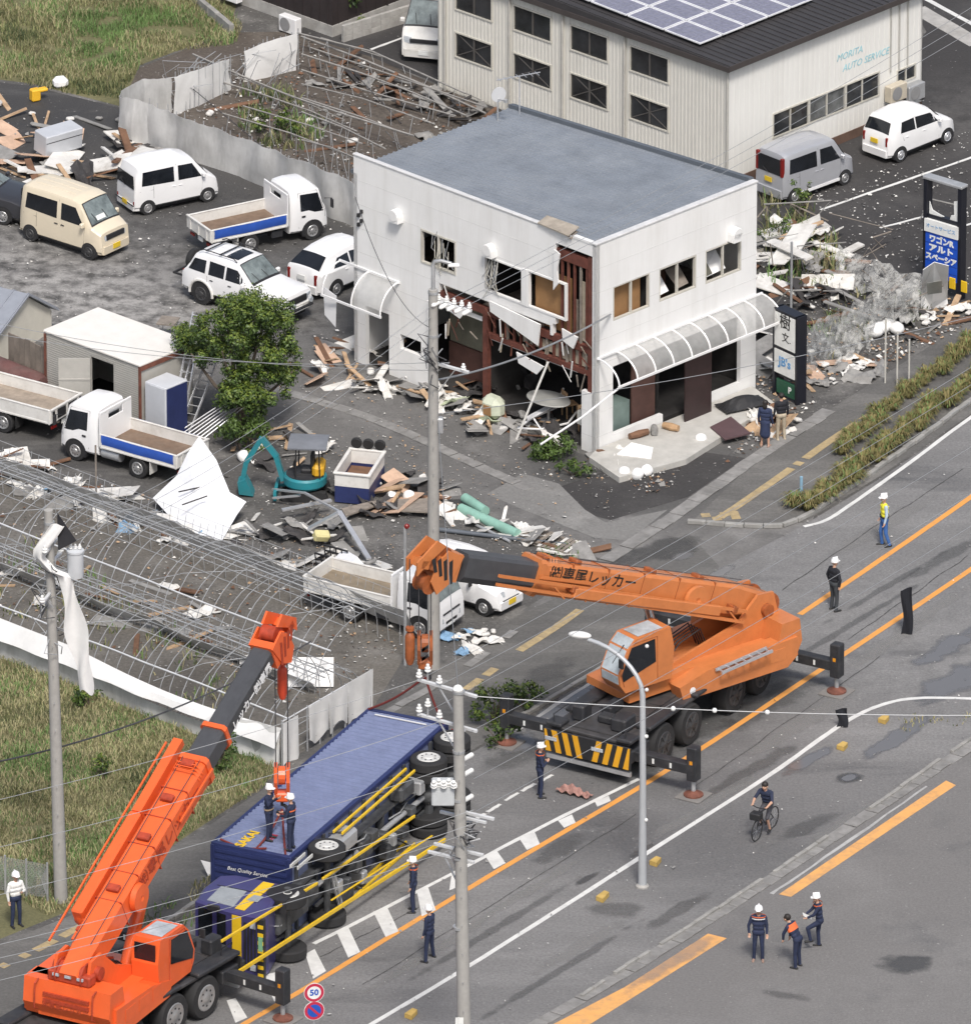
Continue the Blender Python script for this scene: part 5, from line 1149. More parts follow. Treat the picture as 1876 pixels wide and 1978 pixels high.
 # the damaged white cafe
CC=G(1150.5,878);CH_=ZH(1151.5,474,CC);CX=radians(45.5)
cafe=thing('cafe_building','white two-storey cafe with torn-open corner, grey ribbed roof and arched awning','building',CC,CX)
FW,LD,H=7.3,10.72,CH_
z=lambda d:H-d
TORN=[(0.12,1.78,z(5.1),z(0.42)),(0.62,7.35,-1,z(3.62)),(0.12,0.7,z(5.1),z(3.5)),(2.0,6.9,z(3.63),z(3.3)),(0.12,1.9,z(3.7),z(3.2))]
WL=[(6.15,7.72,z(2.82),z(1.66)),(3.2,4.92,z(2.95),z(1.74)),(1.3,2.98,z(2.95),z(1.68))]
DOOR=[(9.15,10.2,-1,z(5.05)),(7.72,8.65,1.05,1.55)]
wl_=wall('side_wall','y',0.0,0.0,LD,0,H,TORN+WL+DOOR,0.16,WALLW,cafe,1)
WF=[(0.77,2.43,z(2.8),z(1.63)),(2.86,4.54,z(2.78),z(1.65)),(4.96,6.6,z(2.8),z(1.66))]
OPENF=[(0.78,6.6,0.45,z(4.35)),(3.05,5.2,-1,2)]
wf_=wall('front_wall','x',0.0,0.0,FW,0,H,WF+OPENF,0.16,WALLW,cafe,1)
wall('back_wall','x',LD,0.0,FW,0,H-0.62,[],0.16,WALLW,cafe,-1)
b=MB();b.prism([(FW,0.17,0),(FW,LD-0.17,0),(FW,LD-0.17,H-0.62),(FW,0.17,H-0.14)],(-0.15,0,0));b.build('far_wall',WALLW,cafe)
for k in range(1,9):
 zz=H-0.82*k
 for(wname,axis,L_,holes,par)in(('f','x',FW,WF+OPENF,wf_),('l','y',LD,TORN+WL+DOOR,wl_)):
  for(a,c,d,e)in rects(0.02,L_-0.02,zz,zz+0.012,holes):
   b=MB()
   if axis=='x':b.box(a,c,-0.004,0.002,zz,zz+0.012)
   else:b.box(-0.004,0.002,a,c,zz,zz+0.012)
   b.build('panel_joint',mat('joint_grey',(0.62,0.615,0.6),0.8),par)  # thin grey joint line between wall panels
b=MB();b.box(-0.03,FW+0.03,-0.03,0.2,H,H+0.06,ch=0.01);b.build('parapet_cap',mat('cap_metal',(0.6,0.6,0.6),0.5),cafe)
b=MB();b.box(-0.03,0.14,1.9,LD+0.02,H,H+0.05,ch=0.01);b.build('parapet_cap',mat('cap_metal',(0.6,0.6,0.6),0.5),cafe)
b=MB();b.box(-0.02,0.14,0.2,0.98,H-0.02,H+0.06);b.build('parapet_cap',WALLW,cafe)
def rz(y):return H-0.02-0.5*(y/LD)
b=MB();n=31
for k in range(n):
 x0,x1=0.16+(FW-0.32)*k/n,0.16+(FW-0.32)*(k+1)/n;r=(x1-x0)
 for(xa,xb_,dz)in((x0,x0+0.62*r,0.0),(x0+0.62*r,x0+0.7*r,None),(x0+0.7*r,x0+0.92*r,0.035),(x0+0.92*r,x1,None)):
  if dz is None:da,db=(0.0,0.035)if xa<x0+0.8*r else(0.035,0.0)
  else:da=db=dz
  b.quad((xa,0.18,rz(0.18)+da),(xb_,0.18,rz(0.18)+db),(xb_,LD+0.12,rz(LD+0.12)+db),(xa,LD+0.12,rz(LD+0.12)+da))
b.build('ribbed_roof',ROOFG,cafe)
b=MB();b.prism([(FW-0.17,0.2,rz(0)-0.1),(FW+0.06,0.2,rz(0)-0.1),(FW+0.06,0.2,rz(0)+0.12),(FW-0.17,0.2,rz(0)+0.16)],(0,LD-0.1,-0.5));b.build('verge_flashing',FLASH,cafe)
b=MB();b.box(0.0,FW,LD+0.05,LD+0.14,rz(LD)-0.14,rz(LD)-0.02);b.build('gutter',FLASH,cafe)
for(y0,y1,x0,x1,dz,m_)in((1.05,2.6,-0.18,0.42,0.05,mat('torn_board',(0.33,0.29,0.24),0.9,var=0.3)),(1.0,1.4,-0.1,0.3,-0.06,WOODG)):
 b=MB();b.prism([(x0,y0,H+dz),(x1,y0+0.1,H+dz+0.1),(x1+0.05,y1,H+dz+0.05),(x0+0.1,y1-0.12,H+dz)],(0,0,0.04));b.build('torn_roof_board',m_,cafe)
def ib(name,x0,x1,y0,y1,z0,z1,m):b=MB();b.box(x0,x1,y0,y1,z0,z1);return b.build(name,m,cafe)
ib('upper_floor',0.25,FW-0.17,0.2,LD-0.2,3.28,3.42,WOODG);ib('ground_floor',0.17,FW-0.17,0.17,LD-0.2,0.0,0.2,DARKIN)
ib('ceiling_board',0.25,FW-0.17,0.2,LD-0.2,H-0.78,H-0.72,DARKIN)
ib('shade_lining',FW-0.24,FW-0.19,0.2,LD-0.3,0.2,3.27,DARKIN);ib('partition',2.6,2.7,0.2,5.2,3.42,H-0.8,DARKIN);ib('partition',0.3,FW-0.2,5.4,5.5,3.42,H-0.8,DARKIN)  # first sheet is added to hide the white far wall behind painted shade
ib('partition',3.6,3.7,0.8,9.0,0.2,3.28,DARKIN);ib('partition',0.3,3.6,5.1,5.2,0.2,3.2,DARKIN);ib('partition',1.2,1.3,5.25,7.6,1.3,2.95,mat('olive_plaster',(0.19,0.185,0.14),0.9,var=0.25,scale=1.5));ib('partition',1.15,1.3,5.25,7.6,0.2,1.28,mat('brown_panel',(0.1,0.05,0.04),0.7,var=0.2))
ib('board_panel',0.28,0.34,1.36,2.92,3.6,z(1.62),PLY);ib('board_panel',0.9,2.3,0.3,0.34,3.7,z(1.7),PLY);ib('board_panel',3.0,4.4,1.2,1.24,3.7,z(1.7),mat('dark_board',(0.1,0.045,0.025),0.8,var=0.2))
ib('wall_panel',1.95,3.0,0.3,0.36,0.25,2.7,mat('brown_panel',(0.1,0.05,0.04),0.7,var=0.2));ib('door_leaf',3.5,4.7,-0.55,-0.5,0.2,2.25,mat('dark_door',(0.035,0.02,0.02),0.5,var=0.2))
ib('counter',0.95,1.9,0.35,0.95,0.2,1.2,mat('sage_counter',(0.17,0.23,0.21),0.6,var=0.15));ib('drawer_unit',0.2,0.92,0.5,1.0,0.7,1.15,mat('pale_drawer',(0.45,0.45,0.42),0.6))
for(y0,w_)in((0.2,0.2),(4.82,0.2),(7.28,0.16)):
 b=MB();b.box(0.05,0.22,y0,y0+w_,0,3.3 if y0>1 else H-0.5);b.build('steel_column',RSTEEL,cafe)
for(y0,y1,z0,z1)in((0.14,7.3,3.3,3.55),(0.14,4.9,2.55,2.72),(0.2,1.85,H-0.95,H-0.6)):
 b=MB();b.box(0.06,0.2,y0,y1,z0,z1);b.build('steel_beam',RSTEEL,cafe)
for k in range(16):
 y=0.48+k*0.29
 if y>4.7:break
 b=MB();b.box(0.1,0.17,y,y+0.07,2.72,3.3);b.build('wall_stud',RSTEEL if k%3 else WOODG,cafe)
for k in range(5):
 y=0.46+k*0.27;b=MB();b.box(0.08,0.15,y,y+0.07,3.55,H-0.95);b.build('wall_stud',(RSTEEL,WOODG,RSTEEL,RUST,RSTEEL)[k],cafe)
ib('insulation_batt',0.2,0.26,0.66,0.84,3.6,5.6,INSUL);ib('insulation_batt',0.22,0.28,1.02,1.16,3.55,4.9,WOODG)
for(y0,y1,z0,z1,m_)in((0.4,2.0,2.74,3.2,INSUL),(2.1,3.4,2.8,3.15,INSUL),(1.0,4.8,2.44,2.54,WALLW),(5.2,7.2,2.95,3.1,WALLW),(2.5,4.6,3.56,3.75,WOODG)):
 ib('torn_lining',0.21,0.25,y0,y1,z0,z1,m_)
for k in range(44):
 y=ru(0.3,7.2);zz=ru(2.45,3.9);b=MB();L_=ru(0.2,0.7);b.beam((0.0-ru(0,0.15),y,zz),(0.05,y+ru(-0.3,0.3),zz-L_),0.05,0.02);b.build('torn_strip',[WOODG,RUST,WALLW,INSUL,RSTEEL][k%5],cafe)
for k in range(26):b=MB();y=ru(4.3,4.95)if k<16 else ru(6.4,7.4);zz=ru(z(2.8),z(2.0));b.tube([(0.02,y,zz+0.5),(-0.12,y+ru(-0.15,0.15),zz),(-0.05,y+ru(-0.3,0.3),zz-ru(0.1,0.6))],0.012,4);b.build('torn_wire',WIREG if k%2 else FRAMEW,cafe)
for pts in([(4.6,z(3.2)),(2.35,z(3.35)),(2.45,z(4.1)),(4.55,z(3.55))],[(7.35,z(4.0)),(7.05,z(4.05)),(7.12,z(5.6)),(7.35,z(6.0))],[(1.75,z(0.6)),(1.5,z(0.7)),(1.62,z(1.3)),(1.55,z(1.7)),(1.78,z(2.0))],[(3.4,z(4.6)),(2.2,z(4.75)),(2.5,z(5.1)),(3.3,z(4.95))],[(6.9,z(3.7)),(5.6,z(3.85)),(5.9,z(4.2)),(6.6,z(4.0))],[(1.4,z(3.2)),(0.7,z(3.3)),(0.9,z(3.75)),(1.35,z(3.6))]):
 b=MB();b.prism([(-0.1,y,zz)for y,zz in pts],(0.05,0,0));b.build('hanging_panel',WALLW,cafe)
def frame_yz(name,y0,y1,z0,z1,m,t=0.06,x0=-0.02,x1=0.08,mull=True,par=None,bent=0.0):
 b=MB();b.box(x0,x1,y0,y0+t,z0,z1);b.box(x0,x1,y1-t,y1,z0,z1);b.box(x0,x1,y0+t,y1-t,z0,z0+t);b.box(x0,x1,y0+t,y1-t,z1-t,z1)
 if mull:b.box(x0,x1,(y0+y1)/2-t/2,(y0+y1)/2+t/2,z0+t,z1-t)
 return b.build(name,m,par or cafe)
frame_yz('window_frame',*WL[0],FRAMEW);frame_yz('window_frame',*WL[1],WALLW,mull=False);frame_yz('window_frame',1.3,2.98,z(2.95),z(1.68),WALLW,mull=False)
ib('window_mullion',-0.03,0.1,2.98,3.2,z(2.95),z(1.7),WALLW)
for(x0,x1,z0,z1)in WF:
 b=MB();t=0.05
 b.box(x0,x0+t,0.0,0.1,z0,z1);b.box(x1-t,x1,0.0,0.1,z0,z1);b.box(x0+t,x1-t,0.0,0.1,z0,z0+t);b.box(x0+t,x1-t,0.0,0.1,z1-t,z1);b.box((x0+x1)/2-0.03,(x0+x1)/2+0.03,0.01,0.09,z0+t,z1-t)
 w_=b.build('window_frame',FRAMEW,cafe)
for(x0,x1,m_)in((3.0,3.6,FOAM),(5.2,6.2,FOAM),(5.0,5.6,PLAST),(4.0,4.5,WOODG)):
 b=MB();b.prism([(x0,0.3,z(2.75)),(x1,0.3,z(2.7)),(x1+0.1,0.8,z(2.3)),(x0+0.1,0.9,z(2.4))],(0,0.05,0.06));b.build('fallen_board',m_,cafe)
for(y,d,nm)in((8.7,1.45,'vent_hood'),(4.55,1.42,'vent_hood')):
 b=MB();b.lathe([(0.18,0),(0.2,0.02),(0.2,0.25),(0.12,0.3)],14,'X',(-0.28,y,z(d)));b.box(-0.26,0,y-0.2,y+0.2,z(d)-0.24,z(d));b.build(nm,WALLW,cafe)
b=MB();b.lathe([(0.18,-0.3),(0.2,-0.28),(0.2,-0.02),(0.18,0)],14,'Y',(6.15,0,z(1.35)));b.box(5.95,6.35,-0.3,0,z(1.62),z(1.35));b.build('vent_hood',WALLW,cafe)
for k in range(4):b=MB();b.box(-0.08,0,10.3+0.13*(k%2),10.38+0.13*(k%2),z(1.9)-0.16*k,z(1.78)-0.16*k);b.build('cable_bracket',BLACK,cafe)
def awning(parent,pts_fn,n,along0,along1,depth,ztop,zlow,sheetm,gaps=()):
 for k in range(n+1):
  a=lerp(along0,along1,k/n)
  b=MB();b.tube([pts_fn(a,depth*sin(t),zlow+(ztop-zlow)*cos(t))for t in[j*pi/2/8 for j in range(9)]],0.03,6);b.build('awning_hoop',WHITE,parent)
 for(dd,zz,nm)in((depth,zlow,'awning_rail'),(0.02,ztop,'awning_rail')):
  b=MB();b.beam(pts_fn(along0-0.05,dd,zz),pts_fn(along1+0.05,dd,zz),0.05,0.07);b.build(nm,WHITE,parent)
 for k in range(n):
  if k in gaps:continue
  a0,a1=lerp(along0,along1,k/n),lerp(along0,along1,(k+1)/n)
  b=MB();b.grid(lambda u,v:pts_fn(lerp(a0+0.02,a1-0.02,u),(depth-0.02)*sin(v*pi/2),zlow+(ztop-zlow-0.02)*cos(v*pi/2)),1,8);b.build('awning_sheet',sheetm,parent,0.9)
awn=thing('awning','long arched clear awning with white hoops along the cafe front','awning',CC,CX)
awning(awn,lambda a,d,zz:(a,-d-0.01,zz),9,0.08,7.5,0.95,z(3.86),z(4.55),CLEAR,gaps=(0,))
b=MB();b.tube([(-3.2,-0.7,1.55),(-1.5,-0.85,2.0),(0.0,-0.97,z(4.58))],0.035,6);b.build('bent_rail',WHITE,awn)
awn2=thing('awning','small arched awning over the side door of the white cafe','awning',CC,CX)
awning(awn2,lambda a,d,zz:(-d-0.01,a,zz),2,8.7,11.3,0.85,z(3.8),z(4.75),CLEAR,gaps=(1,))
b=MB();b.prism([(-0.6,11.5,z(4.6)),(-0.7,10.8,z(4.7)),(-0.85,10.7,z(5.7)),(-0.7,11.35,z(5.5))],(0.03,0.03,0));b.build('torn_sheet',WHITE,awn2)
b=MB();b.tube([(6.1,10.35,rz(10.3)),(6.1,10.35,rz(10.3)+0.75)],0.025,6)
dish=thing('satellite_dish','white oval satellite dish on the far roof edge of the cafe','dish',frame(CC,CX)@Vector((6.1,10.3,rz(10.3))),CX)
b=MB();b.tube([(0,0,0),(0,0,0.75)],0.025,6);b.tube([(0.25,0.2,0),(0,0,0.5)],0.018,5);b.build('dish_mast',STEEL,dish)
b=MB();b.lathe([(0.28,0.0),(0.27,0.03),(0.18,0.075),(0.06,0.095),(0.01,0.1)],20,'Y',(0,0,0));o=b.build('reflector',WHITE,dish,0.8);o.location=(-0.05,-0.1,0.95);o.rotation_euler=(0.35,0,-0.6);o.scale=(0.85,1,1.15)
b=MB();b.beam((0,0,0.75),(-0.1,-0.45,0.85),0.03,0.03);b.box(-0.15,-0.05,-0.5,-0.4,0.8,0.9);b.build('feed_arm',STEEL,dish)
b=MB();b.prism([(-1.1,-2.1,0),(1.4,-2.6,0),(6.6,-1.5,0),(7.1,-0.05,0),(0.0,-0.05,0),(-0.6,-0.3,0)],(0,0,0.2));o=b.build('terrace',mat('terrace_concrete',(0.46,0.45,0.42),0.85,var=0.12,bump=0.2,dirt=0.4,dcol=(0.3,0.28,0.25)),None);o.matrix_world=frame(CC,CX);o['kind']='structure'
def inside(px,py,zz=0.0):return G(px,py,zz)
tb=thing('cafe_table','pale oval table standing in the torn-open ground floor of the cafe','table',frame(CC,CX)@Vector((0.55,2.6,0.2)),CX)
b=MB();b.lathe([(0.02,0.74),(0.7,0.74),(0.72,0.76),(0.7,0.785),(0.02,0.785)],24);o=b.build('table_top',mat('table_grey',(0.36,0.36,0.34),0.5),tb);o.scale=(0.75,1.15,1)
b=MB();b.tube([(0,0,0.03),(0,0,0.74)],0.045,8);b.lathe([(0.3,0),(0.3,0.02),(0.06,0.05)],14);b.build('pedestal',STEEL,tb)
def chair(loc,rz_,lab,rot=(0,0)):
 t=thing('cafe_chair',lab,'chair',loc,rz_,'chairs inside the torn-open cafe')
 b=MB();b.box(-0.21,0.21,-0.21,0.21,0.42,0.46,ch=0.01);b.build('seat',WOOD,t)
 for x in(-0.18,0.18):
  for y in(-0.18,0.18):b=MB();b.box(x-0.02,x+0.02,y-0.02,y+0.02,0,0.42 if y<0 else 0.9);b.build('leg',WOOD,t)
 b=MB();b.box(-0.18,0.18,0.17,0.2,0.8,0.9)
 b.build('back_rail',WOOD,t)
 for k in range(3):b=MB();b.box(-0.1+k*0.1-0.015,-0.1+k*0.1+0.015,0.172,0.192,0.46,0.8);b.build('back_slat',WOOD,t)
chair(frame(CC,CX)@Vector((1.3,2.4,0.2)),CX+1.2,'light wooden chair standing upright behind the oval table in the torn cafe')
chair(frame(CC,CX)@Vector((0.7,1.1,0.2)),CX-0.5,'light wooden chair near the torn corner of the cafe, beyond the leaning post')
b=MB();b.beam((-0.9,2.6,0.0),(-0.35,1.75,2.75),0.07,0.07);o=b.build('leaning_post',WHITE_D,None);o.matrix_world=frame(CC,CX);tag(o,'pale post leaning up into the torn opening of the cafe','post')
stove=thing('appliance','round-shouldered pale green appliance with brown door at the torn cafe wall','appliance',frame(CC,CX)@Vector((-0.3,4.2,0.1)),CX+1.57)
b=MB();b.box(-0.4,0.4,-0.3,0.3,0,0.75,ch=0.2);b.build('casing',mat('pale_green',(0.5,0.53,0.42),0.6,var=0.2),stove);b=MB();b.box(-0.18,0.14,0.3,0.33,0.18,0.5);b.build('door',PLY,stove)
# auto service building
AC=G(1404,366);AH=ZH(1404,128,AC);AX_=radians(46.5)
auto=thing('workshop_building','cream ribbed workshop with solar panels on its dark roof and teal wall lettering','building',AC,AX_)
AF,AL=9.55,13.1;za=lambda d:AH-d
def px_l(px):return(1404-px)/42.6
WN=[]
for(a,c)in((881.5,951),(995,1066),(1105.5,1175),(1220,1291.5)):
 y0,y1=px_l(c),px_l(a)
 WN+=[(y0,y1,za(1.3),za(0.46)),(y0,y1,za(3.0),za(2.17))]
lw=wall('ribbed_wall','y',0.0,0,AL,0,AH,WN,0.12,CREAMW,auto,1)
b=MB();n=int(AL/0.16)
for k in range(n):
 y=(k+0.5)*AL/n
 for(a,c,d,e)in rects(y-0.045,y+0.045,0.05,AH-0.05,[(h[0]-0.06,h[1]+0.06,h[2]-0.06,h[3]+0.06)for h in WN]):
  b.add([(0.001,a,d),(0.001,c,d),(-0.012,c-0.02,d),(-0.012,a+0.02,d),(0.001,a,e),(0.001,c,e),(-0.012,c-0.02,e),(-0.012,a+0.02,e)],[(0,3,2,1),(4,5,6,7),(0,4,7,3),(3,7,6,2),(2,6,5,1)])
o=b.build('wall_ribs',CREAMW,auto);o['kind']='stuff'
WR=[(2.25,3.92,za(3.15),za(2.36)),(4.02,5.72,za(3.15),za(2.36)),(5.82,7.4,za(3.15),za(2.36)),(8.35,9.2,za(3.02),za(2.6))]
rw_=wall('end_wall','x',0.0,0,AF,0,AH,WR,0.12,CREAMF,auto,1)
b=MB();n=int(AF/0.24)
for k in range(n):
 x=(k+0.5)*AF/n
 for(a,c,d,e)in rects(x-0.05,x+0.05,0.35,AH-0.05,[(h[0]-0.06,h[1]+0.06,h[2]-0.06,h[3]+0.06)for h in WR]):
  b.box(a,c,-0.008,0.001,d,e)
o=b.build('wall_ribs',CREAMF,auto);o['kind']='stuff'
wall('far_wall','y',AF,0,AL,0,AH,[],0.12,CREAMF,auto,-1);wall('rear_wall','x',AL,0,AF,0,AH,[],0.12,CREAMF,auto,-1)
b=MB();b.box(-0.03,AF,-0.03,0.0,0,0.32);b.build('plinth',mat('plinth_brown',(0.13,0.08,0.06),0.85,var=0.2),auto)
for i,(y0,y1,z0,z1)in enumerate(WN):
 t=0.05;b=MB();b.box(-0.04,0.06,y0-t,y0,z0-t,z1+t);b.box(-0.04,0.06,y1,y1+t,z0-t,z1+t);b.box(-0.04,0.06,y0,y1,z0-t,z0);b.box(-0.04,0.06,y0,y1,z1,z1+t)
 f_=b.build('window_frame',FRAMEW,auto)
 b=MB();b.box(-0.01,0.04,(y0+y1)/2-0.025,(y0+y1)/2+0.025,z0,z1);b.build('mullion',mat('dark_frame',(0.09,0.085,0.08),0.5),f_)
 for(a,c)in((y0,(y0+y1)/2-0.03),((y0+y1)/2+0.03,y1)):b=MB();b.box(0.03,0.05,a,c,z0,z1);b.build('pane',RGLASS,f_)
 if i%2:
  for s_ in(1,-1):b=MB();b.beam((0.02,y0,z0 if s_>0 else z1),(0.02,y1,z1 if s_>0 else z0),0.02,0.03);b.build('cross_brace',mat('dark_frame',(0.09,0.085,0.08),0.5),f_)
for i,(x0,x1,z0,z1)in enumerate(WR):
 t=0.05;b=MB();b.box(x0-t,x0,-0.03,0.06,z0-t,z1+t);b.box(x1,x1+t,-0.03,0.06,z0-t,z1+t);b.box(x0,x1,-0.03,0.06,z0-t,z0);b.box(x0,x1,-0.03,0.06,z1,z1+t)
 f_=b.build('window_frame',FRAMEW,auto)
 b=MB();b.box((x0+x1)/2-0.02,(x0+x1)/2+0.02,-0.01,0.04,z0,z1);b.build('mullion',FRAMEW,f_)
 for(a,c)in((x0,(x0+x1)/2-0.03),((x0+x1)/2+0.03,x1)):b=MB();b.box(a,c,0.03,0.05,z0,z1);b.build('pane',RGLASS if i!=1 else mat('curtained_glass',(0.12,0.125,0.125),0.15,var=0.7,scale=1.6,spec=0.5),f_)
for px in(862,988,1091,1210):y=px_l(px);b=MB();b.tube([(-0.07,y,0),(-0.07,y,AH-0.1)],0.045,8);b.build('downpipe',mat('pipe_grey',(0.42,0.41,0.38),0.5),auto)
b=MB();b.tube([(-0.05,-0.05,0),(-0.05,-0.05,AH-0.1)],0.04,8);b.build('downpipe',mat('pipe_grey',(0.42,0.41,0.38),0.5),auto)
for k in range(3):b=MB();x=7.95+k*0.42;b.tube([(x,-0.05,za(2.5)),(x,-0.05,AH-0.1)],0.025,6);b.build('conduit',mat('pipe_grey',(0.42,0.41,0.38),0.5),auto)
ROOFD=mat('dark_roof',(0.042,0.040,0.042),0.6,var=0.15,scale=2)
b=MB();sl_=0.03
b.prism([(-0.2,-0.25,AH-0.02),(-0.2,AL+0.2,AH-0.02),(-0.2,AL+0.2,AH+0.1+sl_*AL),(-0.2,-0.25,AH+0.1)],(AF+0.4,0,0));b.build('roof_deck',ROOFD,auto)
for k in range(int((AF+0.3)/0.3)):
 x=-0.15+k*0.3;b=MB();b.prism([(x,-0.24,AH+0.1),(x,AL+0.19,AH+0.1+sl_*AL),(x,AL+0.19,AH+0.135+sl_*AL),(x,-0.24,AH+0.135)],(0.03,0,0));b.build('roof_seam',ROOFD,auto)
b=MB();b.box(-0.24,-0.205,-0.28,AL+0.2,AH-0.08,AH+0.1);b.build('eave_gutter',mat('gutter_brown',(0.06,0.052,0.05),0.5),auto)
b=MB();b.box(-0.2,AF+0.22,-0.29,-0.252,AH-0.06,AH+0.14);b.build('fascia',mat('gutter_brown',(0.06,0.052,0.05),0.5),auto)
CELL=mat('solar_cells',(0.2,0.2,0.26),0.25,var=0.25,scale=9,spec=0.7);PVF=mat('panel_frame',(0.75,0.76,0.78),0.5)
b=MB();b.box(0.02,1.6-0.02,0.02,1.04,0,0.035);cellm=b.mesh('cells',CELL)
b=MB()
for(a,c,d,e)in((0,1.6,0,0.035),(0,1.6,1.025,1.06),(0,0.035,0.035,1.025),(1.565,1.6,0.035,1.025)):b.box(a,c,d,e,0,0.05)
framem=b.mesh('solar_panel',PVF)
b=MB()
for k in range(1,6):b.box(0.02+k*0.26-0.004,0.02+k*0.26+0.004,0.02,1.04,0.036,0.039)
for k in range(1,4):b.box(0.02,1.58,0.02+k*0.255-0.004,0.02+k*0.255+0.004,0.036,0.039)
gridm=b.mesh('cell_grid',mat('cell_lines',(0.26,0.27,0.30),0.4))
for i in range(6):
 for j in range(5):
  p=obj('solar_panel',framem,auto);p.rotation_euler=(math.atan(sl_),0,0)
  x,y=0.3+j*1.11,1.5+i*1.66
  p.matrix_local=Matrix.Translation((x,y,AH+0.24+sl_*y))@Matrix.Rotation(math.atan(sl_),4,'X')@Matrix.Rotation(pi/2,4,'Z')@Matrix.Translation((0,-1.06,0))
  obj('cells',cellm,p);obj('cell_grid',gridm,p)
TEAL=mat('teal_lettering',(0.30,0.56,0.62),0.6)
letter('MORITA',0.34,TEAL,auto,face_M((5.95,-0.012,za(1.28)),(1,0,0),(0,-1,0)),shear=0.25)
letter('AUTO SERVICE',0.34,TEAL,auto,face_M((6.75,-0.012,za(1.72)),(1,0,0),(0,-1,0)),shear=0.25)
def ac_unit(loc,rz_,label,m=WHITE):
 t=thing('air_conditioner',label,'air conditioner',loc,rz_)
 b=MB();b.box(-0.4,0.4,-0.15,0.15,0.05,0.62,ch=0.02);b.build('casing',m,t)
 b=MB();b.lathe([(0.22,-0.156),(0.24,-0.162),(0.22,-0.168),(0.05,-0.166)],20,'Y',(-0.1,0,0.34));b.build('fan_grille',mat('grille_grey',(0.25,0.25,0.25),0.6),t)
 for x in(-0.3,0.3):b=MB();b.box(x-0.03,x+0.03,-0.17,0.17,0,0.05);b.build('foot',BLACK,t)
 return t
AFm=frame(AC,AX_)
for i,(x,zz,nm)in enumerate(((8.0,za(3.5),'upper pale'),(8.9,za(3.75),'lower grey'))):
 ac_unit(AFm@Vector((x,-0.25,zz)),AX_,nm+' condenser bracketed to the workshop wall by its small window',mat('beige_metal',(0.5,0.45,0.36),0.6)if i==0 else STEEL)
 b=MB();b.beam((x-0.3,0,zz-0.02),(x-0.3,-0.42,zz-0.02),0.04,0.04);b.beam((x+0.3,0,zz-0.02),(x+0.3,-0.42,zz-0.02),0.04,0.04);b.build('wall_bracket',STEEL,auto)
 # dark house at the top edge
HC=G(642,70);hx=radians(46)
house=thing('dark_house','house with dark brown siding and pale foundation at the top edge','house',HC,hx)
HB=mat('dark_siding',(0.030,0.023,0.023),0.7,var=0.2)
def hw(name,x0,x1,y0,y1,z0,z1,m):b=MB();b.box(x0,x1,y0,y1,z0,z1);return b.build(name,m,house)
hw('wall',0,6,0,9.5,0.4,3.6,HB);hw('foundation',-0.04,6.04,-0.04,9.54,0,0.4,CONC);hw('wall',2.6,2.66,-0.05,-0.002,0.4,3.6,HB)
hw('roof',-0.5,6.5,-0.5,10,3.6,3.75,FLASH)
for k in range(24):y=0.2+k*0.4;b=MB();b.box(-0.02,0.0,y-0.015,y+0.015,0.4,3.6);b.build('siding_batten',HB,house)
for k in range(12):x=0.3+k*0.45;b=MB();b.box(x-0.015,x+0.015,-0.02,0.0,0.4,3.6);b.build('siding_batten',HB,house)
hm=frame(HC,hx)
ac_unit(hm@Vector((-0.35,4.45,0.15)),hx-pi/2,'white outdoor unit beside the dark house wall at the top edge')
ac_unit(hm@Vector((-0.75,1.25,0.0)),hx-pi/2,'white outdoor unit on the ground by the end of the torn plastic fence')
lw2=thing('block_wall','low pale block wall running from the dark house towards the white van','wall',G(662,80),radians(40))
for k in range(9):
 for r in range(3):b=MB();b.box(k*0.41,k*0.41+0.4,-0.06,0.06,r*0.2,r*0.2+0.195,ch=0.006);b.build('concrete_block',CONC,lw2)
 # grey container store and shed on the left
p0,p1,p2=G(270,703,2.5),G(88,636,2.5),G(306,647,2.5)
SL,SW=(p1-p0).length,min(2.5,(p2-p0).length);sa=atan2(p1.y-p0.y,p1.x-p0.x)
sc_=thing('storage_container','grey storage container with pale flat roof, open side door by the tipper','container',(p0.x,p0.y,0),sa)
SIL=mat('store_siding',(0.42,0.41,0.38),0.6,var=0.08,dirt=0.3,dcol=(0.3,0.28,0.25))
y_in=-SW if True else SW
DX0,DX1=1.15,2.15
wall('side_wall','x',0.0,0,SL,0.12,2.42,[(DX0,DX1,0.1,2.15)],0.06,SIL,sc_,-1)
wall('end_wall','y',0.0,-SW,0,0.12,2.42,[],0.06,SIL,sc_,1);wall('end_wall','y',SL,-SW,0,0.12,2.42,[],0.06,SIL,sc_,-1);wall('back_wall','x',-SW,0,SL,0.12,2.42,[],0.06,SIL,sc_,1)
b=MB()
for k in range(30):
 zz=0.15+k*0.075
 for(a,c,d,e)in rects(0.06,SL-0.06,zz,zz+0.04,[(DX0-0.05,DX1+0.05,0,2.2)]):b.box(a,c,0.0,0.012,d,e)
o=b.build('siding_ribs',SIL,sc_);o['kind']='stuff'
b=MB();b.box(-0.06,SL+0.06,-SW-0.06,0.06,2.42,2.5,ch=0.02);b.build('roof',mat('pale_roof',(0.72,0.70,0.66),0.7,var=0.05,dirt=0.2,dcol=(0.5,0.47,0.42)),sc_)
for x in(-0.02,SL):b=MB();b.box(x-0.03,x+0.05,-0.02,0.04,0,2.42);b.build('corner_post',RUST,sc_)
b=MB();b.box(-0.055,-0.02,-SW,0,2.26,2.42);b.build('end_beam',RUST,sc_)
b=MB();b.box(0.05,SL-0.05,-SW+0.05,-0.07,0.05,0.12);b.build('floor',DARKIN,sc_)
b=MB();b.box(0,1.0,0,0.05,0.1,2.1)
for zz in(0.7,1.35):b.box(0.0,1.0,0.05,0.07,zz,zz+0.06)
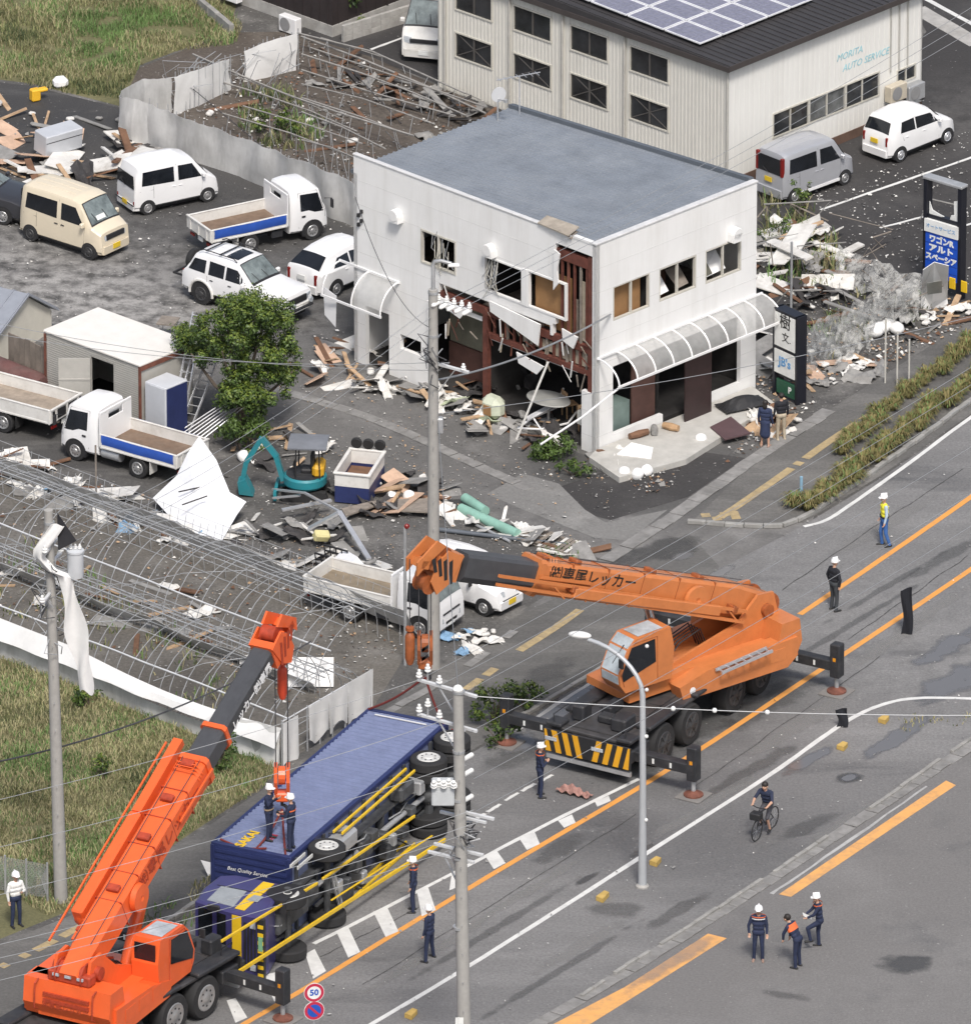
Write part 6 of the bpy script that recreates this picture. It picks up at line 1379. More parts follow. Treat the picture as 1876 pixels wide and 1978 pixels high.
o=b.build('open_door',SIL,sc_);o.location=(DX1,0.03,0);o.rotation_euler=(0,0,radians(42))
shm=frame((p0.x,p0.y,0),sa)
lk=thing('steel_locker','tall pale steel cabinet standing at the container\'s end by the ladders','cabinet',shm@Vector((-0.62,-0.55,0)),sa)
b=MB();b.box(-0.45,0.45,-0.5,0.5,0.05,1.95,ch=0.02);b.build('cabinet_body',mat('locker_grey',(0.55,0.57,0.6),0.5,var=0.05),lk)
b=MB();b.box(-0.42,0.42,0.5,0.52,0.1,1.9);b.build('cabinet_door',mat('locker_grey',(0.55,0.57,0.6),0.5,var=0.05),lk);b=MB();b.box(-0.47,-0.452,-0.46,0.46,0.1,1.9);b.build('open_side_shade',NAVY,lk)  # navy sheet stands for the shaded inside of the open cabinet
g0,g1=G(-62,742),G(100,640);ga=atan2(g1.y-g0.y,g1.x-g0.x);GWd=(g1-g0).length
shed=thing('gabled_shed','cream shed with grey gabled roof and skylight at the left edge','shed',g0,ga)
SHW=mat('shed_wall',(0.6,0.575,0.5),0.7,var=0.05,dirt=0.25,dcol=(0.4,0.37,0.32))
b=MB();zw,zp=0.75,1.85;b.prism([(0,0,0),(GWd,0,0),(GWd,0,zw),(GWd*0.68,0,zp),(0,0,zw-0.3)],(0,3.6,0));b.build('shed_walls',SHW,shed)
SR=mat('shed_roof',(0.30,0.32,0.36),0.5,metal=0.2,var=0.1)
for(a,c,d,e)in((-0.15,zw-0.36,GWd*0.68,zp+0.02),(GWd*0.68,zp+0.02,GWd+0.15,zw-0.04)):
 b=MB();b.prism([(a,-0.2,c),(d,-0.2,e),(d,-0.2,e+0.06),(a,-0.2,c+0.06)],(0,4.0,0));rf=b.build('roof_slope',SR,shed)
 for k in range(8):y=-0.15+k*0.55;b=MB();b.beam((a,y,c+0.075),(d,y,e+0.075),0.04,0.03,up=(0,1,0));b.build('roof_rib',SR,rf)
b=MB();b.prism([(1.6,0.5,lerp(zw-0.36,zp,1.75/(GWd*0.68+0.15))+0.09),(2.4,0.5,lerp(zw-0.36,zp,2.55/(GWd*0.68+0.15))+0.09),(2.4,0.5,lerp(zw-0.36,zp,2.55/(GWd*0.68+0.15))+0.14),(1.6,0.5,lerp(zw-0.36,zp,1.75/(GWd*0.68+0.15))+0.14)],(0,0.8,0));b.build('skylight',mat('skylight_grey',(0.16,0.18,0.2),0.3),shed)
bw=thing('board_screen','weathered brown board screen between the shed and the container','screen',G(18,738),HEAD((18,738),(92,772)))
for k in range(8):b=MB();b.box(k*0.27,k*0.27+0.255,-0.02,0.02,0.05+ru(0,0.05),1.75+ru(-0.06,0.04));b.build('plank',mat('weathered_board',(0.21,0.18,0.15),0.9,var=0.3,scale=2),bw)
bw2=MB();bw2.lathe([(0.02,-1.3),(0.42,-1.25),(0.5,-1.1),(0.5,1.1),(0.42,1.25),(0.02,1.3)],18,'X');o=bw2.build('rusty_tank',mat('tank_rust',(0.13,0.06,0.055),0.8,var=0.3,dirt=0.4,dcol=(0.2,0.17,0.15)),None,0.6);o.location=G(30,760)+Vector((0,0,0.5));o.rotation_euler=(0,0,HEAD((0,745),(75,775)));tag(o,'rusty brown tank lying behind the dropside truck','tank')
from mathutils import noise as mnoise
# GREENHOUSES, PLASTIC FENCE, PLANTS
PIPE=mat('hoop_pipe',(0.38,0.39,0.40),0.5,metal=0.2,var=0.2)
PIPEB=mat('bright_pipe',(0.68,0.69,0.7),0.4,metal=0.2,var=0.1)
PLASTIC=mat('dirty_plastic',(0.6,0.6,0.59),0.4,var=0.15,scale=1.2,dirt=0.5,dcol=(0.24,0.235,0.22),dscale=2.2,run=0.25,alpha=0.82)
PLASTW=mat('white_plastic',(0.72,0.72,0.71),0.45,var=0.08,scale=1.5,dirt=0.35,dcol=(0.48,0.47,0.44),dscale=1.0)
NETM=mat('grey_net',(0.36,0.37,0.37),0.8,var=0.25,scale=2,alpha=0.6)
def tubes_obj(name,paths,r,m,parent=None,n=5):
 b=MB()
 for p in paths:b.tube(p,r,n)
 return b.build(name,m,parent,0.9)
RD=Vector((cos(ROADANG),sin(ROADANG),0))
A0,A1=G(0,1265),G(545,1480);D0=(A1-A0).normalized();A0=A1-D0*19.5;GLEN=19.5;GWID=4.45
gh=thing('hoop_greenhouse','bare steel hoop greenhouse frame, roof plastic gone, left of the blue lorry','greenhouse')
def hoop_pt(s,span,t,h=2.1):
 base=A0+D0*s+RD*(GWID*span)
 return base+RD*(GWID/2*(1-cos(t)))+Vector((0,0,h*sin(t)**0.75 if sin(t)>0 else 0))
for span,(s0,s1)in enumerate(((0.0,GLEN),(-3.0,17.6))):
 n=int((s1-s0)/0.46)
 for k in range(n+1):
  s=s0+0.46*k;bend=ru(-0.3,0.3)if k%4==0 else ru(-0.12,0.12);hh=2.1*ru(0.86,1.04)
  b=MB();b.tube([hoop_pt(s+bend*sin(t),span,t,hh)for t in[pi*j/14 for j in range(15)]],0.0135,4,cap=False);b.build('hoop',PIPE,gh)
 for t,r,m_ in((0.62,0.03,PIPEB),(pi/2,0.025,PIPE),(pi/2-0.12,0.015,PIPE),(pi/2+0.12,0.015,PIPE),(pi/2+0.22,0.012,PIPE),(pi/2-0.25,0.012,PIPE),(1.1,0.012,PIPE),(2.2,0.015,PIPE),(0.3,0.012,PIPE),(2.7,0.015,PIPE)):
  b=MB();b.tube([hoop_pt(lerp(s0,s1,j/16),span,t)+Vector((0,0,ru(-0.02,0.02)))for j in range(17)],r,5);b.build('purlin',m_,gh)
 for(sa,sb)in((2,6),(9,13),(14,17)):
  b=MB();b.tube([hoop_pt(sa,span,0.4),hoop_pt((sa+sb)/2,span,0.95),hoop_pt(sb,span,1.5)],0.012,5);b.build('brace',PIPE,gh)
  b=MB();b.tube([hoop_pt(sa+1,span,2.6),hoop_pt(sb,span,1.6)],0.01,5);b.build('brace',PIPE,gh)
sk=thing('plastic_skirt','long pale plastic skirt along the near side of the hoop greenhouse','plastic sheet')
def skirt(u,v,top,low,off):
 p=A0+D0*(GLEN*u)-RD*off
 w=0.05*sin(u*60)+0.04*sin(u*23+1)
 return(p.x,p.y+w*v,lerp(top,low,v)-(0.28*max(0,sin((u-0.55)*7))if v<0.5 and u>0.55 else 0)*(1-v))
b=MB();b.grid(lambda u,v:skirt(u,v,1.25,0.72,0.03+0.35*v),60,3,thick=0.01);b.build('upper_sheet',PLASTW,sk,0.9)
b=MB();b.grid(lambda u,v:skirt(u,v,0.74,0.0,0.12),60,3,thick=0.01);b.build('lower_sheet',PLASTIC,sk,0.9)
for i,(off,zt,zl,m_,lab)in enumerate(((GWID*2+0.2,1.1,0.35,PLASTIC,'grey sagging plastic band along the far eave of the hoop greenhouse'),(GWID-0.3,0.55,0.1,PLASTIC,'grey dirty plastic strip on the ground between the two greenhouse spans'))):
 b=MB();b.grid(lambda u,v:tuple(A0+D0*lerp(-3,17.3,u)+RD*(off+0.4*v+0.06*sin(u*40))+Vector((0,0,lerp(zt,zl,v)+0.05*sin(u*31)))),50,3,thick=0.01);tag(b.build('plastic_band',m_,None,0.9),lab,'plastic sheet')
b=MB()
for k in range(64):s=-3+k*0.32;p=A0+D0*s+RD*(GWID*2+0.9);b.tube([p+Vector((0,0,0.1)),p+RD*0.25+Vector((0,0,1.0+0.12*sin(k*0.7)))],0.008,4,cap=False)
for r in range(4):b.tube([A0+D0*(-3+k*0.8)+RD*(GWID*2+0.92+0.08*r)+Vector((0,0,0.15+0.3*r))for k in range(26)],0.008,4,cap=False)
o=b.build('wire_mesh',PIPE,None);tag(o,'rusty grey wire mesh panel leaning along the far eave of the greenhouse','wire mesh');
E0,E1=A1,A1+RD*GWID*1.02
ew=thing('greenhouse_end','torn white plastic end wall of the greenhouse beside the blue container','wall')
for k in range(8):
 p=E0.lerp(E1,k/7);b=MB();b.tube([p,p+Vector((0,0,1.5))],0.025,6);b.build('post',PIPE,ew)
for zz in(0.35,0.7,1.05,1.45):b=MB();b.tube([E0+Vector((0,0,zz)),E1+Vector((0,0,zz))],0.022 if zz>1.2 else 0.012,6);b.build('rail',PIPEB if zz>1.2 else PIPE,ew)
OUT=Vector((RD.y,-RD.x,0))
for i,(a,c,zt,zl)in enumerate(((0.0,0.17,1.4,0.0),(0.29,0.52,1.45,0.25),(0.52,0.74,1.45,0.3),(0.74,1.02,1.5,0.05))):
 b=MB()
 b.grid(lambda u,v:tuple(E0.lerp(E1,lerp(a,c,u))+OUT*(0.04+0.05*sin(u*9+i)*v)+Vector((0,0,lerp(zt,zl+0.14*sin(u*7+i*2),v)))),10,6,thick=0.008);b.build('torn_sheet',PLASTW,ew,0.9)
b=MB();b.grid(lambda u,v:tuple(A1-D0*lerp(0,2.4,u)-RD*(0.1+0.1*v+0.05*sin(u*12))+Vector((0,0,lerp(1.3,0.0,v)-0.3*u*(1-v)))),12,5,thick=0.008);b.build('torn_sheet',PLASTW,ew,0.9)
for(px,py,w_,h_,lab)in((600,1330,1.4,0.9,'white panel lying under the hoops near the greenhouse end'),):
 p=G(px,py);b=MB();b.box(-w_/2,w_/2,-0.02,0.02,0.0,h_);o=b.build('white_slab',FOAM,None);o.location=p+Vector((0,0,0.05));o.rotation_euler=(-0.5,0,0.0);tag(o,lab,'panel')
 # collapsed greenhouse with plastic skirts at the top left
def sheet_wall(name,tops,bots,m,lab,parent=None,posts=True):
 root=thing(name,lab,'plastic fence')
 P=[]
 for(tx,ty),(bx,by)in zip(tops,bots):
  g=G(bx,by);P.append((g,max(0.25,ZH(tx,ty,G(tx,by)))))
 n=len(P)-1
 def fn(u,v):
  k=min(int(u*n),n-1);f_=u*n-k
  g=P[k][0].lerp(P[k+1][0],f_);h=lerp(P[k][1],P[k+1][1],f_)
  q=mnoise.noise((g.x*1.3,g.y*1.3,v*1.5));q2=mnoise.noise((g.x*4,g.y*4,v*2+7))
  return(g.x+0.12*q+0.03*q2,g.y+0.12*q*v,h*v*(1+0.03*q2)+0.04*q*v)
 b=MB();b.grid(fn,16*n,5,thick=0.01);b.build('plastic_sheet',m,root,0.9)
 if posts:
  for k in range(5*n+1):
   q=Vector(fn(k/(5*n),1));g=Vector((q.x+0.03,q.y+0.06,0));b=MB();b.tube([g,(g.x,g.y,q.z+ru(0.02,0.18))],0.018,5);b.build('post',PIPE,root)
 return root
sheet_wall('plastic_fence',[(284,202),(375,233),(462,265),(560,302),(640,335),(690,355)],[(284,280),(375,312),(462,340),(560,385),(640,420),(690,440)],PLASTIC,'long grey plastic sheet fence behind the white kei van and tipper')
sheet_wall('plastic_fence',[(330,150),(268,152),(232,172),(226,185),(250,193),(284,202)],[(330,215),(275,225),(238,245),(230,262),(255,275),(284,280)],PLASTIC,'rounded pale corner of the plastic sheet fence by the grass',posts=False)
sheet_wall('plastic_fence',[(300,150),(360,132),(440,112)],[(335,222),(385,205),(445,172)],PLASTW,'torn white plastic sheet on bent posts along the grass edge')
sheet_wall('plastic_fence',[(450,100),(500,80),(572,64)],[(470,158),(515,150),(574,135)],PLASTW,'white wrinkled plastic sheet on posts below the dark house')
cg=thing('wrecked_greenhouse','flattened grey pipe frame of the wrecked greenhouse behind the plastic fence','greenhouse')
for(pts,r)in(([(430,215),(560,250),(690,300)],0.025),([(583,130),(720,172),(880,225)],0.03),([(583,155),(700,190),(840,240)],0.025),([(470,200),(600,236),(700,275)],0.025),([(600,90),(760,140),(940,205)],0.025),([(373,103),(470,140),(560,178),(666,222),(800,262)],0.035),([(384,146),(500,178),(600,215),(690,252)],0.03),([(583,72),(700,112),(830,165),(938,213)],0.04),([(583,102),(700,140),(800,180),(900,222)],0.03),([(583,190),(700,225),(790,262)],0.03),([(583,215),(660,245),(745,287)],0.03),([(583,266),(640,285),(690,305)],0.025),([(575,62),(720,98),(900,175)],0.03),([(620,66),(760,110),(930,190)],0.02),([(378,108),(470,146),(560,184),(666,228)],0.02)):
 hz=ru(0.35,0.9)
 b=MB();pp=[G(x,y+hz*57,0)+Vector((0,0,hz+ru(-0.08,0.08)))for x,y in pts];b.tube(pp,r,5);b.build('fallen_purlin',mat('weathered_pipe',(0.27,0.26,0.245),0.7,var=0.3,scale=6),cg)
 for q in[pp[i].lerp(pp[i+1],f_)for i in range(len(pp)-1)for f_ in(0.1,0.4,0.7)]:
  b=MB();b.tube([q,(q.x+ru(-0.2,0.2),q.y+ru(-0.1,0.1),0)],0.014,5);b.build('bent_post',PIPE,cg)
for(a,c)in(((373,168),(560,330)),((692,145),(775,240)),((745,250),(790,300))):
 b=MB();b.tube([G(a[0],a[1]+40)+Vector((0,0,0.7)),G(*c)+Vector((0,0,0.05))],0.015,5);b.build('guy_cable',WIREM,cg)
for k in range(26):
 x=ru(300,560);y=lerp(150,90,(x-300)/270)+ru(-8,30);p=G(x,y+40);b=MB();b.tube([p,p+Vector((ru(-0.5,0.5),ru(-0.3,0.3),ru(0.5,1.2))),p+Vector((ru(0,1.4),ru(-0.3,0.6),ru(0.7,1.3)))],0.013,4);b.build('bent_hoop',PIPE,cg)
 # grass as one mass per patch
GRN=[mat('grass_green',(0.12,0.2,0.06),0.8,var=0.35,scale=0.5),mat('grass_straw',(0.33,0.30,0.165),0.85,var=0.3,scale=0.5),mat('grass_olive',(0.2,0.21,0.09),0.8,var=0.35,scale=0.5),mat('grass_dark',(0.06,0.085,0.032),0.8,var=0.3,scale=0.5)]
def inpoly(x,y,poly):
 c=False;n=len(poly)
 for i in range(n):
  x0,y0=poly[i];x1,y1=poly[i-1]
  if(y0>y)!=(y1>y)and x<(x1-x0)*(y-y0)/(y1-y0)+x0:c=not c
 return c
def grass_patch(name,px,dens,h,w_,weights,seed,lab=None,z0=0.0,nsc=0.35,bare=-0.5):
 r=random.Random(seed);P=[(p.x,p.y)for p in[G(*q)for q in px]]
 xs,ys=[p[0]for p in P],[p[1]for p in P];x0,x1,y0,y1=min(xs),max(xs),min(ys),max(ys)
 N=int((x1-x0)*(y1-y0)*dens);vs,fs,ms=[],[],[]
 for _ in range(N):
  x,y=r.uniform(x0,x1),r.uniform(y0,y1)
  if not inpoly(x,y,P):continue
  nv=mnoise.noise((x*nsc,y*nsc,seed));n2=mnoise.noise((x*nsc*3,y*nsc*3,seed+9))
  if n2<bare:continue
  hh=h*r.uniform(0.4,1.15)*(1+0.7*n2);a=r.uniform(0,2*pi);ln=hh*r.uniform(0.2,0.9);b_=a+r.uniform(-1,1)
  dx,dy=cos(a)*w_/2,sin(a)*w_/2;lx,ly=cos(b_+1.57)*ln,sin(b_+1.57)*ln
  o=len(vs);vs+=[(x-dx,y-dy,z0),(x+dx,y+dy,z0),(x+dx*0.7+lx*0.4,y+dy*0.7+ly*0.4,z0+hh*0.65),(x-dx*0.7+lx*0.4,y-dy*0.7+ly*0.4,z0+hh*0.65),(x+lx,y+ly,z0+hh*0.95)]
  fs+=[(o,o+1,o+2,o+3),(o+3,o+2,o+4)]
  t=nv*0.9+0.45+r.uniform(-0.3,0.3);cum=0;mi=len(weights)-1
  for i,ww in enumerate(weights):
   cum+=ww
   if t<cum:mi=i;break
  ms+=[mi,mi]
 me=bpy.data.meshes.new(name);me.from_pydata(vs,[],fs)
 for m in GRN:me.materials.append(m)
 me.polygons.foreach_set('material_index',ms);me.update()
 o=obj(name,me);return tag(o,lab,None,None,'stuff')
grass_patch('grass',[(-30,-20),(400,-20),(470,50),(455,85),(330,100),(270,130),(230,190),(130,180),(60,165),(-30,140)],270,0.25,0.028,(0.3,0.3,0.3,0.1),3,'long green grass on the verge at the top left',bare=-0.35)
grass_patch('grass',[(-30,1250),(80,1300),(250,1370),(430,1440),(545,1484),(500,1530),(380,1600),(250,1690),(170,1745),(90,1770),(-30,1700)],300,0.22,0.028,(0.3,0.38,0.24,0.08),5,'straw coloured weeds on the plot by the red-orange boom',bare=-0.6)
grass_patch('grass',[(470,175),(560,180),(640,245),(620,290),(520,290),(450,240)],110,0.35,0.05,(0.6,0.1,0.2,0.1),8,'green weeds inside the wrecked greenhouse plot',bare=-0.05)
grass_patch('grass',[(-20,1190),(100,1210),(250,1300),(430,1400),(500,1340),(330,1200),(0,1000)],30,0.25,0.045,(0.4,0.2,0.25,0.15),11,'thin weeds between the greenhouse hoops',bare=0.1)
grass_patch('grass',[(1470,380),(1560,390),(1620,470),(1640,560),(1480,560)],60,0.5,0.05,(0.3,0.2,0.3,0.2),13,'weeds among the wreckage right of the cafe',bare=-0.1)
grass_patch('grass',[(1560,640),(1660,560),(1790,560),(1800,610),(1690,660),(1600,700)],60,0.3,0.045,(0.45,0.15,0.25,0.15),17,'green weeds by the plastic bags right of the signboard',bare=0.0)
grass_patch('grass',[(1190,880),(1290,845),(1420,800),(1440,815),(1300,875),(1200,905)],60,0.18,0.04,(0.5,0.1,0.2,0.2),19,'moss and weeds along the cafe terrace edge',bare=0.0)
grass_patch('grass',[(240,1790),(330,1740),(470,1650),(560,1640),(420,1750),(330,1830),(250,1850)],50,0.3,0.045,(0.15,0.4,0.3,0.15),23,'dry grass along the pavement edge by the overturned cab',bare=-0.05)
grass_patch('grass',[(1020,1080),(1100,1040),(1150,1075),(1060,1100)],60,0.2,0.04,(0.4,0.2,0.3,0.1),29,'weeds along the yard edge above the orange boom',bare=-0.1)
grass_patch('grass',[(1690,1395),(1800,1368),(1880,1365),(1880,1400),(1750,1420)],40,0.12,0.04,(0.25,0.45,0.2,0.1),31,'sparse dry grass on the traffic island',bare=0.15)
def tussock_me(seed,nb=170,h=0.75,rad=0.42):
 r=random.Random(seed);vs,fs,ms=[],[],[]
 for _ in range(nb):
  a=r.uniform(0,2*pi);rr=r.uniform(0,0.14);ln=r.uniform(0.2,rad*1.5);hh=h*r.uniform(0.45,1.1);w_=r.uniform(0.018,0.035)
  x,y=rr*cos(a),rr*sin(a);px_,py_=-sin(a)*w_,cos(a)*w_;o=len(vs)
  for(t,zz,ww)in((0,0,1),(0.35,0.75,0.9),(0.75,1.0,0.7),(1.05,0.72,0.15)):
   vs+=[(x+cos(a)*ln*t-px_*ww,y+sin(a)*ln*t-py_*ww,hh*zz),(x+cos(a)*ln*t+px_*ww,y+sin(a)*ln*t+py_*ww,hh*zz)]
  fs+=[(o+2*i,o+2*i+1,o+2*i+3,o+2*i+2)for i in range(3)];ms+=[r.choice((0,1,1,1,2,2,2))]*3
 me=bpy.data.meshes.new('ornamental_grass');me.from_pydata(vs,[],fs)
 for m in(GRN[0],mat('sedge_tan',(0.215,0.18,0.075),0.85,var=0.3,scale=2),mat('sedge_olive',(0.15,0.14,0.048),0.85,var=0.3,scale=2)):me.materials.append(m)
 me.polygons.foreach_set('material_index',ms);me.update();return me
TUS=[tussock_me(s)for s in range(5)]
def tussocks(pts,step,wid,lab,grp,sc=(0.8,1.2)):
 for q,a in walk_along(pline(pts,12),step):
  for side in(-1,1):
   o=obj('ornamental_grass',R_.choice(TUS));off=side*ru(0.05,wid)
   o.location=(q.x-sin(a)*off+ru(-0.15,0.15),q.y+cos(a)*off,0.03);o.rotation_euler=(0,0,ru(0,6.28));s=ru(*sc);o.scale=(s*1.1,s*1.1,s)
   tag(o,lab,'grass clump',grp,'thing')
tussocks([(1555,985),(1610,948),(1680,895),(1760,830),(1860,755),(1920,705)],0.55,0.3,'tan and olive grass clump in the wide planting strip beside the white road edge','grass clumps in the wide planting strip',(0.42,0.66))
tussocks([(1625,878),(1690,815),(1750,765),(1830,705),(1900,655)],0.55,0.14,'small tan grass clump in the narrow strip along the pavement','grass clumps in the narrow strip',(0.35,0.55))
# leafy plants
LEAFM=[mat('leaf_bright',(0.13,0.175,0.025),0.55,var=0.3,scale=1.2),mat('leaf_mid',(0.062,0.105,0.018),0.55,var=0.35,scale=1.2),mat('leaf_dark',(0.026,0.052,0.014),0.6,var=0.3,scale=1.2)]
def leaf_cloud(clumps,per,size,seed,bright=0.5):
 """clumps: (x, y, z, r); leaves sit in a shell round each clump, lighter on the clump tops, darker below: light and shade painted into the leaf colour"""
 r=random.Random(seed);vs,fs,ms=[],[],[]
 for(cx,cy,cz,cr)in clumps:
  for _ in range(int(per*cr*cr)):
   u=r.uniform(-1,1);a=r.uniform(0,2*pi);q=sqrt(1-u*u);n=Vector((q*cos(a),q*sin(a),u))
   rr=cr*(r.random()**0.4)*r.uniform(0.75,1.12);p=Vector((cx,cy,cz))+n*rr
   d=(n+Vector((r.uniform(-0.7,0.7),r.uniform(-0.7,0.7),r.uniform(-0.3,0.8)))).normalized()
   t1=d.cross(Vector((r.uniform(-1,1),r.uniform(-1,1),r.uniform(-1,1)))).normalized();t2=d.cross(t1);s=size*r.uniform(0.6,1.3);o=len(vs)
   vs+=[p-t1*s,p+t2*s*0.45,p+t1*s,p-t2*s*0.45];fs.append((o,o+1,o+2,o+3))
   k=u*0.55+r.uniform(-0.4,0.4);ms.append(0 if k>1-bright else(1 if k>-0.25 else 2))  # light on clump tops and shade beneath are painted by leaf colour
 return vs,fs,ms
def leaf_obj(name,clumps,per,size,seed,parent=None,bright=0.5):
 vs,fs,ms=leaf_cloud(clumps,per,size,seed,bright);me=bpy.data.meshes.new(name);me.from_pydata(vs,[],fs)
 for m in LEAFM:me.materials.append(m)
 me.polygons.foreach_set('material_index',ms);me.update();return obj(name,me,parent)
BARK=mat('bark',(0.12,0.095,0.075),0.9,var=0.3,scale=6,bump=0.4)
tp=G(462,842)
tree=thing('broadleaf_tree','bushy evergreen broadleaf tree with clumped crown behind the white off-roader','tree',tp)
b=MB();b.tube([(0,0,0),(0.06,0.02,0.7),(-0.05,0.1,1.5),(0.1,0.2,2.6),(0.15,0.2,3.6)],[0.2,0.16,0.14,0.1,0.05],9)
for(x,y,zz)in((-1.5,0.3,2.7),(1.2,0.5,2.9),(-0.5,-0.7,3.2),(0.8,1.0,3.5),(1.7,-0.2,2.3),(-0.4,0.7,3.9)):b.tube([(0.0,0.05,1.1),(x*0.5,y*0.5,zz*0.62),(x,y,zz)],[0.1,0.06,0.025],7)
b.build('trunk',BARK,tree,0.8)
cl=[];rt=random.Random(4)
for _ in range(215):
 lobe=rt.choice(((0.35,0.3,3.5,1.5,1.4),(0.35,0.3,3.5,1.5,1.4),(-0.55,0.7,3.0,1.1,0.95),(1.0,0.2,2.6,1.05,0.95),(-1.5,1.3,2.7,0.55,0.5),(0.4,0.0,4.1,0.8,0.6),(0.6,-0.3,1.9,1.1,0.6),(0.2,-0.5,1.5,0.8,0.5)))
 u=rt.uniform(-0.8,1);a=rt.uniform(0,2*pi);q=sqrt(max(0,1-u*u));k=rt.uniform(0.7,1.05)
 cl.append((lobe[0]+lobe[3]*q*cos(a)*k,lobe[1]+lobe[3]*q*sin(a)*k,lobe[2]+lobe[4]*u*k,rt.uniform(0.2,0.36)))
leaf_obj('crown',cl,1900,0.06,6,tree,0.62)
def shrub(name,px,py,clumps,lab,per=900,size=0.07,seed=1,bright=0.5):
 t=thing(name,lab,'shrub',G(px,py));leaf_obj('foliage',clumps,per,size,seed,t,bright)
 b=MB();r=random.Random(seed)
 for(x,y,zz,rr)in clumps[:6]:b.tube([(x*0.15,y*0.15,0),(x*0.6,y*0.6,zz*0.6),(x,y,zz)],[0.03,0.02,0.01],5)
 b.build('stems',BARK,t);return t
def cl_(n,rx,ry,h,r0,r1,seed):
 r=random.Random(seed);return[(r.uniform(-rx,rx),r.uniform(-ry,ry),r.uniform(0.15,h),r.uniform(r0,r1))for _ in range(n)]
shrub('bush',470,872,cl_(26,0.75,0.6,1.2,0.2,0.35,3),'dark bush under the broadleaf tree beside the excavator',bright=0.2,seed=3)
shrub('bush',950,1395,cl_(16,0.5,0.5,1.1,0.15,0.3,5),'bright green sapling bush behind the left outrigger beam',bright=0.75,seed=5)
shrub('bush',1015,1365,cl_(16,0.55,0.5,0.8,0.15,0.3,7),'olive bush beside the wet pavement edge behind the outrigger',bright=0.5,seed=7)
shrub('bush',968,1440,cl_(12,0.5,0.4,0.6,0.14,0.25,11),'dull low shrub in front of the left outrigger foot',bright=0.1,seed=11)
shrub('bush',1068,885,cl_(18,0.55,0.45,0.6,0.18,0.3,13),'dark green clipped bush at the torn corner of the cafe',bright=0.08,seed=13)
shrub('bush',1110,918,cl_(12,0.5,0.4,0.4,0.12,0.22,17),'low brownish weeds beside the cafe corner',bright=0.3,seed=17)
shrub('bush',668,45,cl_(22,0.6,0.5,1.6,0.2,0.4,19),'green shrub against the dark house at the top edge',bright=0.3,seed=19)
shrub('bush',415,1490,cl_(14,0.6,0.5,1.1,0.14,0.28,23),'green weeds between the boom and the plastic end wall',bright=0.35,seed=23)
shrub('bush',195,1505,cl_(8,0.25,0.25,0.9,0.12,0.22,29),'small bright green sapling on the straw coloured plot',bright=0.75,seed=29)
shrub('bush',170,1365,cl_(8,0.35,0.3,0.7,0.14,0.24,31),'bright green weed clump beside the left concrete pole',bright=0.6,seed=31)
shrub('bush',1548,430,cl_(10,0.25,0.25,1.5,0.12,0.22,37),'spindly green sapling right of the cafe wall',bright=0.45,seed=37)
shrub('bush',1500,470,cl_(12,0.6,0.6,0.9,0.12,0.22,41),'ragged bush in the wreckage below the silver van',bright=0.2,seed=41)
shrub('bush',540,260,cl_(14,0.7,0.6,0.7,0.15,0.3,43),'bright green weed bush inside the wrecked greenhouse plot',bright=0.7,seed=43)
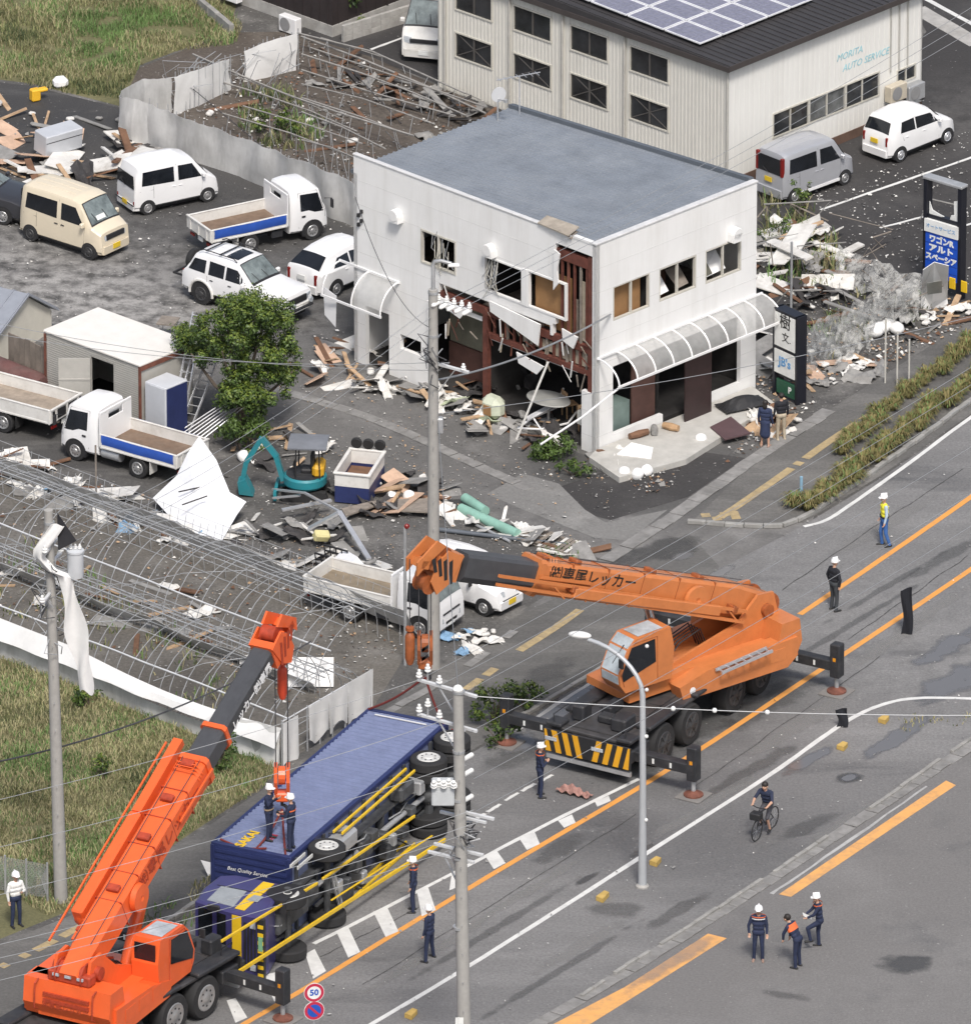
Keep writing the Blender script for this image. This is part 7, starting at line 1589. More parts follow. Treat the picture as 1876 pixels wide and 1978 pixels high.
# PEOPLE
SKIN=mat('skin',(0.50,0.30,0.21),0.6,var=0.05);HAIR=mat('dark_hair',(0.02,0.016,0.014),0.6)
NAVYC=mat('navy_cloth',(0.018,0.026,0.062),0.85,var=0.25,scale=8);SHOE=mat('black_shoe',(0.02,0.02,0.02),0.6);HELM=mat('white_helmet',(0.82,0.82,0.82),0.25,var=0.02)
def cloth(n,c):return mat(n,c,0.85,var=0.18,scale=8)
def person(label,px,face,top=NAVYC,legs=NAVYC,shoe=SHOE,helmet=True,hair=False,h=1.72,z=0.0,lean=0.0,armR=None,armL=None,legR=None,legL=None,sleeve=None,dress=False,head_turn=0.0,vest=None,group=None,sit=None,skinlegs=False):
 """arms: (elbow, hand) offsets from the shoulder; legs: (knee, ankle) offsets from the hip; +X is ahead, +Y the left"""
 s=h/1.72;V=Vector
 hipz=0.92 if sit is None else sit
 piv=V((0,0,hipz));Ry=Matrix.Rotation(lean,3,'Y')
 def up(p):return piv+Ry@(V(p)-V((0,0,0.92)))
 bones=[]
 def bone(a,b_,ra,rb,m):bones.append((V(a),V(b_),ra,rb,m))
 bone(up((0,-0.085,1.34)),up((0,0.085,1.34)),0.115,0.115,0);bone(up((0,-0.08,1.2)),up((0,0.08,1.2)),0.115,0.115,0);bone(up((0,-0.07,1.07)),up((0,0.07,1.07)),0.108,0.108,0)
 bone(up((-0.005,-0.14,1.4)),up((-0.005,0.14,1.4)),0.07,0.07,0)
 bone(piv+V((0,-0.075,0.0)),piv+V((0,0.075,0.0)),0.118,0.118,0 if dress else 1)
 bone(up((0,0,1.4)),up((0.01,0,1.52)),0.055,0.052,2)
 hc=up((0.02,0,1.61));bone(hc+V((-0.015,0,0.03)),hc+V((0.02,0,-0.035)),0.092,0.07,2);bone(hc+V((0.075,0,0.0)),hc+V((0.1,0,-0.02)),0.014,0.016,2)
 for e in(1,-1):bone(hc+V((0,e*0.085,0.0)),hc+V((-0.01,e*0.095,-0.01)),0.02,0.02,2)
 for sg,arm,leg in((1,armL,legL),(-1,armR,legR)):
  sh=up((0,sg*0.19,1.39));el,ha=arm or((0.0,sg*0.05,-0.28),(0.07,sg*0.06,-0.52))
  el,ha=sh+V(el),sh+V(ha);sm=4
  bone(sh,el,0.062,0.05,4);bone(el,el.lerp(ha,0.88),0.048,0.036,4 if sleeve is not False else 2)
  d=(ha-el).normalized();sd=d.cross(V((0,1,0.2))).normalized();o_=d.cross(sd)
  bone(ha,ha+d*0.06,0.034,0.032,2)
  for k,fl in enumerate((0.068,0.078,0.074,0.058)):
   b0=ha+d*0.06+o_*(k-1.5)*0.02;b1=b0+d*fl*0.5+sd*0.012;b2=b1+d*fl*0.35+sd*0.03;bone(b0,b1,0.011,0.01,2);bone(b1,b2,0.01,0.009,2)
  t0=ha+d*0.015-o_*0.03;bone(t0,t0+d*0.045-o_*0.022+sd*0.015,0.012,0.01,2)
  hp=piv+V((0,sg*0.092,-0.03));kn,an=leg or((0.03,sg*0.02,-0.43),(0.0,sg*0.035,-0.82))
  kn,an=hp+V(kn),hp+V(an)
  lm=2 if(dress or skinlegs)else 1
  bone(hp,kn,0.092,0.062,0 if dress else(1));bone(kn,an,0.062 if lm==1 else 0.052,0.05 if lm==1 else 0.036,lm)
  bone(an+V((-0.045,0,-0.035)),an+V((0.15,sg*0.02,-0.045)),0.045,0.038,3)
 if dress:bone(piv+V((0,0,0.0)),piv+V((0,0,-0.42)),0.15,0.19,0)
 b=MB()
 for(a,c,ra,rb,m)in bones:
  L=(c-a).length;d=(c-a)/L if L>1e-6 else V((0,0,1))
  pts=[a-d*ra*k for k in(0.98,0.7,0.35)]+[a,c]+[c+d*rb*k for k in(0.35,0.7,0.98)]
  rr=[ra*sqrt(max(0.03,1-k*k))for k in(0.98,0.7,0.35)]+[ra,rb]+[rb*sqrt(max(0.03,1-k*k))for k in(0.35,0.7,0.98)]
  b.tube(pts,rr,10)
 me=bpy.data.meshes.new('person');me.from_pydata(b.v,[],b.f);me.update()
 tmp=bpy.data.objects.new('tmp',me);COL.objects.link(tmp)
 rm=tmp.modifiers.new('r','REMESH');rm.mode='VOXEL';rm.voxel_size=0.0125;rm.use_smooth_shade=True
 sm_=tmp.modifiers.new('s','SMOOTH');sm_.factor=0.5;sm_.iterations=3
 out=bpy.data.meshes.new_from_object(tmp.evaluated_get(bpy.context.evaluated_depsgraph_get()));bpy.data.objects.remove(tmp);bpy.data.meshes.remove(me)
 n=len(out.polygons);C=np.zeros(n*3);out.polygons.foreach_get('center',C);C=C.reshape(-1,3)
 best=np.full(n,1e9);idx=np.zeros(n,int)
 for(a,c,ra,rb,m)in bones:
  A,D=np.array(a),np.array(c-a);t=np.clip(((C-A)@D)/max(D@D,1e-9),0,1);dist=np.linalg.norm(C-A-t[:,None]*D,axis=1)-(ra+(rb-ra)*t)
  w=dist<best;best[w]=dist[w];idx[w]=m
 out.materials.clear()
 for m in(top,legs,SKIN,shoe,sleeve if sleeve not in(None,False)else top):out.materials.append(m)
 out.polygons.foreach_set('material_index',idx.tolist());out.polygons.foreach_set('use_smooth',[True]*n);out.update();out.name='person'
 o=obj('person',out);tag(o,label,'person',group)
 o.location=G(px[0],px[1],z)if len(px)==2 else V(px);o.location.z=z+0.0;o.rotation_euler=(0,0,radians(face));o.scale=(s,s,s)
 hcz=hc
 if helmet:
  b=MB();b.lathe([(0.128,-0.012),(0.125,0.0),(0.122,0.03),(0.108,0.075),(0.075,0.112),(0.03,0.128),(0.004,0.131)],16,'Z');b.prism([(0.1,-0.085,-0.012),(0.17,-0.05,-0.018),(0.17,0.05,-0.018),(0.1,0.085,-0.012)],(0,0,0.012));b.beam((-0.1,0,0.085),(0.1,0,0.085),0.03,0.1)
  q=b.build('helmet',HELM,o,0.8);q.location=hcz+V((0.0,0,0.055));q.rotation_euler=(0,lean*0.6,0)
 else:
  b=MB();b.ball((0,0,0),0.105,12,sc=(1.02,0.97,1.0));q=b.build('hair',HAIR,o,0.9);q.location=hcz+V((-0.025,0,0.045))
  if hair:b=MB();b.ball((0,0,0),0.09,10,sc=(0.7,1.0,1.6));q=b.build('hair',HAIR,o,0.9);q.location=hcz+V((-0.07,0,-0.06))
 for e in(1,-1):b=MB();b.ball((0,0,0),0.011,6);q=b.build('eye',HAIR,o);q.location=hcz+V((0.088,e*0.03,0.012))
 b=MB();b.box(-0.004,0.004,-0.022,0.022,-0.004,0.004);q=b.build('mouth',mat('lip',(0.3,0.11,0.09),0.6),o);q.location=hcz+V((0.087,0,-0.058))
 if vest:
  for(z0_,z1_,m_)in vest:
   b=MB()
   def fn(u,v):a=2*pi*u;p=up((0.142*cos(a),0.215*sin(a),lerp(z0_,z1_,v)));return tuple(p)
   b.grid(fn,18,2);b.build('reflective_band',m_,o,0.9)
 return o
ORV=cloth('orange_cloth',(0.75,0.16,0.05));YEV=cloth('hi_vis_yellow',(0.78,0.72,0.05));PALEB=cloth('pale_blue_cloth',(0.42,0.52,0.62));WBLUE=cloth('work_blue',(0.045,0.13,0.36));WSH=cloth('white_shirt',(0.78,0.78,0.76));DGREY=cloth('dark_grey_cloth',(0.045,0.05,0.055));BEIGE=cloth('beige_cloth',(0.42,0.36,0.27));BLACKC=cloth('black_cloth',(0.015,0.016,0.022))
fwd_arms=(((0.08,-0.04,-0.26),(0.3,0.06,-0.3)),((0.08,0.04,-0.26),(0.3,-0.06,-0.3)))
fold=(((0.05,-0.08,-0.27),(0.2,0.08,-0.2)),((0.05,0.08,-0.27),(0.2,-0.08,-0.24)))
back=(((-0.06,-0.08,-0.27),(-0.14,0.06,-0.42)),((-0.06,0.08,-0.27),(-0.14,-0.06,-0.42)))
person('person in white helmet, yellow safety vest and blue trousers walking on the far lane',(1708,1055),195,YEV,WBLUE,sleeve=PALEB,vest=[(1.0,1.06,BLACKC)],legR=((0.08,-0.02,-0.42),(0.03,-0.03,-0.82)),legL=((-0.02,0.02,-0.43),(-0.14,0.03,-0.8)))
person('person in white helmet, black coat and dark grey trousers standing on the orange line',(1611,1180),35,BLACKC,DGREY,armR=((0.0,-0.12,-0.27),(-0.02,-0.1,-0.5)),armL=((-0.02,0.13,-0.26),(0.05,0.12,-0.5)))
person('person in navy dress with bare legs, seen from behind by the cafe signboard',(1478,863),70,cloth('navy_dress',(0.022,0.032,0.075)),dress=True,helmet=False,hair=True,h=1.58,shoe=cloth('tan_shoe',(0.3,0.2,0.16)),z=0.0)
person('person in black top and beige trousers beside the heap of broken foam near the signboard',(1509,850),110,BLACKC,BEIGE,helmet=False,h=1.6,shoe=BEIGE)
person('person in navy overalls and white helmet standing before the striped crane bumper',(1043,1540),10,armR=fold[0],armL=fold[1],vest=[(1.42,1.46,ORV)])
CZ=2.54
person('person in navy overalls on the blue container, half hidden behind the orange hook block',(520,1622),-20,armR=((0.06,-0.02,-0.2),(0.2,0.03,0.02)),armL=((0.06,0.02,-0.22),(0.24,-0.02,-0.1)),z=CZ,vest=[(1.0,1.05,cloth('tan_belt',(0.35,0.26,0.17)))])
person('person in navy overalls with orange back lettering and white helmet on the blue container',(563,1641),160,armR=fwd_arms[0],armL=fwd_arms[1],z=CZ,vest=[(1.28,1.32,ORV)])
person('person in navy overalls with orange collar beside the yellow rail of the overturned lorry',(799,1762),175,vest=[(1.42,1.46,ORV)],armR=((0.03,-0.06,-0.28),(0.12,-0.02,-0.5)))
person('person in plain navy overalls standing with feet apart on the orange centre line',(830,1856),150,legR=((0.02,-0.08,-0.43),(0.0,-0.14,-0.82)),legL=((0.02,0.08,-0.43),(0.0,0.13,-0.82)),armR=fold[0])
person('person in white shirt, navy trousers and white helmet at the lower left beside the fence',(31,1790),-60,WSH,cloth('navy_trousers',(0.02,0.03,0.07)),armL=fold[1],armR=((0.0,-0.08,-0.28),(0.04,-0.06,-0.52)))
person('person in navy overalls and white helmet facing the camera, leftmost of the trio',(1465,1856),-95,vest=[(1.36,1.39,PLATEW),(1.42,1.45,ORV)],shoe=cloth('tan_shoe',(0.3,0.2,0.16)),armR=((0.02,-0.1,-0.27),(0.06,-0.08,-0.5)))
person('bareheaded person in navy overalls with orange back bending forward, middle of the trio',(1541,1870),150,lean=0.55,helmet=False,armR=((0.12,-0.02,-0.24),(0.1,0.05,-0.46)),armL=((0.12,0.02,-0.24),(0.16,-0.04,-0.46)),vest=[(1.22,1.42,ORV)])
pk_=person('person in navy overalls and white helmet lifting a knee under a white paper',(1583,1832),185,lean=0.12,armR=((0.14,-0.02,-0.22),(0.34,0.04,-0.36)),armL=((0.14,0.02,-0.22),(0.32,-0.06,-0.34)),legL=((0.36,0.04,-0.18),(0.28,0.05,-0.55)),vest=[(1.42,1.46,ORV)])
b=MB();b.box(-0.15,0.15,-0.11,0.11,0,0.012);o=b.build('paper',PLATEW,None);o.matrix_world=frame(pk_.location,radians(185))@Matrix.Translation((0.36,-0.02,1.02))@Matrix.Rotation(-0.5,4,'Y');tag(o,'white paper held on the raised knee of the standing person','paper')
wf0,wr0=G(1463,1624),G(1493,1600);ba=atan2(wf0.y-wr0.y,wf0.x-wr0.x);bc_=(wf0+wr0)/2
bike=thing('bicycle','dark bicycle ridden towards the camera on the near pavement','bicycle',bc_,ba)
for x in(0.52,-0.52):
 b=MB();b.tube([(x+0.33*cos(t),0,0.34+0.33*sin(t))for t in[k*2*pi/24 for k in range(25)]],0.02,6);w_=b.build('wheel',RUBBER,bike,0.9)
 b=MB()
 for k in range(10):t=k*pi/5;b.tube([(x,0,0.34),(x+0.31*cos(t),0,0.34+0.31*sin(t))],0.004,3)
 b.build('spokes',STEEL,w_)
b=MB()
for a,c in(((0.52,0,0.34),(0.36,0,0.95)),((0.38,0,0.82),(-0.05,0,0.3)),((-0.05,0,0.3),(-0.18,0,0.85)),((-0.18,0,0.8),(0.37,0,0.86)),((-0.05,0,0.3),(-0.52,0,0.34)),((-0.52,0,0.34),(-0.16,0,0.75))):b.tube([a,c],0.02,6)
b.build('bike_frame',BLACKP,bike)
b=MB();b.tube([(0.3,-0.28,1.02),(0.36,-0.1,1.0),(0.36,0.1,1.0),(0.3,0.28,1.02)],0.016,6);b.build('handlebar',BLACK,bike)
b=MB();b.box(-0.3,-0.05,-0.08,0.08,0.85,0.91,ch=0.03);b.build('saddle',BLACK,bike)
b=MB();b.box(0.44,0.72,-0.17,0.17,0.72,0.95,ch=0.03);b.build('basket',BLACK,bike)
person('person in cap, navy T-shirt and shorts riding a bicycle',tuple(bc_+Vector((-0.17*cos(ba),-0.17*sin(ba),0))),math.degrees(ba),BLACKC if False else cloth('navy_tee',(0.02,0.028,0.06)),cloth('grey_shorts',(0.06,0.06,0.07)),helmet=False,lean=0.3,sit=0.95,z=0.0,h=1.7,sleeve=False,skinlegs=True,armR=((0.16,-0.1,-0.22),(0.36,-0.06,-0.3)),armL=((0.16,0.1,-0.22),(0.36,0.06,-0.3)),legR=((0.33,-0.03,-0.2),(0.2,-0.03,-0.55)),legL=((0.28,0.03,-0.32),(0.1,0.03,-0.74)))
# POLES, SIGNS, WIRES
def insulator(parent,loc,s=1.0,name='insulator',tilt=(0,0,0)):
 if 'ins' not in WH:
  b=MB();b.lathe([(0.03,0),(0.035,0.03),(0.085,0.05),(0.085,0.075),(0.045,0.1),(0.075,0.12),(0.075,0.15),(0.04,0.17),(0.05,0.2),(0.04,0.24),(0.005,0.25)],12);WH['ins']=b.mesh('insulator',PORC,0.7)
 o=obj(name,WH['ins'],parent);o.location=loc;o.scale=(s,)*3;o.rotation_euler=tilt;return o
def pole(label,base,h,r0=0.19,r1=0.12,lean=0.0):
 t=thing('utility_pole',label,'utility pole',base,0)
 b=MB();b.tube([(0,0,0),(lean*0.5,0,h*0.5),(lean,0,h)],[r0,(r0+r1)/2,r1],18);b.build('pole_shaft',POLEC,t,0.9)
 for k in range(int(h/0.45)-6):b=MB();zz=2.0+k*0.45;s=1 if k%2 else-1;x=lean*zz/h;b.tube([(x,s*0.1,zz),(x,s*0.28,zz)],0.01,4);b.build('step_bolt',STEEL,t)
 return t
def band(t,zz,r,x=0.0):b=MB();b.lathe([(r+0.012,zz-0.04),(r+0.012,zz+0.04)],14,c=(x,0,0));b.build('pole_band',STEEL,t,0.5)
def arm(t,zz,a0,a1,ang,brace=True,r=0.045):
 d=Vector((cos(ang),sin(ang),0));p=Vector((0,0,zz))+Vector((-d.y,d.x,0))*0.16
 b=MB();b.beam(p+d*a0,p+d*a1,0.09,0.09,ch=0.01);b.build('crossarm',mat('arm_grey',(0.58,0.59,0.6),0.45,var=0.1),t)
 if brace:
  e=a0*0.6 if abs(a0)>abs(a1)else a1*0.6
  b=MB();b.beam(p+d*e,Vector((0,0,zz-1.1)),0.05,0.03);b.build('arm_brace',STEEL,t)
 return p,d
PERP=Vector((RD.y,-RD.x,0));PA=atan2(PERP.y,PERP.x)
pc=G(838,1290);hc_=ZH(838,505,pc)
P1=pole('tall concrete utility pole standing in front of the torn side of the cafe',pc,hc_-0.9,0.2,0.14)
b=MB();b.tube([(0,0,hc_-1.0),(0,0,hc_-0.1),(0.05,0.02,hc_),(0.25,-0.05,hc_+0.05),(0.55,-0.1,hc_-0.02)],0.06,8);b.build('pole_extension',STEEL,P1,0.8)
b=MB();b.box(0.45,0.8,-0.18,-0.02,hc_-0.12,hc_-0.02,ch=0.03);b.build('lamp_head',WHITE,P1)
for zz in(hc_-1.0,hc_-2.4,hc_-4.6):band(P1,zz,0.145)
p_,d_=arm(P1,hc_-1.35,-0.2,1.3,PA,False)
for k in range(5):
 q=p_+d_*(0.1+0.28*k);insulator(P1,q+Vector((0,0,0.05)),0.9)
 b=MB();b.lathe([(0.03,0),(0.07,0.05),(0.07,0.3),(0.03,0.36)],10,'X');o=b.build('dead_end_insulator',PORC,P1,0.6);o.location=q;o.rotation_euler=(0,0,ROADANG+pi)
p_,d_=arm(P1,ZH(838,705,pc),-0.4,1.2,PA);insulator(P1,p_+d_*1.0);insulator(P1,p_-d_*0.3)
for k in range(16):b=MB();a=ru(0,6.28);zz=ZH(838,ru(640,720),pc);b.tube([(0.14*cos(a),0.14*sin(a),zz),(0.5*cos(a),0.5*sin(a),zz+ru(-0.3,0.3)),(0.2*cos(a+1),0.2*sin(a+1),zz-ru(0.2,0.5))],0.018,5);b.build('loose_cable',WIREG if k%2 else WIREM,P1)
b=MB();b.box(0.12,0.3,-0.12,0.12,hc_-5.6,hc_-5.1,ch=0.03);b.build('junction_box',STEEL,P1)
pf=G(899,2125);hf=ZH(885,1333,pf)
P2=pole('near concrete utility pole with stacked crossarms and switchgear over the white road line',pf,hf,0.21,0.15,lean=-0.2)
for zz in(hf-0.05,hf-1.9,hf-3.4,hf-5.2,hf-7.4):band(P2,zz,0.165,-0.18)
b=MB();b.lathe([(0.15,0),(0.16,0.03),(0.1,0.12),(0.02,0.16)],14,c=(-0.2,0,hf));b.build('pole_cap',PORC,P2,0.7)
for(py,a0,a1)in((1345,-1.75,0.3),(1412,-1.75,0.3)):
 zz=ZH(885,py,pf);p_,d_=arm(P2,zz,a0,a1,PA)
 for k in(a0+0.05,a0+0.75):insulator(P2,p_+d_*k+Vector((0,0,0.05)),1.1)
 insulator(P2,p_+d_*(a0+0.35)+Vector((0,0,0.3)),1.1);b=MB();b.beam(p_+d_*(a0+0.35),p_+d_*(a0+0.35)+Vector((0,0,0.35)),0.05,0.05);b.build('arm_post',STEEL,P2)
for(py,s)in((1470,1),(1500,-1),(1550,1)):
 zz=ZH(885,py,pf);b=MB();b.lathe([(0.03,0),(0.07,0.05),(0.075,0.5),(0.03,0.56)],10,'X');o=b.build('dead_end_insulator',PORC,P2,0.6);o.location=(-0.1,0,zz);o.rotation_euler=(0,0.0,ROADANG if s>0 else ROADANG)
zz=ZH(885,1530,pf);b=MB();b.box(-0.95,-0.3,-0.25,0.25,zz-0.35,zz+0.35,ch=0.04);b.build('switch_case',mat('switch_grey',(0.5,0.52,0.53),0.5,var=0.1),P2)
for k in range(5):insulator(P2,(-0.88+0.14*k,-0.26+0.13*(k%2),zz+0.25),1.2,tilt=(0.5,0,0))
for(py,a0,a1)in((1575,-0.2,0.85),(1585,-0.9,0.6),(1650,-1.1,0.5),(1668,-1.3,0.2)):
 zz=ZH(888,py,pf);arm(P2,zz,a0,a1,PA+0.1,py>1600)
for k in range(22):
 a=ru(0,6.28);zz=ZH(887,ru(1590,1640),pf);b=MB();b.tube([(0.16*cos(a)-0.12,0.16*sin(a),zz),(0.45*cos(a),0.45*sin(a),zz+ru(-0.25,0.25)),(0.2*cos(a+1)-0.1,0.2*sin(a+1),zz-ru(0.1,0.4))],0.02,5);b.build('loose_cable',WIREM if k%3 else STEEL,P2)
b=MB();zz=ZH(893,1960,pf);b.box(-0.2,-0.16,-0.26,-0.2,zz-1.2,zz);b.box(-0.28,-0.05,-0.235,-0.225,zz-1.2,zz);b.build('pole_plate',PLATEW,P2)
letter('電柱広告',0.15,INK,P2,face_M((-0.165,-0.238,zz-0.5),(0,0,-1),(0,-1,0)))
pl=G(118,1742);hl=ZH(104,985,pl)
P3=pole('concrete utility pole on the weedy plot with torn white plastic hanging from it',pl,hl,0.2,0.13,lean=-0.22)
for zz in(hl-0.4,hl-1.8,hl-3.0):band(P3,zz,0.145,-0.2)
zt_=ZH(152,1112,pl);b=MB();b.lathe([(0.02,0),(0.23,0.02),(0.24,0.1),(0.24,0.78),(0.26,0.8),(0.26,0.86),(0.02,0.9)],18,c=(0.55,-0.1,zt_));b.build('transformer',mat('transformer_grey',(0.52,0.54,0.56),0.5,var=0.08),P3,0.6)
for k in range(3):insulator(P3,(0.42+0.13*k,-0.1,zt_+0.88),0.7)
for(zz,a0,a1)in((hl-1.15,-0.6,1.0),(hl-1.75,-0.3,0.9),(hl-2.6,-0.9,0.4)):p_,d_=arm(P3,zz,a0,a1,PA+1.9,False);insulator(P3,p_+d_*a0);insulator(P3,p_+d_*a1)
for k in range(24):
 a=ru(0,6.28);zz=hl-ru(1.0,4.2);x=-0.2;b=MB();b.tube([(x+0.13*cos(a),0.13*sin(a),zz),(x+0.55*cos(a),0.55*sin(a),zz+ru(-0.3,0.3)),(x+0.3*cos(a+1),0.3*sin(a+1),zz-ru(0.1,0.5))],0.016,5);b.build('loose_cable',WIREM if k%2 else STEEL,P3)
b=MB();z0,z1=hl-0.35,ZH(172,1330,pl)
def drape(u,v):
 w_=lerp(0.12,0.62,min(1,v*1.6))*(1-0.55*max(0,v-0.75)/0.25);x=lerp(-0.1,0.85,v**0.8)+(u-0.5)*w_+0.06*sin(v*17+u*4)
 if v<0.18:x=lerp(0.05,-0.55,v/0.18)+(u-0.5)*0.4
 elif v<0.3:x=lerp(-0.55,-0.05,(v-0.18)/0.12)+(u-0.5)*0.35
 return(x,-0.28+0.1*sin(u*5+v*9),lerp(z0,z1,v)+0.12*sin(u*6)*v)
b.grid(drape,8,26,thick=0.01);tag(b.build('torn_plastic',PLASTW,None,0.9),'long torn white plastic sheet hanging from the left concrete pole','plastic sheet').location=pl
b=MB();b.grid(lambda u,v:(0.05+0.55*u*v,-0.2-0.1*u,hl-0.3-0.9*v+0.35*u),5,6,thick=0.01);o=b.build('black_net',mat('black_net',(0.03,0.03,0.035),0.9),None,0.9);o.location=pl;tag(o,'scrap of black netting caught at the head of the left concrete pole','net')
def post(label,base,h,r=0.03,m=STEEL,cap=None,name='steel_post'):
 t=thing(name,label,'post',base);b=MB();b.tube([(0,0,0),(0,0,h)],r,10);b.build('post_shaft',m,t,0.8)
 if cap:b=MB();b.ball((0.06,0,h+0.02),0.09,10);b.build('red_lamp',REDL,t)
 return t
p=G(783,1285);post('thin pale post with red lamp rising before the tipper truck by the orange boom head',p,ZH(786,1018,p),0.05,STEEL,True)
p=G(1528,640);post('thin grey post standing in the wreckage right of the cafe',p,ZH(1537,500,p)+0.6,0.04)
p=G(1548,952);post('short blue marker post at the tip of the planting strip',p,0.55,0.05,mat('marker_blue',(0.25,0.42,0.55),0.5),name='marker_post')
for(x,yb,yt,lab)in((1710,740,615,'left'),(1733,745,640,'middle'),(1756,738,655,'right')):
 p=G(x,yb);post(lab+' one of three thin pale stakes above the pile of white bags',p,ZH(x,yt,p),0.03,mat('stake_pale',(0.5,0.49,0.45),0.6),name='stake')
p=G(186,975);post('bent pale stake by the nose of the tipper below the container',p,ZH(190,860,p),0.03,WOODG,name='stake')
pL=G(1241,1714);hL=ZH(1237,1318,pL);lm=thing('street_lamp','pale grey street lamp with curved arm on the near pavement','street lamp',pL)
q=G(1120,1228,hL+0.9);tip=q-pL
b=MB();pts=[Vector((0,0,0)),Vector((0,0,hL*0.5)),Vector((-0.02,0,hL-0.4))]
e=Vector((tip.x*0.86,tip.y*0.86,hL+0.88))
for k in range(1,9):t=k/8;pts.append(Vector((lerp(0,e.x,t**1.5),lerp(0,e.y,t**1.5),lerp(hL-0.4,hL+0.85,1-(1-t)**2))))
b.tube(pts,[0.13,0.1,0.085]+[0.065]*8,12);b.build('lamp_post',mat('lamp_post_grey',(0.46,0.48,0.5),0.45,metal=0.2,var=0.05),lm,0.9)
b=MB();b.ball((0,0,0),0.36,14,sc=(1.15,0.46,0.3));o=b.build('lamp_head',PORC,lm,0.9);o.location=(tip.x,tip.y,hL+0.92);o.rotation_euler=(0,0.15,atan2(tip.y,tip.x))
b=MB();b.lathe([(0.2,0),(0.2,0.05),(0.14,0.1)],14);b.build('lamp_base',CONC,lm,0.6)
for k,zz in enumerate((2.2,4.9,6.4,7.8)):b=MB();b.ball((0.1,-0.06,zz),0.06,8);b.build('clip',PORC,lm)
ps=G(607,2052);sg_=thing('traffic_sign','two round signs on one post, 50 limit over no parking, at the lower edge','traffic sign',ps,radians(12))
b=MB();b.tube([(0,0,0),(0,0,ZH(602,1900,ps))],0.035,10);b.build('sign_post',STEEL,sg_,0.8)
RSG=mat('sign_red',(0.5,0.03,0.07),0.4);BSG=mat('sign_blue',(0.02,0.09,0.45),0.4)
for(py,inner,nm)in((1917,PLATEW,'speed_disc'),(1952,BSG,'parking_disc')):
 zz=ZH(602,py,ps);b=MB();b.lathe([(0.3,-0.055),(0.3,-0.045)],28,'Y',(0,0,zz));d=b.build(nm,PLATEW,sg_)
 b=MB();b.lathe([(0.285,-0.058),(0.285,-0.056)],28,'Y',(0,0,zz));b.build('red_ring',RSG,d);b=MB();b.lathe([(0.2,-0.062),(0.2,-0.059)],28,'Y',(0,0,zz));b.build('sign_face',inner,d)
 if inner is BSG:b=MB();b.beam((-0.16,-0.064,zz+0.16),(0.16,-0.064,zz-0.16),0.006,0.06,up=(0,1,0))if False else b.prism([(-0.19,-0.063,zz+0.14),(-0.14,-0.063,zz+0.19),(0.19,-0.063,zz-0.14),(0.14,-0.063,zz-0.19)],(0,-0.003,0));b.build('red_bar',RSG,d)
 else:letter('50',0.26,BSG,d,face_M((0,-0.065,zz),(1,0,0),(0,-1,0)),bold=0.008)
s0,s1=G(1493,762),G(1538,783);sa_=atan2(s1.y-s0.y,s1.x-s0.x);sw=(s1-s0).length
bd=thing('shop_signboard','black framed upright signboard with white panels, brush characters over blue JB\'s','signboard',s0,sa_)
sh_=ZH(1493,593,s0);SBK=mat('sign_black',(0.012,0.013,0.02),0.4)
b=MB()
for x in(0.02,sw-0.02):b.box(x-0.05,x+0.05,0.0,0.4,0,sh_)
b.box(0,sw,0,0.4,sh_-0.08,sh_);b.box(0.04,sw-0.04,0.1,0.4,0.7,sh_-0.08);zm=sh_*0.57;b.box(0.05,sw-0.05,0,0.3,zm-0.05,zm+0.05);b.build('sign_frame',SBK,bd)
b=MB();b.box(0.08,sw-0.08,-0.02,0.08,zm+0.06,sh_-0.1);b.build('upper_panel',PLATEW,bd);b=MB();b.box(0.08,sw-0.08,-0.02,0.08,0.85,zm-0.07);b.build('lower_panel',PLATEW,bd)
letter('樹',0.55,INK,bd,face_M((sw*0.52,-0.025,zm+0.95),(1,0,0),(0,-1,0)),bold=0.004);letter('文.',0.36,INK,bd,face_M((sw*0.58,-0.025,zm+0.42),(1,0,0),(0,-1,0)))
letter("JB's",0.42,mat('sign_pale_blue',(0.12,0.30,0.55),0.5),bd,face_M((sw*0.52,-0.025,(0.85+zm)/2),(1,0,0),(0,-1,0)),bold=0.012)
b=MB();b.box(0.15,sw-0.1,0.02,0.1,0.15,0.62);b.build('green_plate',mat('sign_green',(0.02,0.09,0.05),0.5),bd);letter('P',0.3,PLATEW,bd,face_M((sw*0.7,0.015,0.38),(1,0,0),(0,-1,0)),bold=0.01)
c0,c1=G(1785,560),G(1851,580);ca=atan2(c1.y-c0.y,c1.x-c0.x);cw_=(c1-c0).length
cs_=thing('pylon_sign','tall sign with smashed top panel and blue lower panel in white katakana','sign',c0,ca);chh=ZH(1785,345,c0);PBL=mat('pylon_blue',(0.015,0.085,0.5),0.4,var=0.1)
b=MB()
for x in(0,cw_):b.box(x-0.07,x+0.07,0,0.3,0,chh)
b.box(0.07,cw_-0.07,0.05,0.25,chh*0.655,chh*0.69);b.build('sign_frame',SBK,cs_);b=MB();b.box(-0.1,cw_+0.1,-0.03,0.33,chh,chh+0.1,ch=0.02);b.build('sign_cap',STEEL,cs_)
for pts in([(0.1,0.69),(0.1,0.80),(0.22,0.73),(0.5,0.71),(0.7,0.70),(0.6,0.69)],[(cw_-0.1,0.69),(cw_-0.45,0.69),(cw_-0.4,0.73),(cw_-0.28,0.74),(cw_-0.3,0.86),(cw_-0.1,0.88)]):b=MB();b.prism([(x,0.1,chh*zz)for x,zz in pts],(0,0.03,0));b.build('broken_panel',PLATEW,cs_)
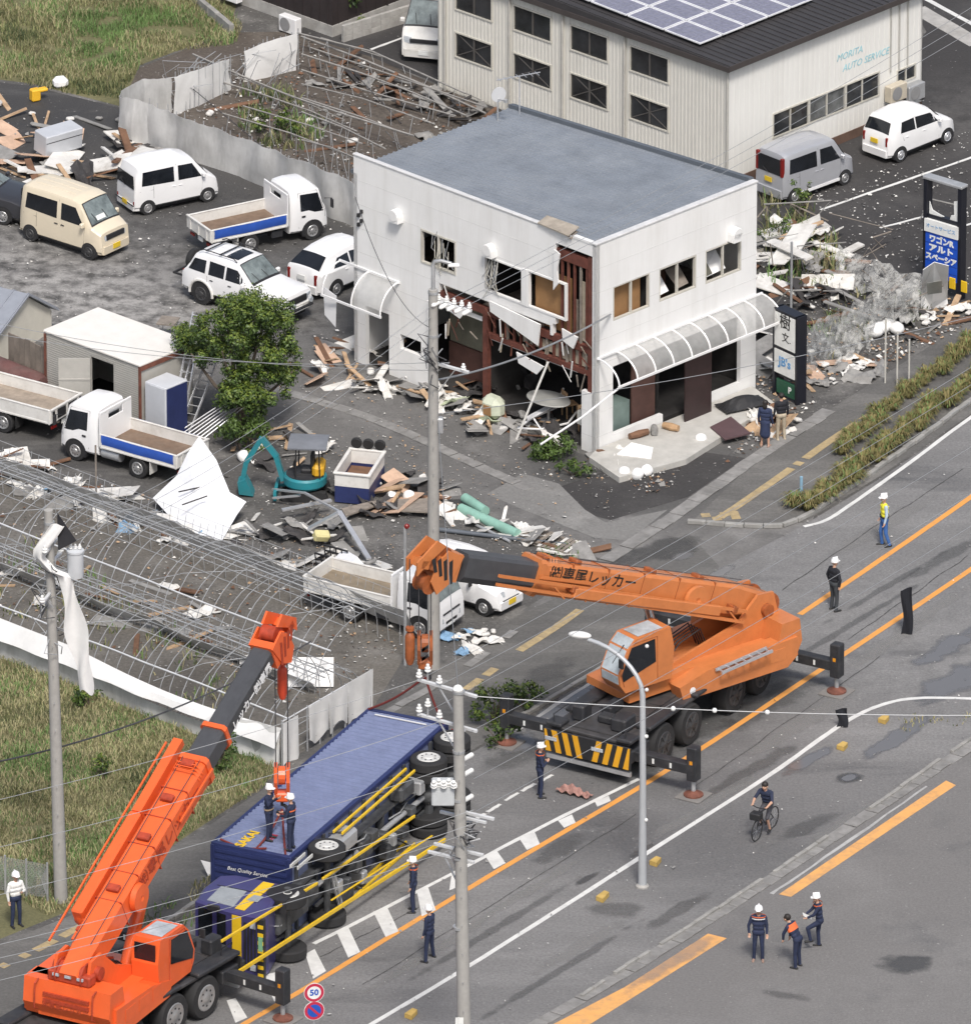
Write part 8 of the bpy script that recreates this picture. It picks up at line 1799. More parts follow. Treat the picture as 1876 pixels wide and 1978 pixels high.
b=MB();b.box(0.02,cw_-0.02,-0.06,0.05,chh*0.545,chh*0.655);b.build('white_band',PLATEW,cs_);b=MB();b.box(0.05,cw_-0.05,-0.02,0.1,0.6,chh*0.54);b.build('blue_panel',PBL,cs_)
letter('オートサービス',0.17,mat('sign_pale_blue',(0.12,0.30,0.55),0.5),cs_,face_M((cw_/2,-0.065,chh*0.6),(1,0,0),(0,-1,0)))
for t_,k in(('ワゴンR',0.485),('アルト',0.405),('スペーシア',0.325)):letter(t_,0.27 if len(t_)<5 else 0.25,PLATEW,cs_,face_M((cw_/2,-0.025,chh*k),(1,0,0),(0,-1,0)),bold=0.014,sx=1.25 if len(t_)==3 else 1.0)
for k in(0.445,0.365,0.285,0.215):b=MB();b.box(0.06,cw_-0.06,-0.026,-0.018,chh*k,chh*k+0.02);b.build('panel_joint',mat('pylon_navy',(0.01,0.04,0.25),0.5),cs_)
for x in(cw_-0.35,cw_+0.12):b=MB();b.box(x,x+0.25,-0.04,0.0,0.35,0.75,ch=0.05);b.build('yellow_tab',YELP,cs_)
# wires
def wire(label,a,c,sag=0.4,r=0.0095,m=WIREG,name='overhead_wire',n=18,cat='wire',grp='overhead wires'):
 a,c=Vector(a),Vector(c);b=MB();b.tube([a.lerp(c,k/n)+Vector((0,0,-4*sag*(k/n)*(1-k/n)))for k in range(n+1)],r,4);return tag(b.build(name,m,None,0.9),label,cat,grp)
pcv,pfv,plv=Vector(pc),Vector(pf),Vector(pl)
W1='thin overhead wire from the centre pole across the workshop to the upper right'
for k in range(3):o_=PERP*(0.3+0.35*k);wire(W1,pcv+o_+Vector((0,0,hc_-1.3)),pcv+o_+RD*42+Vector((0,0,hc_-0.4-0.2*k)),0.5)
W2='thin overhead wire sloping from the centre pole down to the left concrete pole'
for k in range(3):wire(W2,pcv+Vector((0,0,hc_-1.4-0.35*k)),plv+Vector((-0.2+0.2*k,0.2,hl-1.0-0.35*k)),0.5)
for k in range(2):wire('thin overhead wire from the centre pole crossarm towards the left edge above the tree',pcv+Vector((0.2*k,0,ZH(838,700+15*k,pc))),pcv+Vector((-15,7+1.0*k,hc_-5.0)),0.5)
W3='thin overhead wire along the road from the near pole to the upper right'
for k,(py,off)in enumerate(((1340,-1.6),(1340,-0.9),(1410,-1.6),(1410,0.2),(1500,0.3),(1560,0.4))):
 zz=ZH(885,py,pf);o_=PERP*off;wire(W3,pfv+o_+Vector((0,0,zz)),pfv+o_+RD*46+Vector((0,0,zz+0.5)),0.6)
W4='thin overhead wire from the near pole past the red-orange boom to the lower left'
for k,(py,off)in enumerate(((1340,-1.6),(1410,-0.9),(1480,-0.2),(1560,0.3),(1580,0.5),(1605,0.2),(1655,-0.6))):
 zz=ZH(885,py,pf);o_=PERP*off;wire(W4,pfv+o_+Vector((0,0,zz)),pfv+o_-RD*22+Vector((0,0,zz-0.2))+Vector((-8,6,0)),0.5)
zz=ZH(905,1345,pf);e_=Vector((20,0.0,zz-0.5));o=wire('overhead wire with white balls crossing the whole road level to the right',pfv+Vector((0.2,0,zz)),pfv+e_,0.3,0.014,grp=None)
for x in(0.286,0.345,0.42):b=MB();q=(pfv+Vector((0.2,0,zz))).lerp(pfv+e_,x)+Vector((0,0,-1.2*x*(1-x)));b.ball(q,0.075,10);tag(b.build('wire_ball',PORC,None,0.9),'small white ball on the level wire over the orange crane\'s carrier','marker ball','white balls on the level wire')
wire('thin wire hanging plumb through the crane boom to the near pole\'s cap',pfv+Vector((-0.2,0,hf+0.1)),pcv+Vector((0.15,0,hc_-5.2)),0.3,0.011,grp=None)
wire('thin wire from the near pole over the terrace lamps to the right edge',pcv+Vector((0,0,ZH(838,800,pc))),G(1500,795,3.5)+Vector((16,9,2.5)),0.8,0.012,grp=None)
wire('thick black cable sagging from the left edge past the left pole into the greenhouse',G(-20,1475,4.0),G(600,1240,2.0),0.5,0.03,WIREM,'black_cable',grp=None)
wire('black wire from the corner of the cafe down to the centre pole',frame(CC,CX)@Vector((-0.05,10.6,CH_-1.4)),pcv+Vector((0,0,hc_-2.2)),0.9,0.012,WIREM,grp=None)
wire('thick grey bundle from the torn cafe corner to the centre pole crossarm',frame(CC,CX)@Vector((0.6,-0.05,CH_-2.5)),pcv+Vector((0,0,ZH(838,735,pc))),0.3,0.035,WIREG,'cable_bundle',grp=None)
# STORM DEBRIS AND YARD THINGS
def it(name,label,cat,b,m,px,z=0.0,rz=0.0,rx=0.0,ry=0.0,group=None,smooth=False):
 o=(b.build(name,m,None,smooth)if isinstance(b,MB)else obj(name,b));o.location=(G(*px)if len(px)==2 else Vector(px))+Vector((0,0,z));o.rotation_euler=(rx,ry,rz);return tag(o,label,cat,group)
DBM=dict(white=mat('broken_white',(0.68,0.67,0.64),0.7,var=0.14,dirt=0.7,dcol=(0.3,0.27,0.23),dscale=2),tan=mat('broken_tan',(0.42,0.29,0.18),0.85,var=0.3,scale=3),brown=mat('broken_brown',(0.16,0.085,0.05),0.85,var=0.3,scale=3),grey=mat('broken_grey',(0.25,0.245,0.235),0.85,var=0.25,scale=3),dark=mat('broken_dark',(0.045,0.042,0.042),0.8,var=0.3),pink=mat('broken_pink',(0.52,0.36,0.26),0.8,var=0.2),green=mat('broken_green',(0.42,0.47,0.33),0.7,var=0.2),blue=mat('broken_blue',(0.2,0.34,0.5),0.6,var=0.2))
CHS={}
def chunk(kind,shape,v):
 k=(kind,shape,v)
 if k not in CHS:
  r=random.Random(hash((shape,v))%999+len(CHS));b=MB()
  if shape=='plank':L,w_=r.uniform(0.8,2.2),r.uniform(0.07,0.2);b.prism([(-L/2,-w_/2,0),(L/2-0.05,-w_/2,0),(L/2,r.uniform(-0.02,w_/2),0),(L/2-r.uniform(0.03,0.2),w_/2,0),(-L/2+0.04,w_/2,0)],(0,0,r.uniform(0.02,0.05)))
  elif shape=='sheet':
   L,w_=r.uniform(0.35,0.8),r.uniform(0.2,0.42);j=lambda:r.uniform(0.82,1.08);b.prism([(-L*j(),-w_*j(),0),(L*j(),-w_*j(),0),(L*j(),w_*0.4*j(),0),(L*0.6*j(),w_*0.6,0),(L*0.7,w_*j(),0),(-L*j(),w_*j(),0)],(0,0,0.025))
  elif shape=='crumple':sx,sy=r.uniform(0.22,0.5),r.uniform(0.15,0.3);o_=r.uniform(0,90);b.grid(lambda u,v_:(sx*(2*u-1)*(1+0.5*mnoise.noise((v_*3,o_,u))),sy*(2*v_-1)*(1+0.6*mnoise.noise((u*3,o_,5))),0.08+0.16*mnoise.noise((u*3+o_,v_*3,o_))),7,6,thick=0.012)
  else:s=r.uniform(0.06,0.15);b.box(-s*1.4,s*1.4,-s,s,0,s*1.2,ch=s*0.4)
  CHS[k]=b.mesh(dict(plank='broken_board',sheet='debris_sheet',crumple='crumpled_sheet',lump='rubble_block')[shape],DBM[kind])
 return CHS[k]
WORD=dict(plank='broken board',sheet='torn flat panel',crumple='crumpled sheet',lump='lump')
def pile(where,px,rx,ry,ang,n,kinds,h=0.4,seed=0,tilt=0.45,sc=1.0):
 r=random.Random(seed);c=G(*px);n=int(n*0.72)
 for i in range(n):
  kind,shape=r.choice(kinds);a=r.uniform(0,6.28);q=sqrt(r.random());x,y=rx*q*cos(a),ry*q*sin(a)
  o=obj('debris',chunk(kind,shape,r.randrange(4)));o.name=o.data.name
  o.location=(c.x+x*cos(ang)-y*sin(ang),c.y+x*sin(ang)+y*cos(ang),0.02+h*(1-q)*r.random()+0.012*i/n);t=tilt*(0.4 if h<0.2 else 1)
  o.rotation_euler=(r.uniform(-t,t),r.uniform(-t,t),r.uniform(0,6.28));s=r.uniform(0.7,1.15)*sc;o.scale=(s,s,s)
  tag(o,f'{dict(tan="tan", pink="pinkish").get(kind, kind)} {WORD[shape]} in the debris {where}','debris','debris '+where)
K=lambda*a:[tuple(x.split('-'))for x in a]
mix_=K('white-plank','white-sheet','tan-plank','brown-plank','grey-sheet','white-crumple','grey-plank','white-lump')
pile('behind the white and beige kei vans',(195,325),2.6,2.1,0.2,46,K('white-sheet','white-plank','white-sheet','tan-plank','brown-plank','grey-crumple','white-sheet','dark-crumple'),0.7,1,0.35,1.35)
pile('left of the fallen freezer',(45,285),2.0,2.2,0.2,22,K('pink-sheet','grey-sheet','pink-sheet','grey-plank','tan-plank','dark-sheet'),0.5,2)
pile('under the small side awning',(675,705),1.5,2.0,-0.7,34,K('white-sheet','tan-plank','white-crumple','pink-sheet','white-lump','grey-sheet','brown-plank'),0.35,3)
pile('along the torn side wall of the cafe',(835,775),4.2,1.0,-0.78,80,K('white-plank','green-crumple','white-lump','grey-plank','tan-plank','white-crumple','grey-sheet','white-plank','grey-lump'),0.4,4)
pile('at the torn corner of the cafe',(1020,835),2.0,1.3,-0.6,40,K('white-plank','grey-sheet','brown-plank','grey-lump','dark-crumple','white-crumple'),0.4,5)
pile('inside the torn ground floor',(985,790),2.6,0.9,-0.78,34,K('dark-sheet','brown-plank','grey-plank','dark-crumple','tan-plank','brown-sheet'),0.8,25)
pile('of the collapsed roof right of the cafe',(1545,505),1.6,3.2,0.2,60,K('white-sheet','white-sheet','white-plank','tan-plank','brown-plank','grey-crumple','white-crumple','dark-sheet','brown-plank','grey-plank'),1.1,6,0.5,1.15)
pile('of big white roof sheets right of the cafe',(1545,510),1.7,2.8,0.2,16,K('white-sheet','white-sheet','white-plank'),1.5,26,0.35,1.8)
pile('between the cafe and its signboard',(1480,690),0.7,2.6,0.2,22,K('white-sheet','grey-sheet','dark-sheet','white-plank'),0.7,7)
pile('around the woman in navy',(1492,820),0.9,0.9,0,26,K('white-lump','tan-sheet','white-lump','white-crumple','brown-sheet'),0.5,8)
pile('right of the signboard foot',(1590,715),1.5,2.4,0.9,36,K('white-lump','white-crumple','tan-plank','white-lump','pink-sheet','grey-crumple'),0.12,9)
pile('under the torn netting',(1660,600),2.2,3.2,0.6,50,K('grey-crumple','grey-plank','white-lump','grey-plank','brown-plank','dark-crumple'),0.4,10)
pile('below the tall blue sign',(1845,605),1.4,0.8,0.9,16,K('white-lump','tan-plank','white-crumple','brown-plank'),0.12,11)
pile('beside the blue and white skip',(775,960),1.6,2.0,-0.6,46,K('tan-plank','brown-plank','dark-crumple','white-lump','grey-sheet','pink-sheet','dark-sheet'),0.4,12)
pile('in the yard beyond the greenhouse',(565,1050),2.6,2.0,-0.6,56,K('grey-plank','brown-plank','dark-crumple','white-sheet','grey-crumple','white-plank','grey-sheet'),0.5,13)
pile('along the greenhouse eave near the left pole',(205,985),3.6,1.2,-0.75,50,K('white-crumple','white-sheet','blue-crumple','grey-plank','brown-plank','white-plank','grey-sheet'),0.3,14)
pile('at the left edge beyond the greenhouse',(40,915),2.2,1.0,-0.6,26,K('white-crumple','white-sheet','brown-plank','white-crumple'),0.3,15)
pile('in the strip by the green pipes',(990,1035),3.0,0.7,-0.6,34,mix_,0.2,16)
pile('behind the tipper at the roadside',(690,1115),2.2,1.2,-0.6,30,K('white-sheet','grey-plank','tan-plank','white-crumple','grey-sheet'),0.3,17)
pile('by the tree and the excavator arm',(540,870),1.6,1.6,-0.4,26,K('white-lump','dark-crumple','grey-plank','white-crumple','tan-plank'),0.25,18)
pile('inside the wrecked greenhouse plot',(640,200),5.0,4.0,-0.7,46,K('white-lump','grey-crumple','brown-plank','grey-lump'),0.06,19)
pile('along the wrecked frame below the workshop',(800,190),4.5,0.9,-0.72,60,K('grey-plank','dark-plank','grey-plank','brown-plank','grey-sheet'),0.4,24)
pile('in front of the parked tipper nose',(905,1240),1.4,0.7,0.9,14,K('white-lump','blue-crumple','white-crumple'),0.03,20)
pile('on the dark lot at the left edge',(90,225),3.4,1.2,-0.5,18,K('grey-lump','tan-plank','grey-plank','white-lump'),0.06,21)
pile('on the cafe terrace edge',(1270,870),1.8,0.6,0.7,18,K('white-sheet','green-sheet','grey-plank','white-plank'),0.06,22)
pile('under the hoops of the greenhouse',(250,1180),6.0,2.2,-0.76,34,K('white-crumple','tan-plank','grey-sheet','brown-plank','grey-plank'),0.05,23)
pile('on the forecourt at the cafe corner',(1190,880),1.5,0.6,0.75,20,K('brown-plank','white-plank','grey-sheet','white-crumple','tan-plank'),0.12,27)
pile('hanging out of the torn cafe wall',(985,752),2.6,0.35,-0.78,30,K('brown-plank','grey-plank','white-crumple','grey-crumple','tan-plank','dark-crumple'),1.2,28,1.2)
def scraps(name,lab,px,n,seed,s0=0.015,s1=0.055,cols=('white','grey','grey')):
 r=random.Random(seed);P=[(p.x,p.y)for p in[G(*q)for q in px]];xs=[p[0]for p in P];ys=[p[1]for p in P];b=MB();k=0;tries=0
 while k<n and tries<n*8:
  tries+=1;x,y=r.uniform(min(xs),max(xs)),r.uniform(min(ys),max(ys))
  if not inpoly(x,y,P)or mnoise.noise((x*0.5,y*0.5,seed))<r.uniform(-0.45,0.3):continue
  s=r.uniform(s0,s1)*(1.8 if r.random()<0.08 else 1);a=r.uniform(0,6.28);c,d=cos(a)*s,sin(a)*s;e=r.uniform(0.3,0.9);z_=r.uniform(0.0,0.05)+0.022
  b.add([(x+c,y+d,z_),(x-d*e,y+c*e,z_+s*r.random()),(x-c,y-d,z_+s*0.3*r.random()),(x+d*e,y-c*e,z_)],[(0,1,2),(0,2,3)],r.randrange(len(cols)));k+=1
 me=bpy.data.meshes.new(name);me.from_pydata(b.v,[],b.f);[me.materials.append(DBM[c])for c in cols];me.polygons.foreach_set('material_index',b.m);tag(obj(name,me),lab,None,None,'stuff')
scraps('litter','small scraps littering the yard and side lane',[(480,880),(560,700),(720,690),(1130,880),(1230,960),(1120,1080),(900,1060),(650,1120),(420,1080)],1700,1,0.012,0.05,('white','grey','grey','tan'))
scraps('litter','small scraps littering the parking lot',[(-10,180),(230,260),(660,430),(690,690),(560,720),(330,880),(-10,830)],1300,2,0.012,0.05)
scraps('litter','white fragments on the new asphalt beside the workshop',[(1470,400),(1640,350),(1880,250),(1880,560),(1780,600),(1560,660),(1480,560)],800,3,0.015,0.06,('white','white','grey'))
scraps('litter','fragments in the wrecked greenhouse plot',[(290,200),(450,120),(580,70),(950,215),(800,330),(690,430)],1700,4,0.02,0.07,('grey','white','grey','brown'))
scraps('litter','broken bits around the cafe front and signboard',[(1130,880),(1440,750),(1560,600),(1830,560),(1860,640),(1600,760),(1450,880),(1250,960)],1900,5,0.02,0.075,('white','grey','tan','brown'))
scraps('litter','fragments beyond and under the greenhouse frame',[(-10,880),(300,960),(760,1150),(800,1240),(560,1400),(0,1180)],1600,6,0.015,0.065,('white','grey','brown','tan'))
scraps('litter','sparse bits on the roads and pavements',[(0,1990),(560,1640),(1000,1390),(1390,1090),(1876,800),(1876,1440),(1208,1890),(900,2000)],420,7,0.015,0.05)
# single things
def shape(name,label,cat,pts,faces,m,th=0.02):b=MB();b.add([tuple(G(x,y,zz))for x,y,zz in pts],faces);me=b.mesh(name,m);o=obj(name,me);md=o.modifiers.new('thickness','SOLIDIFY');md.thickness=th;return tag(o,label,cat)
sh1=shape('sheet_metal_scrap','large crumpled white sheet metal panel standing between the tipper and the yard','metal sheet',[(295,962,0.35),(341,919,0.8),(362,876,1.35),(385,842,1.75),(418,888,1.45),(444,951,0.9),(476,969,0.6),(458,994,0.4),(419,1061,0.08),(369,1030,0.15),(335,1005,0.15),(380,960,0.75),(425,985,0.55)],[(0,1,11,10),(1,2,11),(2,3,4,11),(4,5,12,11),(5,6,7,12),(7,8,12),(8,9,11,12),(9,10,11)],mat('sheet_white',(0.78,0.79,0.81),0.4,var=0.05))
for a,c in(((345,950),(415,935)),((352,975),(400,958)),((415,915),(440,922))):b=MB();b.tube([G(*a,0.85),G(*c,0.95)],0.025,5);b.build('tear',DBM['dark'],sh1)
shape('white_sheet','white folded roofing sheet lying behind the tipper truck at the roadside','metal sheet',[(640,1085,0.4),(664,1060,0.6),(690,1075,0.7),(727,1116,0.5),(726,1145,0.2),(670,1150,0.1),(668,1110,0.5)],[(0,1,2,6),(2,3,4,6),(4,5,6)],mat('sheet_white',(0.78,0.79,0.81),0.4,var=0.05))
shape('white_sheet','long pale board lying along the far eave of the greenhouse','board',[(151,945,0.1),(254,939,0.15),(254,962,0.1),(190,968,0.08)],[(0,1,2,3)],DBM['white'])
for px,L,a,lab in(((338,838),3.9,1.13,'tallest aluminium ladder leaning into the tree crown'),((352,842),3.0,0.72,'second aluminium ladder tilted beside the tallest one'),((322,836),2.6,1.0,'narrow aluminium ladder against the pale steel cabinet')):
 t=thing('ladder',lab,'ladder',G(*px),HEAD(px,(px[0]+50,px[1]-38)),'aluminium ladders by the tree');up_=Vector((cos(a),0,sin(a)))
 for y in(-0.2,0.2):b=MB();b.beam((0,y,0),up_*L+Vector((0,y*0.9,0)),0.04,0.09);b.build('rail',ALU,t)
 for k in range(int(L/0.3)):b=MB();p=up_*(0.2+0.3*k);b.tube([p+Vector((0,-0.2,0)),p+Vector((0,0.2,0))],0.018,5);b.build('rung',ALU,t)
for k in range(7):b=MB();p,q=(400+4*k,830+3*k),(330+6*k,850+4*k);b.tube([G(*p)+Vector((0.9,0,1.2)),G(*q)+Vector((0,0,0.1))],0.02,5);tag(b.build('steel_pipe',ALU,None),'thin steel pipe in the bundle slanting from the tree to the tipper bed','pipe','pipes slanting below the tree')
TEALP=mat('teal_paint',(0.02,0.21,0.25),0.45,var=0.12,dirt=0.3,dcol=(0.12,0.11,0.1));EYEL=mat('excavator_yellow',(0.62,0.34,0.02),0.5,var=0.1)
ex=thing('mini_excavator','small teal and yellow excavator with grey canopy, boom folded to the left','excavator',G(590,958),radians(175))
for y in(-0.42,0.42):
 b=MB();b.prism([(-0.75,y-0.12,0.12),(-0.6,y-0.12,0.0),(0.6,y-0.12,0.0),(0.75,y-0.12,0.12),(0.68,y-0.12,0.34),(-0.68,y-0.12,0.34)],(0,0.24,0));b.build('track',RUBBER,ex)
b=MB();b.lathe([(0.62,0.42),(0.68,0.5),(0.68,0.72),(0.62,0.78)],26);b.build('turntable_body',TEALP,ex,0.6)
b=MB();b.lathe([(0.6,0.775),(0.6,0.8)],20);b.box(-0.25,0.3,-0.3,0.3,0.8,0.86);b.build('floor_plate',CHASSIS,ex)
b=MB();b.box(-0.62,-0.25,-0.42,0.42,0.78,1.2,ch=0.1);b.build('engine_cover',EYEL,ex)
b=MB();b.box(-0.22,0.12,-0.22,0.22,0.85,1.0,ch=0.04);b.box(-0.3,-0.18,-0.22,0.22,0.95,1.5,ch=0.05);b.build('seat',BLACK,ex)
for x,y in((-0.5,0.45),(-0.5,-0.45),(0.25,0.5),(0.25,-0.5)):b=MB();b.tube([(x,y,0.8),(x*0.95,y,1.85)],0.022,6);b.build('canopy_post',BLACK,ex)
b=MB();b.grid(lambda u,v:(lerp(-0.72,0.5,u),lerp(-0.6,0.6,v),1.86+0.07*sin(pi*v)),4,8,thick=0.05);b.build('canopy',mat('canopy_grey',(0.17,0.18,0.2),0.6),ex,0.6)
for k in range(4):b=MB();b.tube([(0.3,-0.2+0.13*k,0.85),(0.36,-0.2+0.13*k,1.15)],0.015,5);b.build('lever',BLACK,ex)
arm_=[Vector(v)for v in((0.68,0.05,0.55),(0.9,0.05,1.35),(1.35,0.05,1.95),(1.85,0.05,1.1),(1.95,0.05,0.55))]
for i,(w_,nm)in enumerate(((0.24,'boom'),(0.2,'boom'),(0.16,'dipper'),(0.14,'dipper'))):b=MB();b.beam(arm_[i],arm_[i+1],0.15,w_,up=(0,1,0));b.build(nm,TEALP,ex)
b=MB();b.prism([(1.85,-0.2,0.6),(2.1,-0.2,0.5),(2.05,-0.2,0.1),(1.6,-0.2,0.05),(1.7,-0.2,0.3)],(0,0.5,0));b.build('bucket',TEALP,ex)
b=MB();b.box(0.85,0.95,-0.6,0.6,0.05,0.35);b.beam((0.5,-0.3,0.25),(0.9,-0.3,0.2),0.08,0.08);b.build('blade',TEALP,ex)
sk0,sk1=G(647,972),G(712,976);skp=thing('waste_skip','open steel skip, dark blue below and white above, with tyres on its far rim','skip',sk0,radians(-14));SWd,SLn,SHt=1.1,1.95,1.0
for(x0,x1,y0,y1,nm)in((0,SWd,0,0.05,'front_wall'),(0,SWd,SLn-0.05,SLn,'back_wall'),(0,0.05,0.05,SLn-0.05,'side_wall'),(SWd-0.05,SWd,0.05,SLn-0.05,'side_wall')):
 b=MB();b.box(x0,x1,y0,y1,0.05,SHt*0.6);b.build(nm,NAVY,skp);b=MB();b.box(x0,x1,y0,y1,SHt*0.6,SHt);b.build(nm,WHITE_D,skp)
b=MB();b.box(0.05,SWd-0.05,0.05,SLn-0.05,0.05,0.5);b.build('rusty_fill',DBM['brown'],skp)
for(x0,x1,y0,y1)in((-0.05,SWd+0.05,-0.05,0.06),(-0.05,SWd+0.05,SLn-0.06,SLn+0.05),(-0.05,0.06,0.06,SLn-0.06),(SWd-0.06,SWd+0.05,0.06,SLn-0.06)):b=MB();b.box(x0,x1,y0,y1,SHt,SHt+0.08,ch=0.02);b.build('rim_bar',WHITE_D,skp)
for k in range(3):b=MB();b.lathe([(0.09,-0.06),(0.17,-0.06),(0.18,0),(0.17,0.06),(0.09,0.06)],14,'Y');it('old_tyre',('left','middle','right')[k]+' of three small black tyres on the far rim of the skip','tyre',b,RUBBER,tuple(frame(sk0,radians(-14))@Vector((0.2+0.38*k,SLn,SHt+0.26))),0,radians(-14),0.2,group='tyres on the skip')
GRP=mat('green_pipe',(0.25,0.45,0.37),0.6,var=0.15)
for a,c,r,m_,lab in(((890,992),(1000,1042),0.16,GRP,'longer pale green pipe lying by the yard edge'),((898,972),(938,998),0.16,GRP,'shorter pale green pipe beyond the longer one'),((832,1026),(1095,1058),0.07,FLASH,'long dark grey pipe lying behind the orange boom'),((920,1018),(985,1050),0.05,STEEL,'grey metal pole under the green pipes')):
 b=MB();p,q=G(*a),G(*c);b.tube([p+Vector((0,0,r+0.02)),q+Vector((0,0,r+0.02))],r,12);tag(b.build('pipe',m_,None,0.9),lab,'pipe')
for k,px in enumerate(((1035,1042),(1082,1058))):
 t=thing('wooden_pallet',('far' if k==0 else 'near')+' weathered wooden pallet at the yard edge by the side lane','pallet',G(*px),radians(-30))
 for j in range(7):b=MB();b.box(-0.55+j*0.16,-0.44+j*0.16,-0.5,0.5,0.12+0.01*k,0.145);b.build('slat',WOODG if j%3 else DBM['white'],t)
 for y in(-0.42,0,0.42):b=MB();b.box(-0.56,0.54,y-0.05,y+0.05,0.01,0.12);b.build('bearer',WOODG,t)
fr=thing('twisted_doorway','bent aluminium door frame standing twisted in the yard','metal frame')
for a,c,w_ in(((527,945,0.3),(589,952,0.7),0.07),((589,952,0.7),(655,988,0.9),0.07),((655,988,0.9),(713,1080,0.2),0.16),((595,1022,0.3),(655,990,0.9),0.26),((545,985,0.4),(640,966,0.5),0.14),((527,962,0.2),(580,957,0.5),0.07)):b=MB();b.beam(G(*a),G(*c),w_,0.06);b.build('frame_bar',ALU,fr)
for pts,lab,m_ in(([(769,978),(835,976),(833,1003),(768,1000)],'grey weathered board panel on low feet near the skip',WOODG),([(660,996),(727,980),(727,990),(668,1010)],'grey plank lying in front of the excavator',WOODG),([(1372,838),(1412,818),(1450,850),(1400,862)],'maroon board lying by the terrace before the two women',mat('maroon_board',(0.10,0.06,0.065),0.6)),([(1192,890),(1220,868),(1262,878),(1258,898)],'white box-like slab lying on the terrace corner',FOAM)):
 b=MB();b.prism([tuple(G(*p)+Vector((0,0,0.2)))for p in pts],(0,0,0.05));tag(b.build('loose_board',m_,None),lab,'board')
b=MB()
for k in range(5):
 for e in(0,1):b.beam((k*0.22,e*0.5,0),(k*0.22,e*0.5,0.5),0.03,0.03)
for zz in(0.1,0.3,0.5):b.beam((0,0,zz),(0.9,0,zz),0.04,0.05);b.beam((0,0.5,zz),(0.9,0.5,zz),0.04,0.05)
it('black_crate','black slatted crate in the yard beside the white roofing sheet','crate',b,BLACK,(612,1100),0.1,-0.6,0.2)
b=MB();b.box(-0.25,0.25,-0.15,0.15,0,0.3,ch=0.05);it('yellow_stool','pale yellow plastic stool tipped over in the yard','stool',b,mat('pale_yellow',(0.62,0.56,0.28),0.5),(618,1055),0.25,0.4,0.5,0.2)
b=MB();b.box(-0.75,0.75,-0.35,0.35,0,0.75,ch=0.03);fz=it('freezer','pale grey steel freezer lying on the debris behind the beige kei van','freezer',b,mat('freezer_grey',(0.55,0.57,0.60),0.4,metal=0.2,var=0.06),(112,300),0.25,radians(38),0.1)
b=MB();b.box(-0.75,0.75,-0.36,-0.352,0.5,0.52);b.build('lid_seam',BLACK,fz)
b=MB();b.box(-0.16,0.16,-0.14,0.14,0,0.42,ch=0.04);b.box(0.1,0.45,-0.12,0.12,0.28,0.4,ch=0.04);it('yellow_bin','bright yellow plastic bin by the grass at the upper left','bin',b,mat('bin_yellow',(0.75,0.43,0.03),0.5),(68,194),0.02,0.5)
b=MB();b.box(-0.25,0.25,-0.22,0.22,0,0.38,ch=0.12);it('white_sack','white sack lying on the grass at the upper left','sack',b,FOAM,(117,168),0.0,0.3)
tb2=thing('work_table','small worn steel table on the pale lot in front of the beige kei van','table',G(325,655),radians(-15))
b=MB();b.box(-0.3,0.3,-0.35,0.35,0.62,0.66);b.build('table_top',WOODG,tb2)
for x in(-0.27,0.27):
 for y in(-0.3,0.3):b=MB();b.tube([(x,y,0),(x*0.9,y*0.9,0.62)],0.018,5);b.build('leg',STEEL,tb2)
for i,(px,lab)in enumerate((((1206,922),'leftmost white foam ball on the dark patch below the terrace'),((1232,925),'middle white foam ball on the dark patch below the terrace'),((1250,918),'right white foam ball touching the middle one'),((1354,858),'white bucket lying before the terrace near the maroon board'),((470,890),'white sack with yellow top by the excavator bucket'),((757,970),'round white tub among boards right of the skip'),((790,968),'white tub half behind the centre pole'),((1033,1448),'white foam ball'))):
 if i==7:continue
 b=MB();b.lathe([(0.02,-0.16),(0.15,-0.15),(0.2,-0.02),(0.17,0.12),(0.1,0.17),(0.02,0.18)],12);it('white_tub',lab,'tub',b,FOAM,px,0.17,i,0.5*(i%3),smooth=0.9)
for i,px in enumerate(((1700,645),(1715,640),(1732,645),(1688,652))):b=MB();b.ball((0,0,0),0.27,10,sc=(1.2,0.9,0.75));it('white_bag',('second from left','topmost','rightmost','leftmost flat')[i]+' of the white bags heaped under the stakes','bag',b,PLASTW,px,0.22,i,smooth=0.9,group='white bags under the stakes')
b=MB();b.grid(lambda u,v:(1.1*u,0.3*(v-0.5),0.1+0.22*sin(pi*v)*sin(pi*min(1,u*1.2))+0.05*sin(u*25+v*6)),20,6,thick=0.02);it('cloth_roll','crumpled pinkish brown cloth roll lying on the road by the zebra bars','cloth',b,mat('pink_cloth',(0.36,0.2,0.17),0.9,var=0.35,scale=6),(1078,1530),0.02,-0.5)
b=MB();b.grid(lambda u,v:(1.6*u,0.8*(v-0.5),0.1+0.3*sin(pi*v)*sin(pi*u)+0.05*mnoise.noise((u*5,v*5,3))),8,6,thick=0.03);it('black_cover','black crumpled cover heaped against the cafe sill','cover',b,BLACK,(1392,806),0.2,0.5)
for i,(px,L,m_)in enumerate((((1234,856),0.7,DBM['brown']),((1264,848),0.5,DBM['grey']),((1296,842),0.55,WOOD))):b=MB();b.lathe([(0.1,-L/2),(0.13,0),(0.1,L/2)],9,'X');it('flower_trough',('dark','grey','ochre')[i]+' broken flower trough on the terrace before the low sill','planter',b,m_,px,0.32,0.6+i)
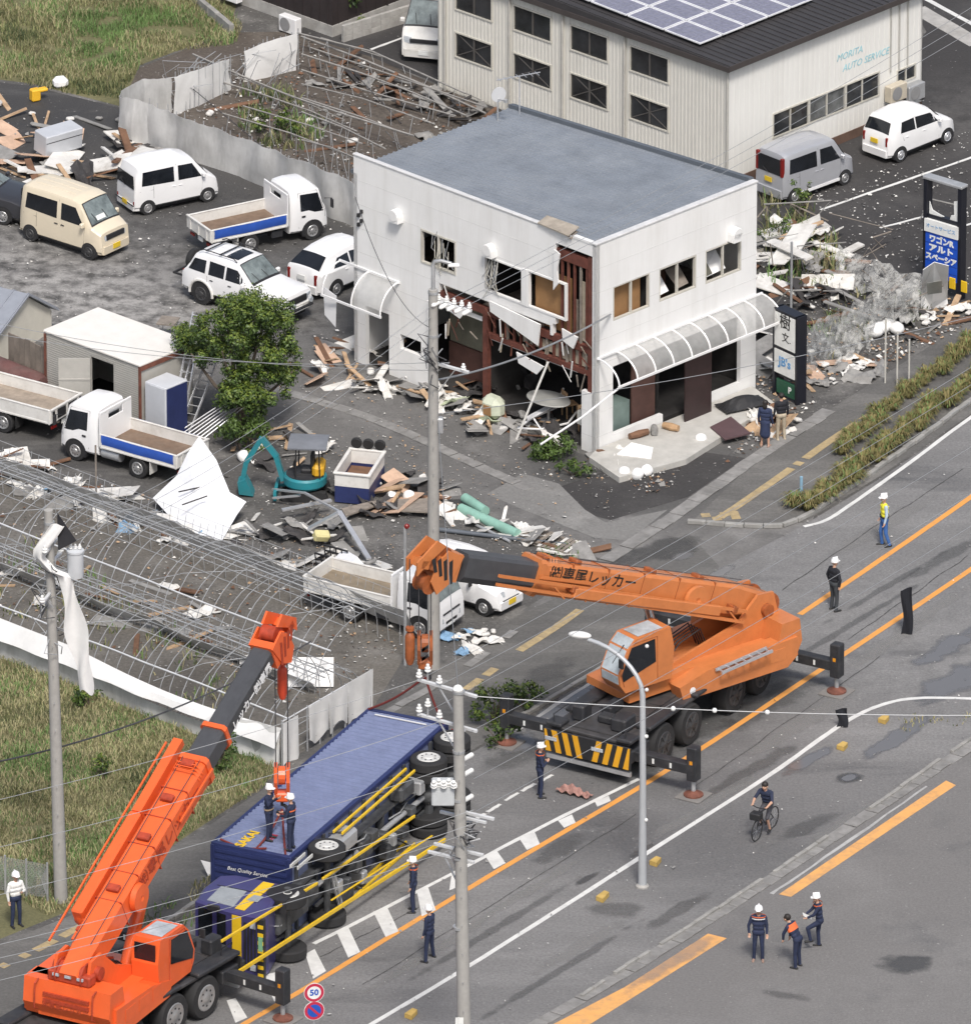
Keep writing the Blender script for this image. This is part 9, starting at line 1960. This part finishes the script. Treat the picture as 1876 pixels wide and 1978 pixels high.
b=MB();b.tube([(0,0,0.2),(0.5,0.1,0.5),(1.3,0.8,0.5),(1.6,1.4,0.9)],0.035,6);b.tube([(0,0,0.2),(0.7,-0.4,0.3),(1.6,0.0,0.3),(2.0,0.8,0.4)],0.035,6);b.tube([(0.5,0.1,0.5),(0.7,-0.4,0.3)],0.03,6);b.grid(lambda u,v:(0.3+1.2*u,0.3*v+0.7*u-0.1,0.5+0.3*u),4,2,thick=0.02);it('wrecked_awning','white awning frame wrecked on the ground at the torn cafe corner','awning',b,WHITE,(1000,838),0,0.1)
for px,hh,lab in(((1752,1226),1.55,'tall tattered black strip standing on the road near the right orange line'),((1627,1406),0.62,'short black strip standing by the curved white road edge')):
 b=MB();b.grid(lambda u,v:((u-0.5)*0.34*(0.85+0.3*abs(v-0.45))+0.04*sin(v*5),0.04*sin(u*6+v*4),hh*v*(0.94+0.08*u)),5,10,thick=0.02);it('black_strip',lab,'road marker',b,mat('strip_black',(0.01,0.011,0.016),0.8),px,0.01)
for i,(px,s)in enumerate((((1165,1738),0.28),((1267,1670),0.22),((1628,1447),0.2),((1708,1395),0.2),((795,1965),0.25))):b=MB();b.prism([(-s,-0.12,0),(s*0.8,-0.1,0),(s,0.08,0),(-s*0.7,0.14,0)],(0,0,0.14));it('kerb_fragment',('large tilted yellow kerb fragment nearest the lamp\'s left','yellow kerb fragment just right of the lamp foot','yellow kerb fragment along the white edge line near the island','yellow kerb fragment at the island\'s dry grass','yellow kerb fragment by the near pole at the lower edge')[i],'kerb fragment',b,mat('kerb_yellow',(0.5,0.34,0.1),0.8,var=0.2),px,0.02,A_+0.2)
def net(label,quad,m,seed,nu=14,nv=8,am=0.22):
 q=[G(*p)for p in quad]
 def fn(u,v):p=q[0].lerp(q[1],u).lerp(q[3].lerp(q[2],u),v);k=mnoise.noise((u*5+seed,v*4,seed));k2=mnoise.noise((u*8+seed,v*6,seed));return(p.x+am*k2*0.5,p.y+am*k,p.z+am*(k+k2))
 b=MB();b.grid(fn,nu,nv);return tag(b.build('torn_netting',m,None,0.9),label,'netting')
def holes(m,lo,hi,sc):
 n=m.node_tree.nodes;l=m.node_tree.links;nz=n.new('ShaderNodeTexNoise');nz.inputs['Scale'].default_value=sc;nz.inputs['Detail'].default_value=6;nz.inputs['Roughness'].default_value=0.75;g=n.new('ShaderNodeNewGeometry');l.new(g.outputs['Position'],nz.inputs['Vector'])
 r=n.new('ShaderNodeMapRange');r.inputs['From Min'].default_value=lo;r.inputs['From Max'].default_value=hi;l.new(nz.outputs['Fac'],r.inputs['Value']);l.new(r.outputs[0],n['Principled BSDF'].inputs['Alpha']);return m
NET2=holes(mat('pale_net',(0.5,0.5,0.48),0.9,var=0.1,scale=3),0.4,0.7,2.6);holes(NETM,0.38,0.72,2.6)
net('grey torn netting sagging along the lot edge towards the blue sign',[(1620,470,0.9),(1790,545,0.9),(1770,600,0.2),(1610,540,0.1)],NET2,1);net('pale torn net slope above the grass right of the cafe',[(1630,600,1.2),(1700,560,1.2),(1690,650,0.05),(1600,690,0.1)],NET2,2);net('grey net wall behind the signboard',[(1545,640,1.3),(1620,600,1.2),(1625,680,0.0),(1560,730,0.0)],NETM,3);net('tangled grey net hanging over the stakes',[(1670,520,0.9),(1780,540,1.4),(1775,620,0.4),(1700,620,0.5)],NET2,4,am=0.4);net('tattered white net strip low by the white bags',[(1610,660,0.8),(1690,620,0.6),(1690,660,0.1),(1615,715,0.05)],NET2,5,am=0.3);net('long grey netting fence from the signboard towards the white tent wall',[(1570,625,1.2),(1790,545,1.3),(1785,600,0.0),(1590,690,0.0)],NETM,7,24,8,0.18)
tw=shape('tent_wall','white plastic tent wall with a clear window beside the blue sign','tent wall',[(1783,520,2.0),(1805,505,2.2),(1833,512,2.1),(1830,575,0.3),(1832,592,0.0),(1800,595,0.0),(1778,605,0.0),(1780,560,0.7)],[(0,1,2,3,4,5,6,7)],FOAM)
b=MB();b.prism([tuple(G(x,y+6,zz))for x,y,zz in((1790,540,1.45),(1820,535,1.5),(1820,558,0.85),(1792,562,0.85))],(0,-0.03,0));b.build('clear_window',mat('tent_window',(0.3,0.32,0.3),0.3,alpha=0.9),tw)
for k in range(26):x,y=ru(1480,1780),ru(430,640);p=G(x,y);b=MB();b.tube([p+Vector((0,0,ru(0,0.4))),p+Vector((ru(-0.8,0.8),ru(-0.4,0.4),ru(0.4,1.1))),p+Vector((ru(-1.6,1.6),ru(-0.6,0.6),ru(0.2,1.4)))],ru(0.012,0.03),5);tag(b.build('bent_branch',DBM['grey']if k%2 else WOODG,None),'bare grey branch or pipe tangled in the wreckage right of the cafe','branch','branches in the wreckage')
wfz=thing('mesh_fence','pale wire mesh fence with posts behind the person in the white shirt','fence');f0,f1=G(-30,1720),G(92,1742)
for k in range(4):p=f0.lerp(f1,k/3);b=MB();b.tube([p,p+Vector((0,0,1.25))],0.035,7);b.build('post',STEEL,wfz)
b=MB()
for k in range(44):p,q=f0.lerp(f1,k/44),f0.lerp(f1,min(1,(k+9)/44));b.tube([p+Vector((0,0,0.1)),q+Vector((0,0,1.2))],0.006,3,cap=False);b.tube([q+Vector((0,0,0.1)),p+Vector((0,0,1.2))],0.006,3,cap=False)
b.build('wire_mesh',STEEL,wfz)['kind']='stuff'
shape('blue_wrapper','blue and yellow crumpled wrapper at the foot of the weedy plot','wrapper',[(195,1660,0.3),(215,1655,0.3),(228,1672,0.1),(212,1680,0.2)],[(0,1,2,3)],DBM['blue']);shape('pale_sheet','pale torn sheet beside the overturned cab','sheet',[(388,1662,0.5),(412,1668,0.4),(415,1690,0.1),(402,1692,0.1)],[(0,1,2,3)],FOAM)
b=MB();b.tube([(0,0,0),(0,0,1.3)],0.02,5);b.beam((-0.8,0,1.3),(0.8,0.2,1.25),0.03,0.03)
for k in range(7):b.beam((-0.7+0.22*k,-0.15,1.3),(-0.7+0.22*k,0.2,1.3),0.015,0.015)
it('tv_aerial','small comb aerial standing behind the far corner of the cafe roof','aerial',b,ALU,tuple(frame(CC,CX)@Vector((7.0,10.2,rz(10.2)))),0,0.4)
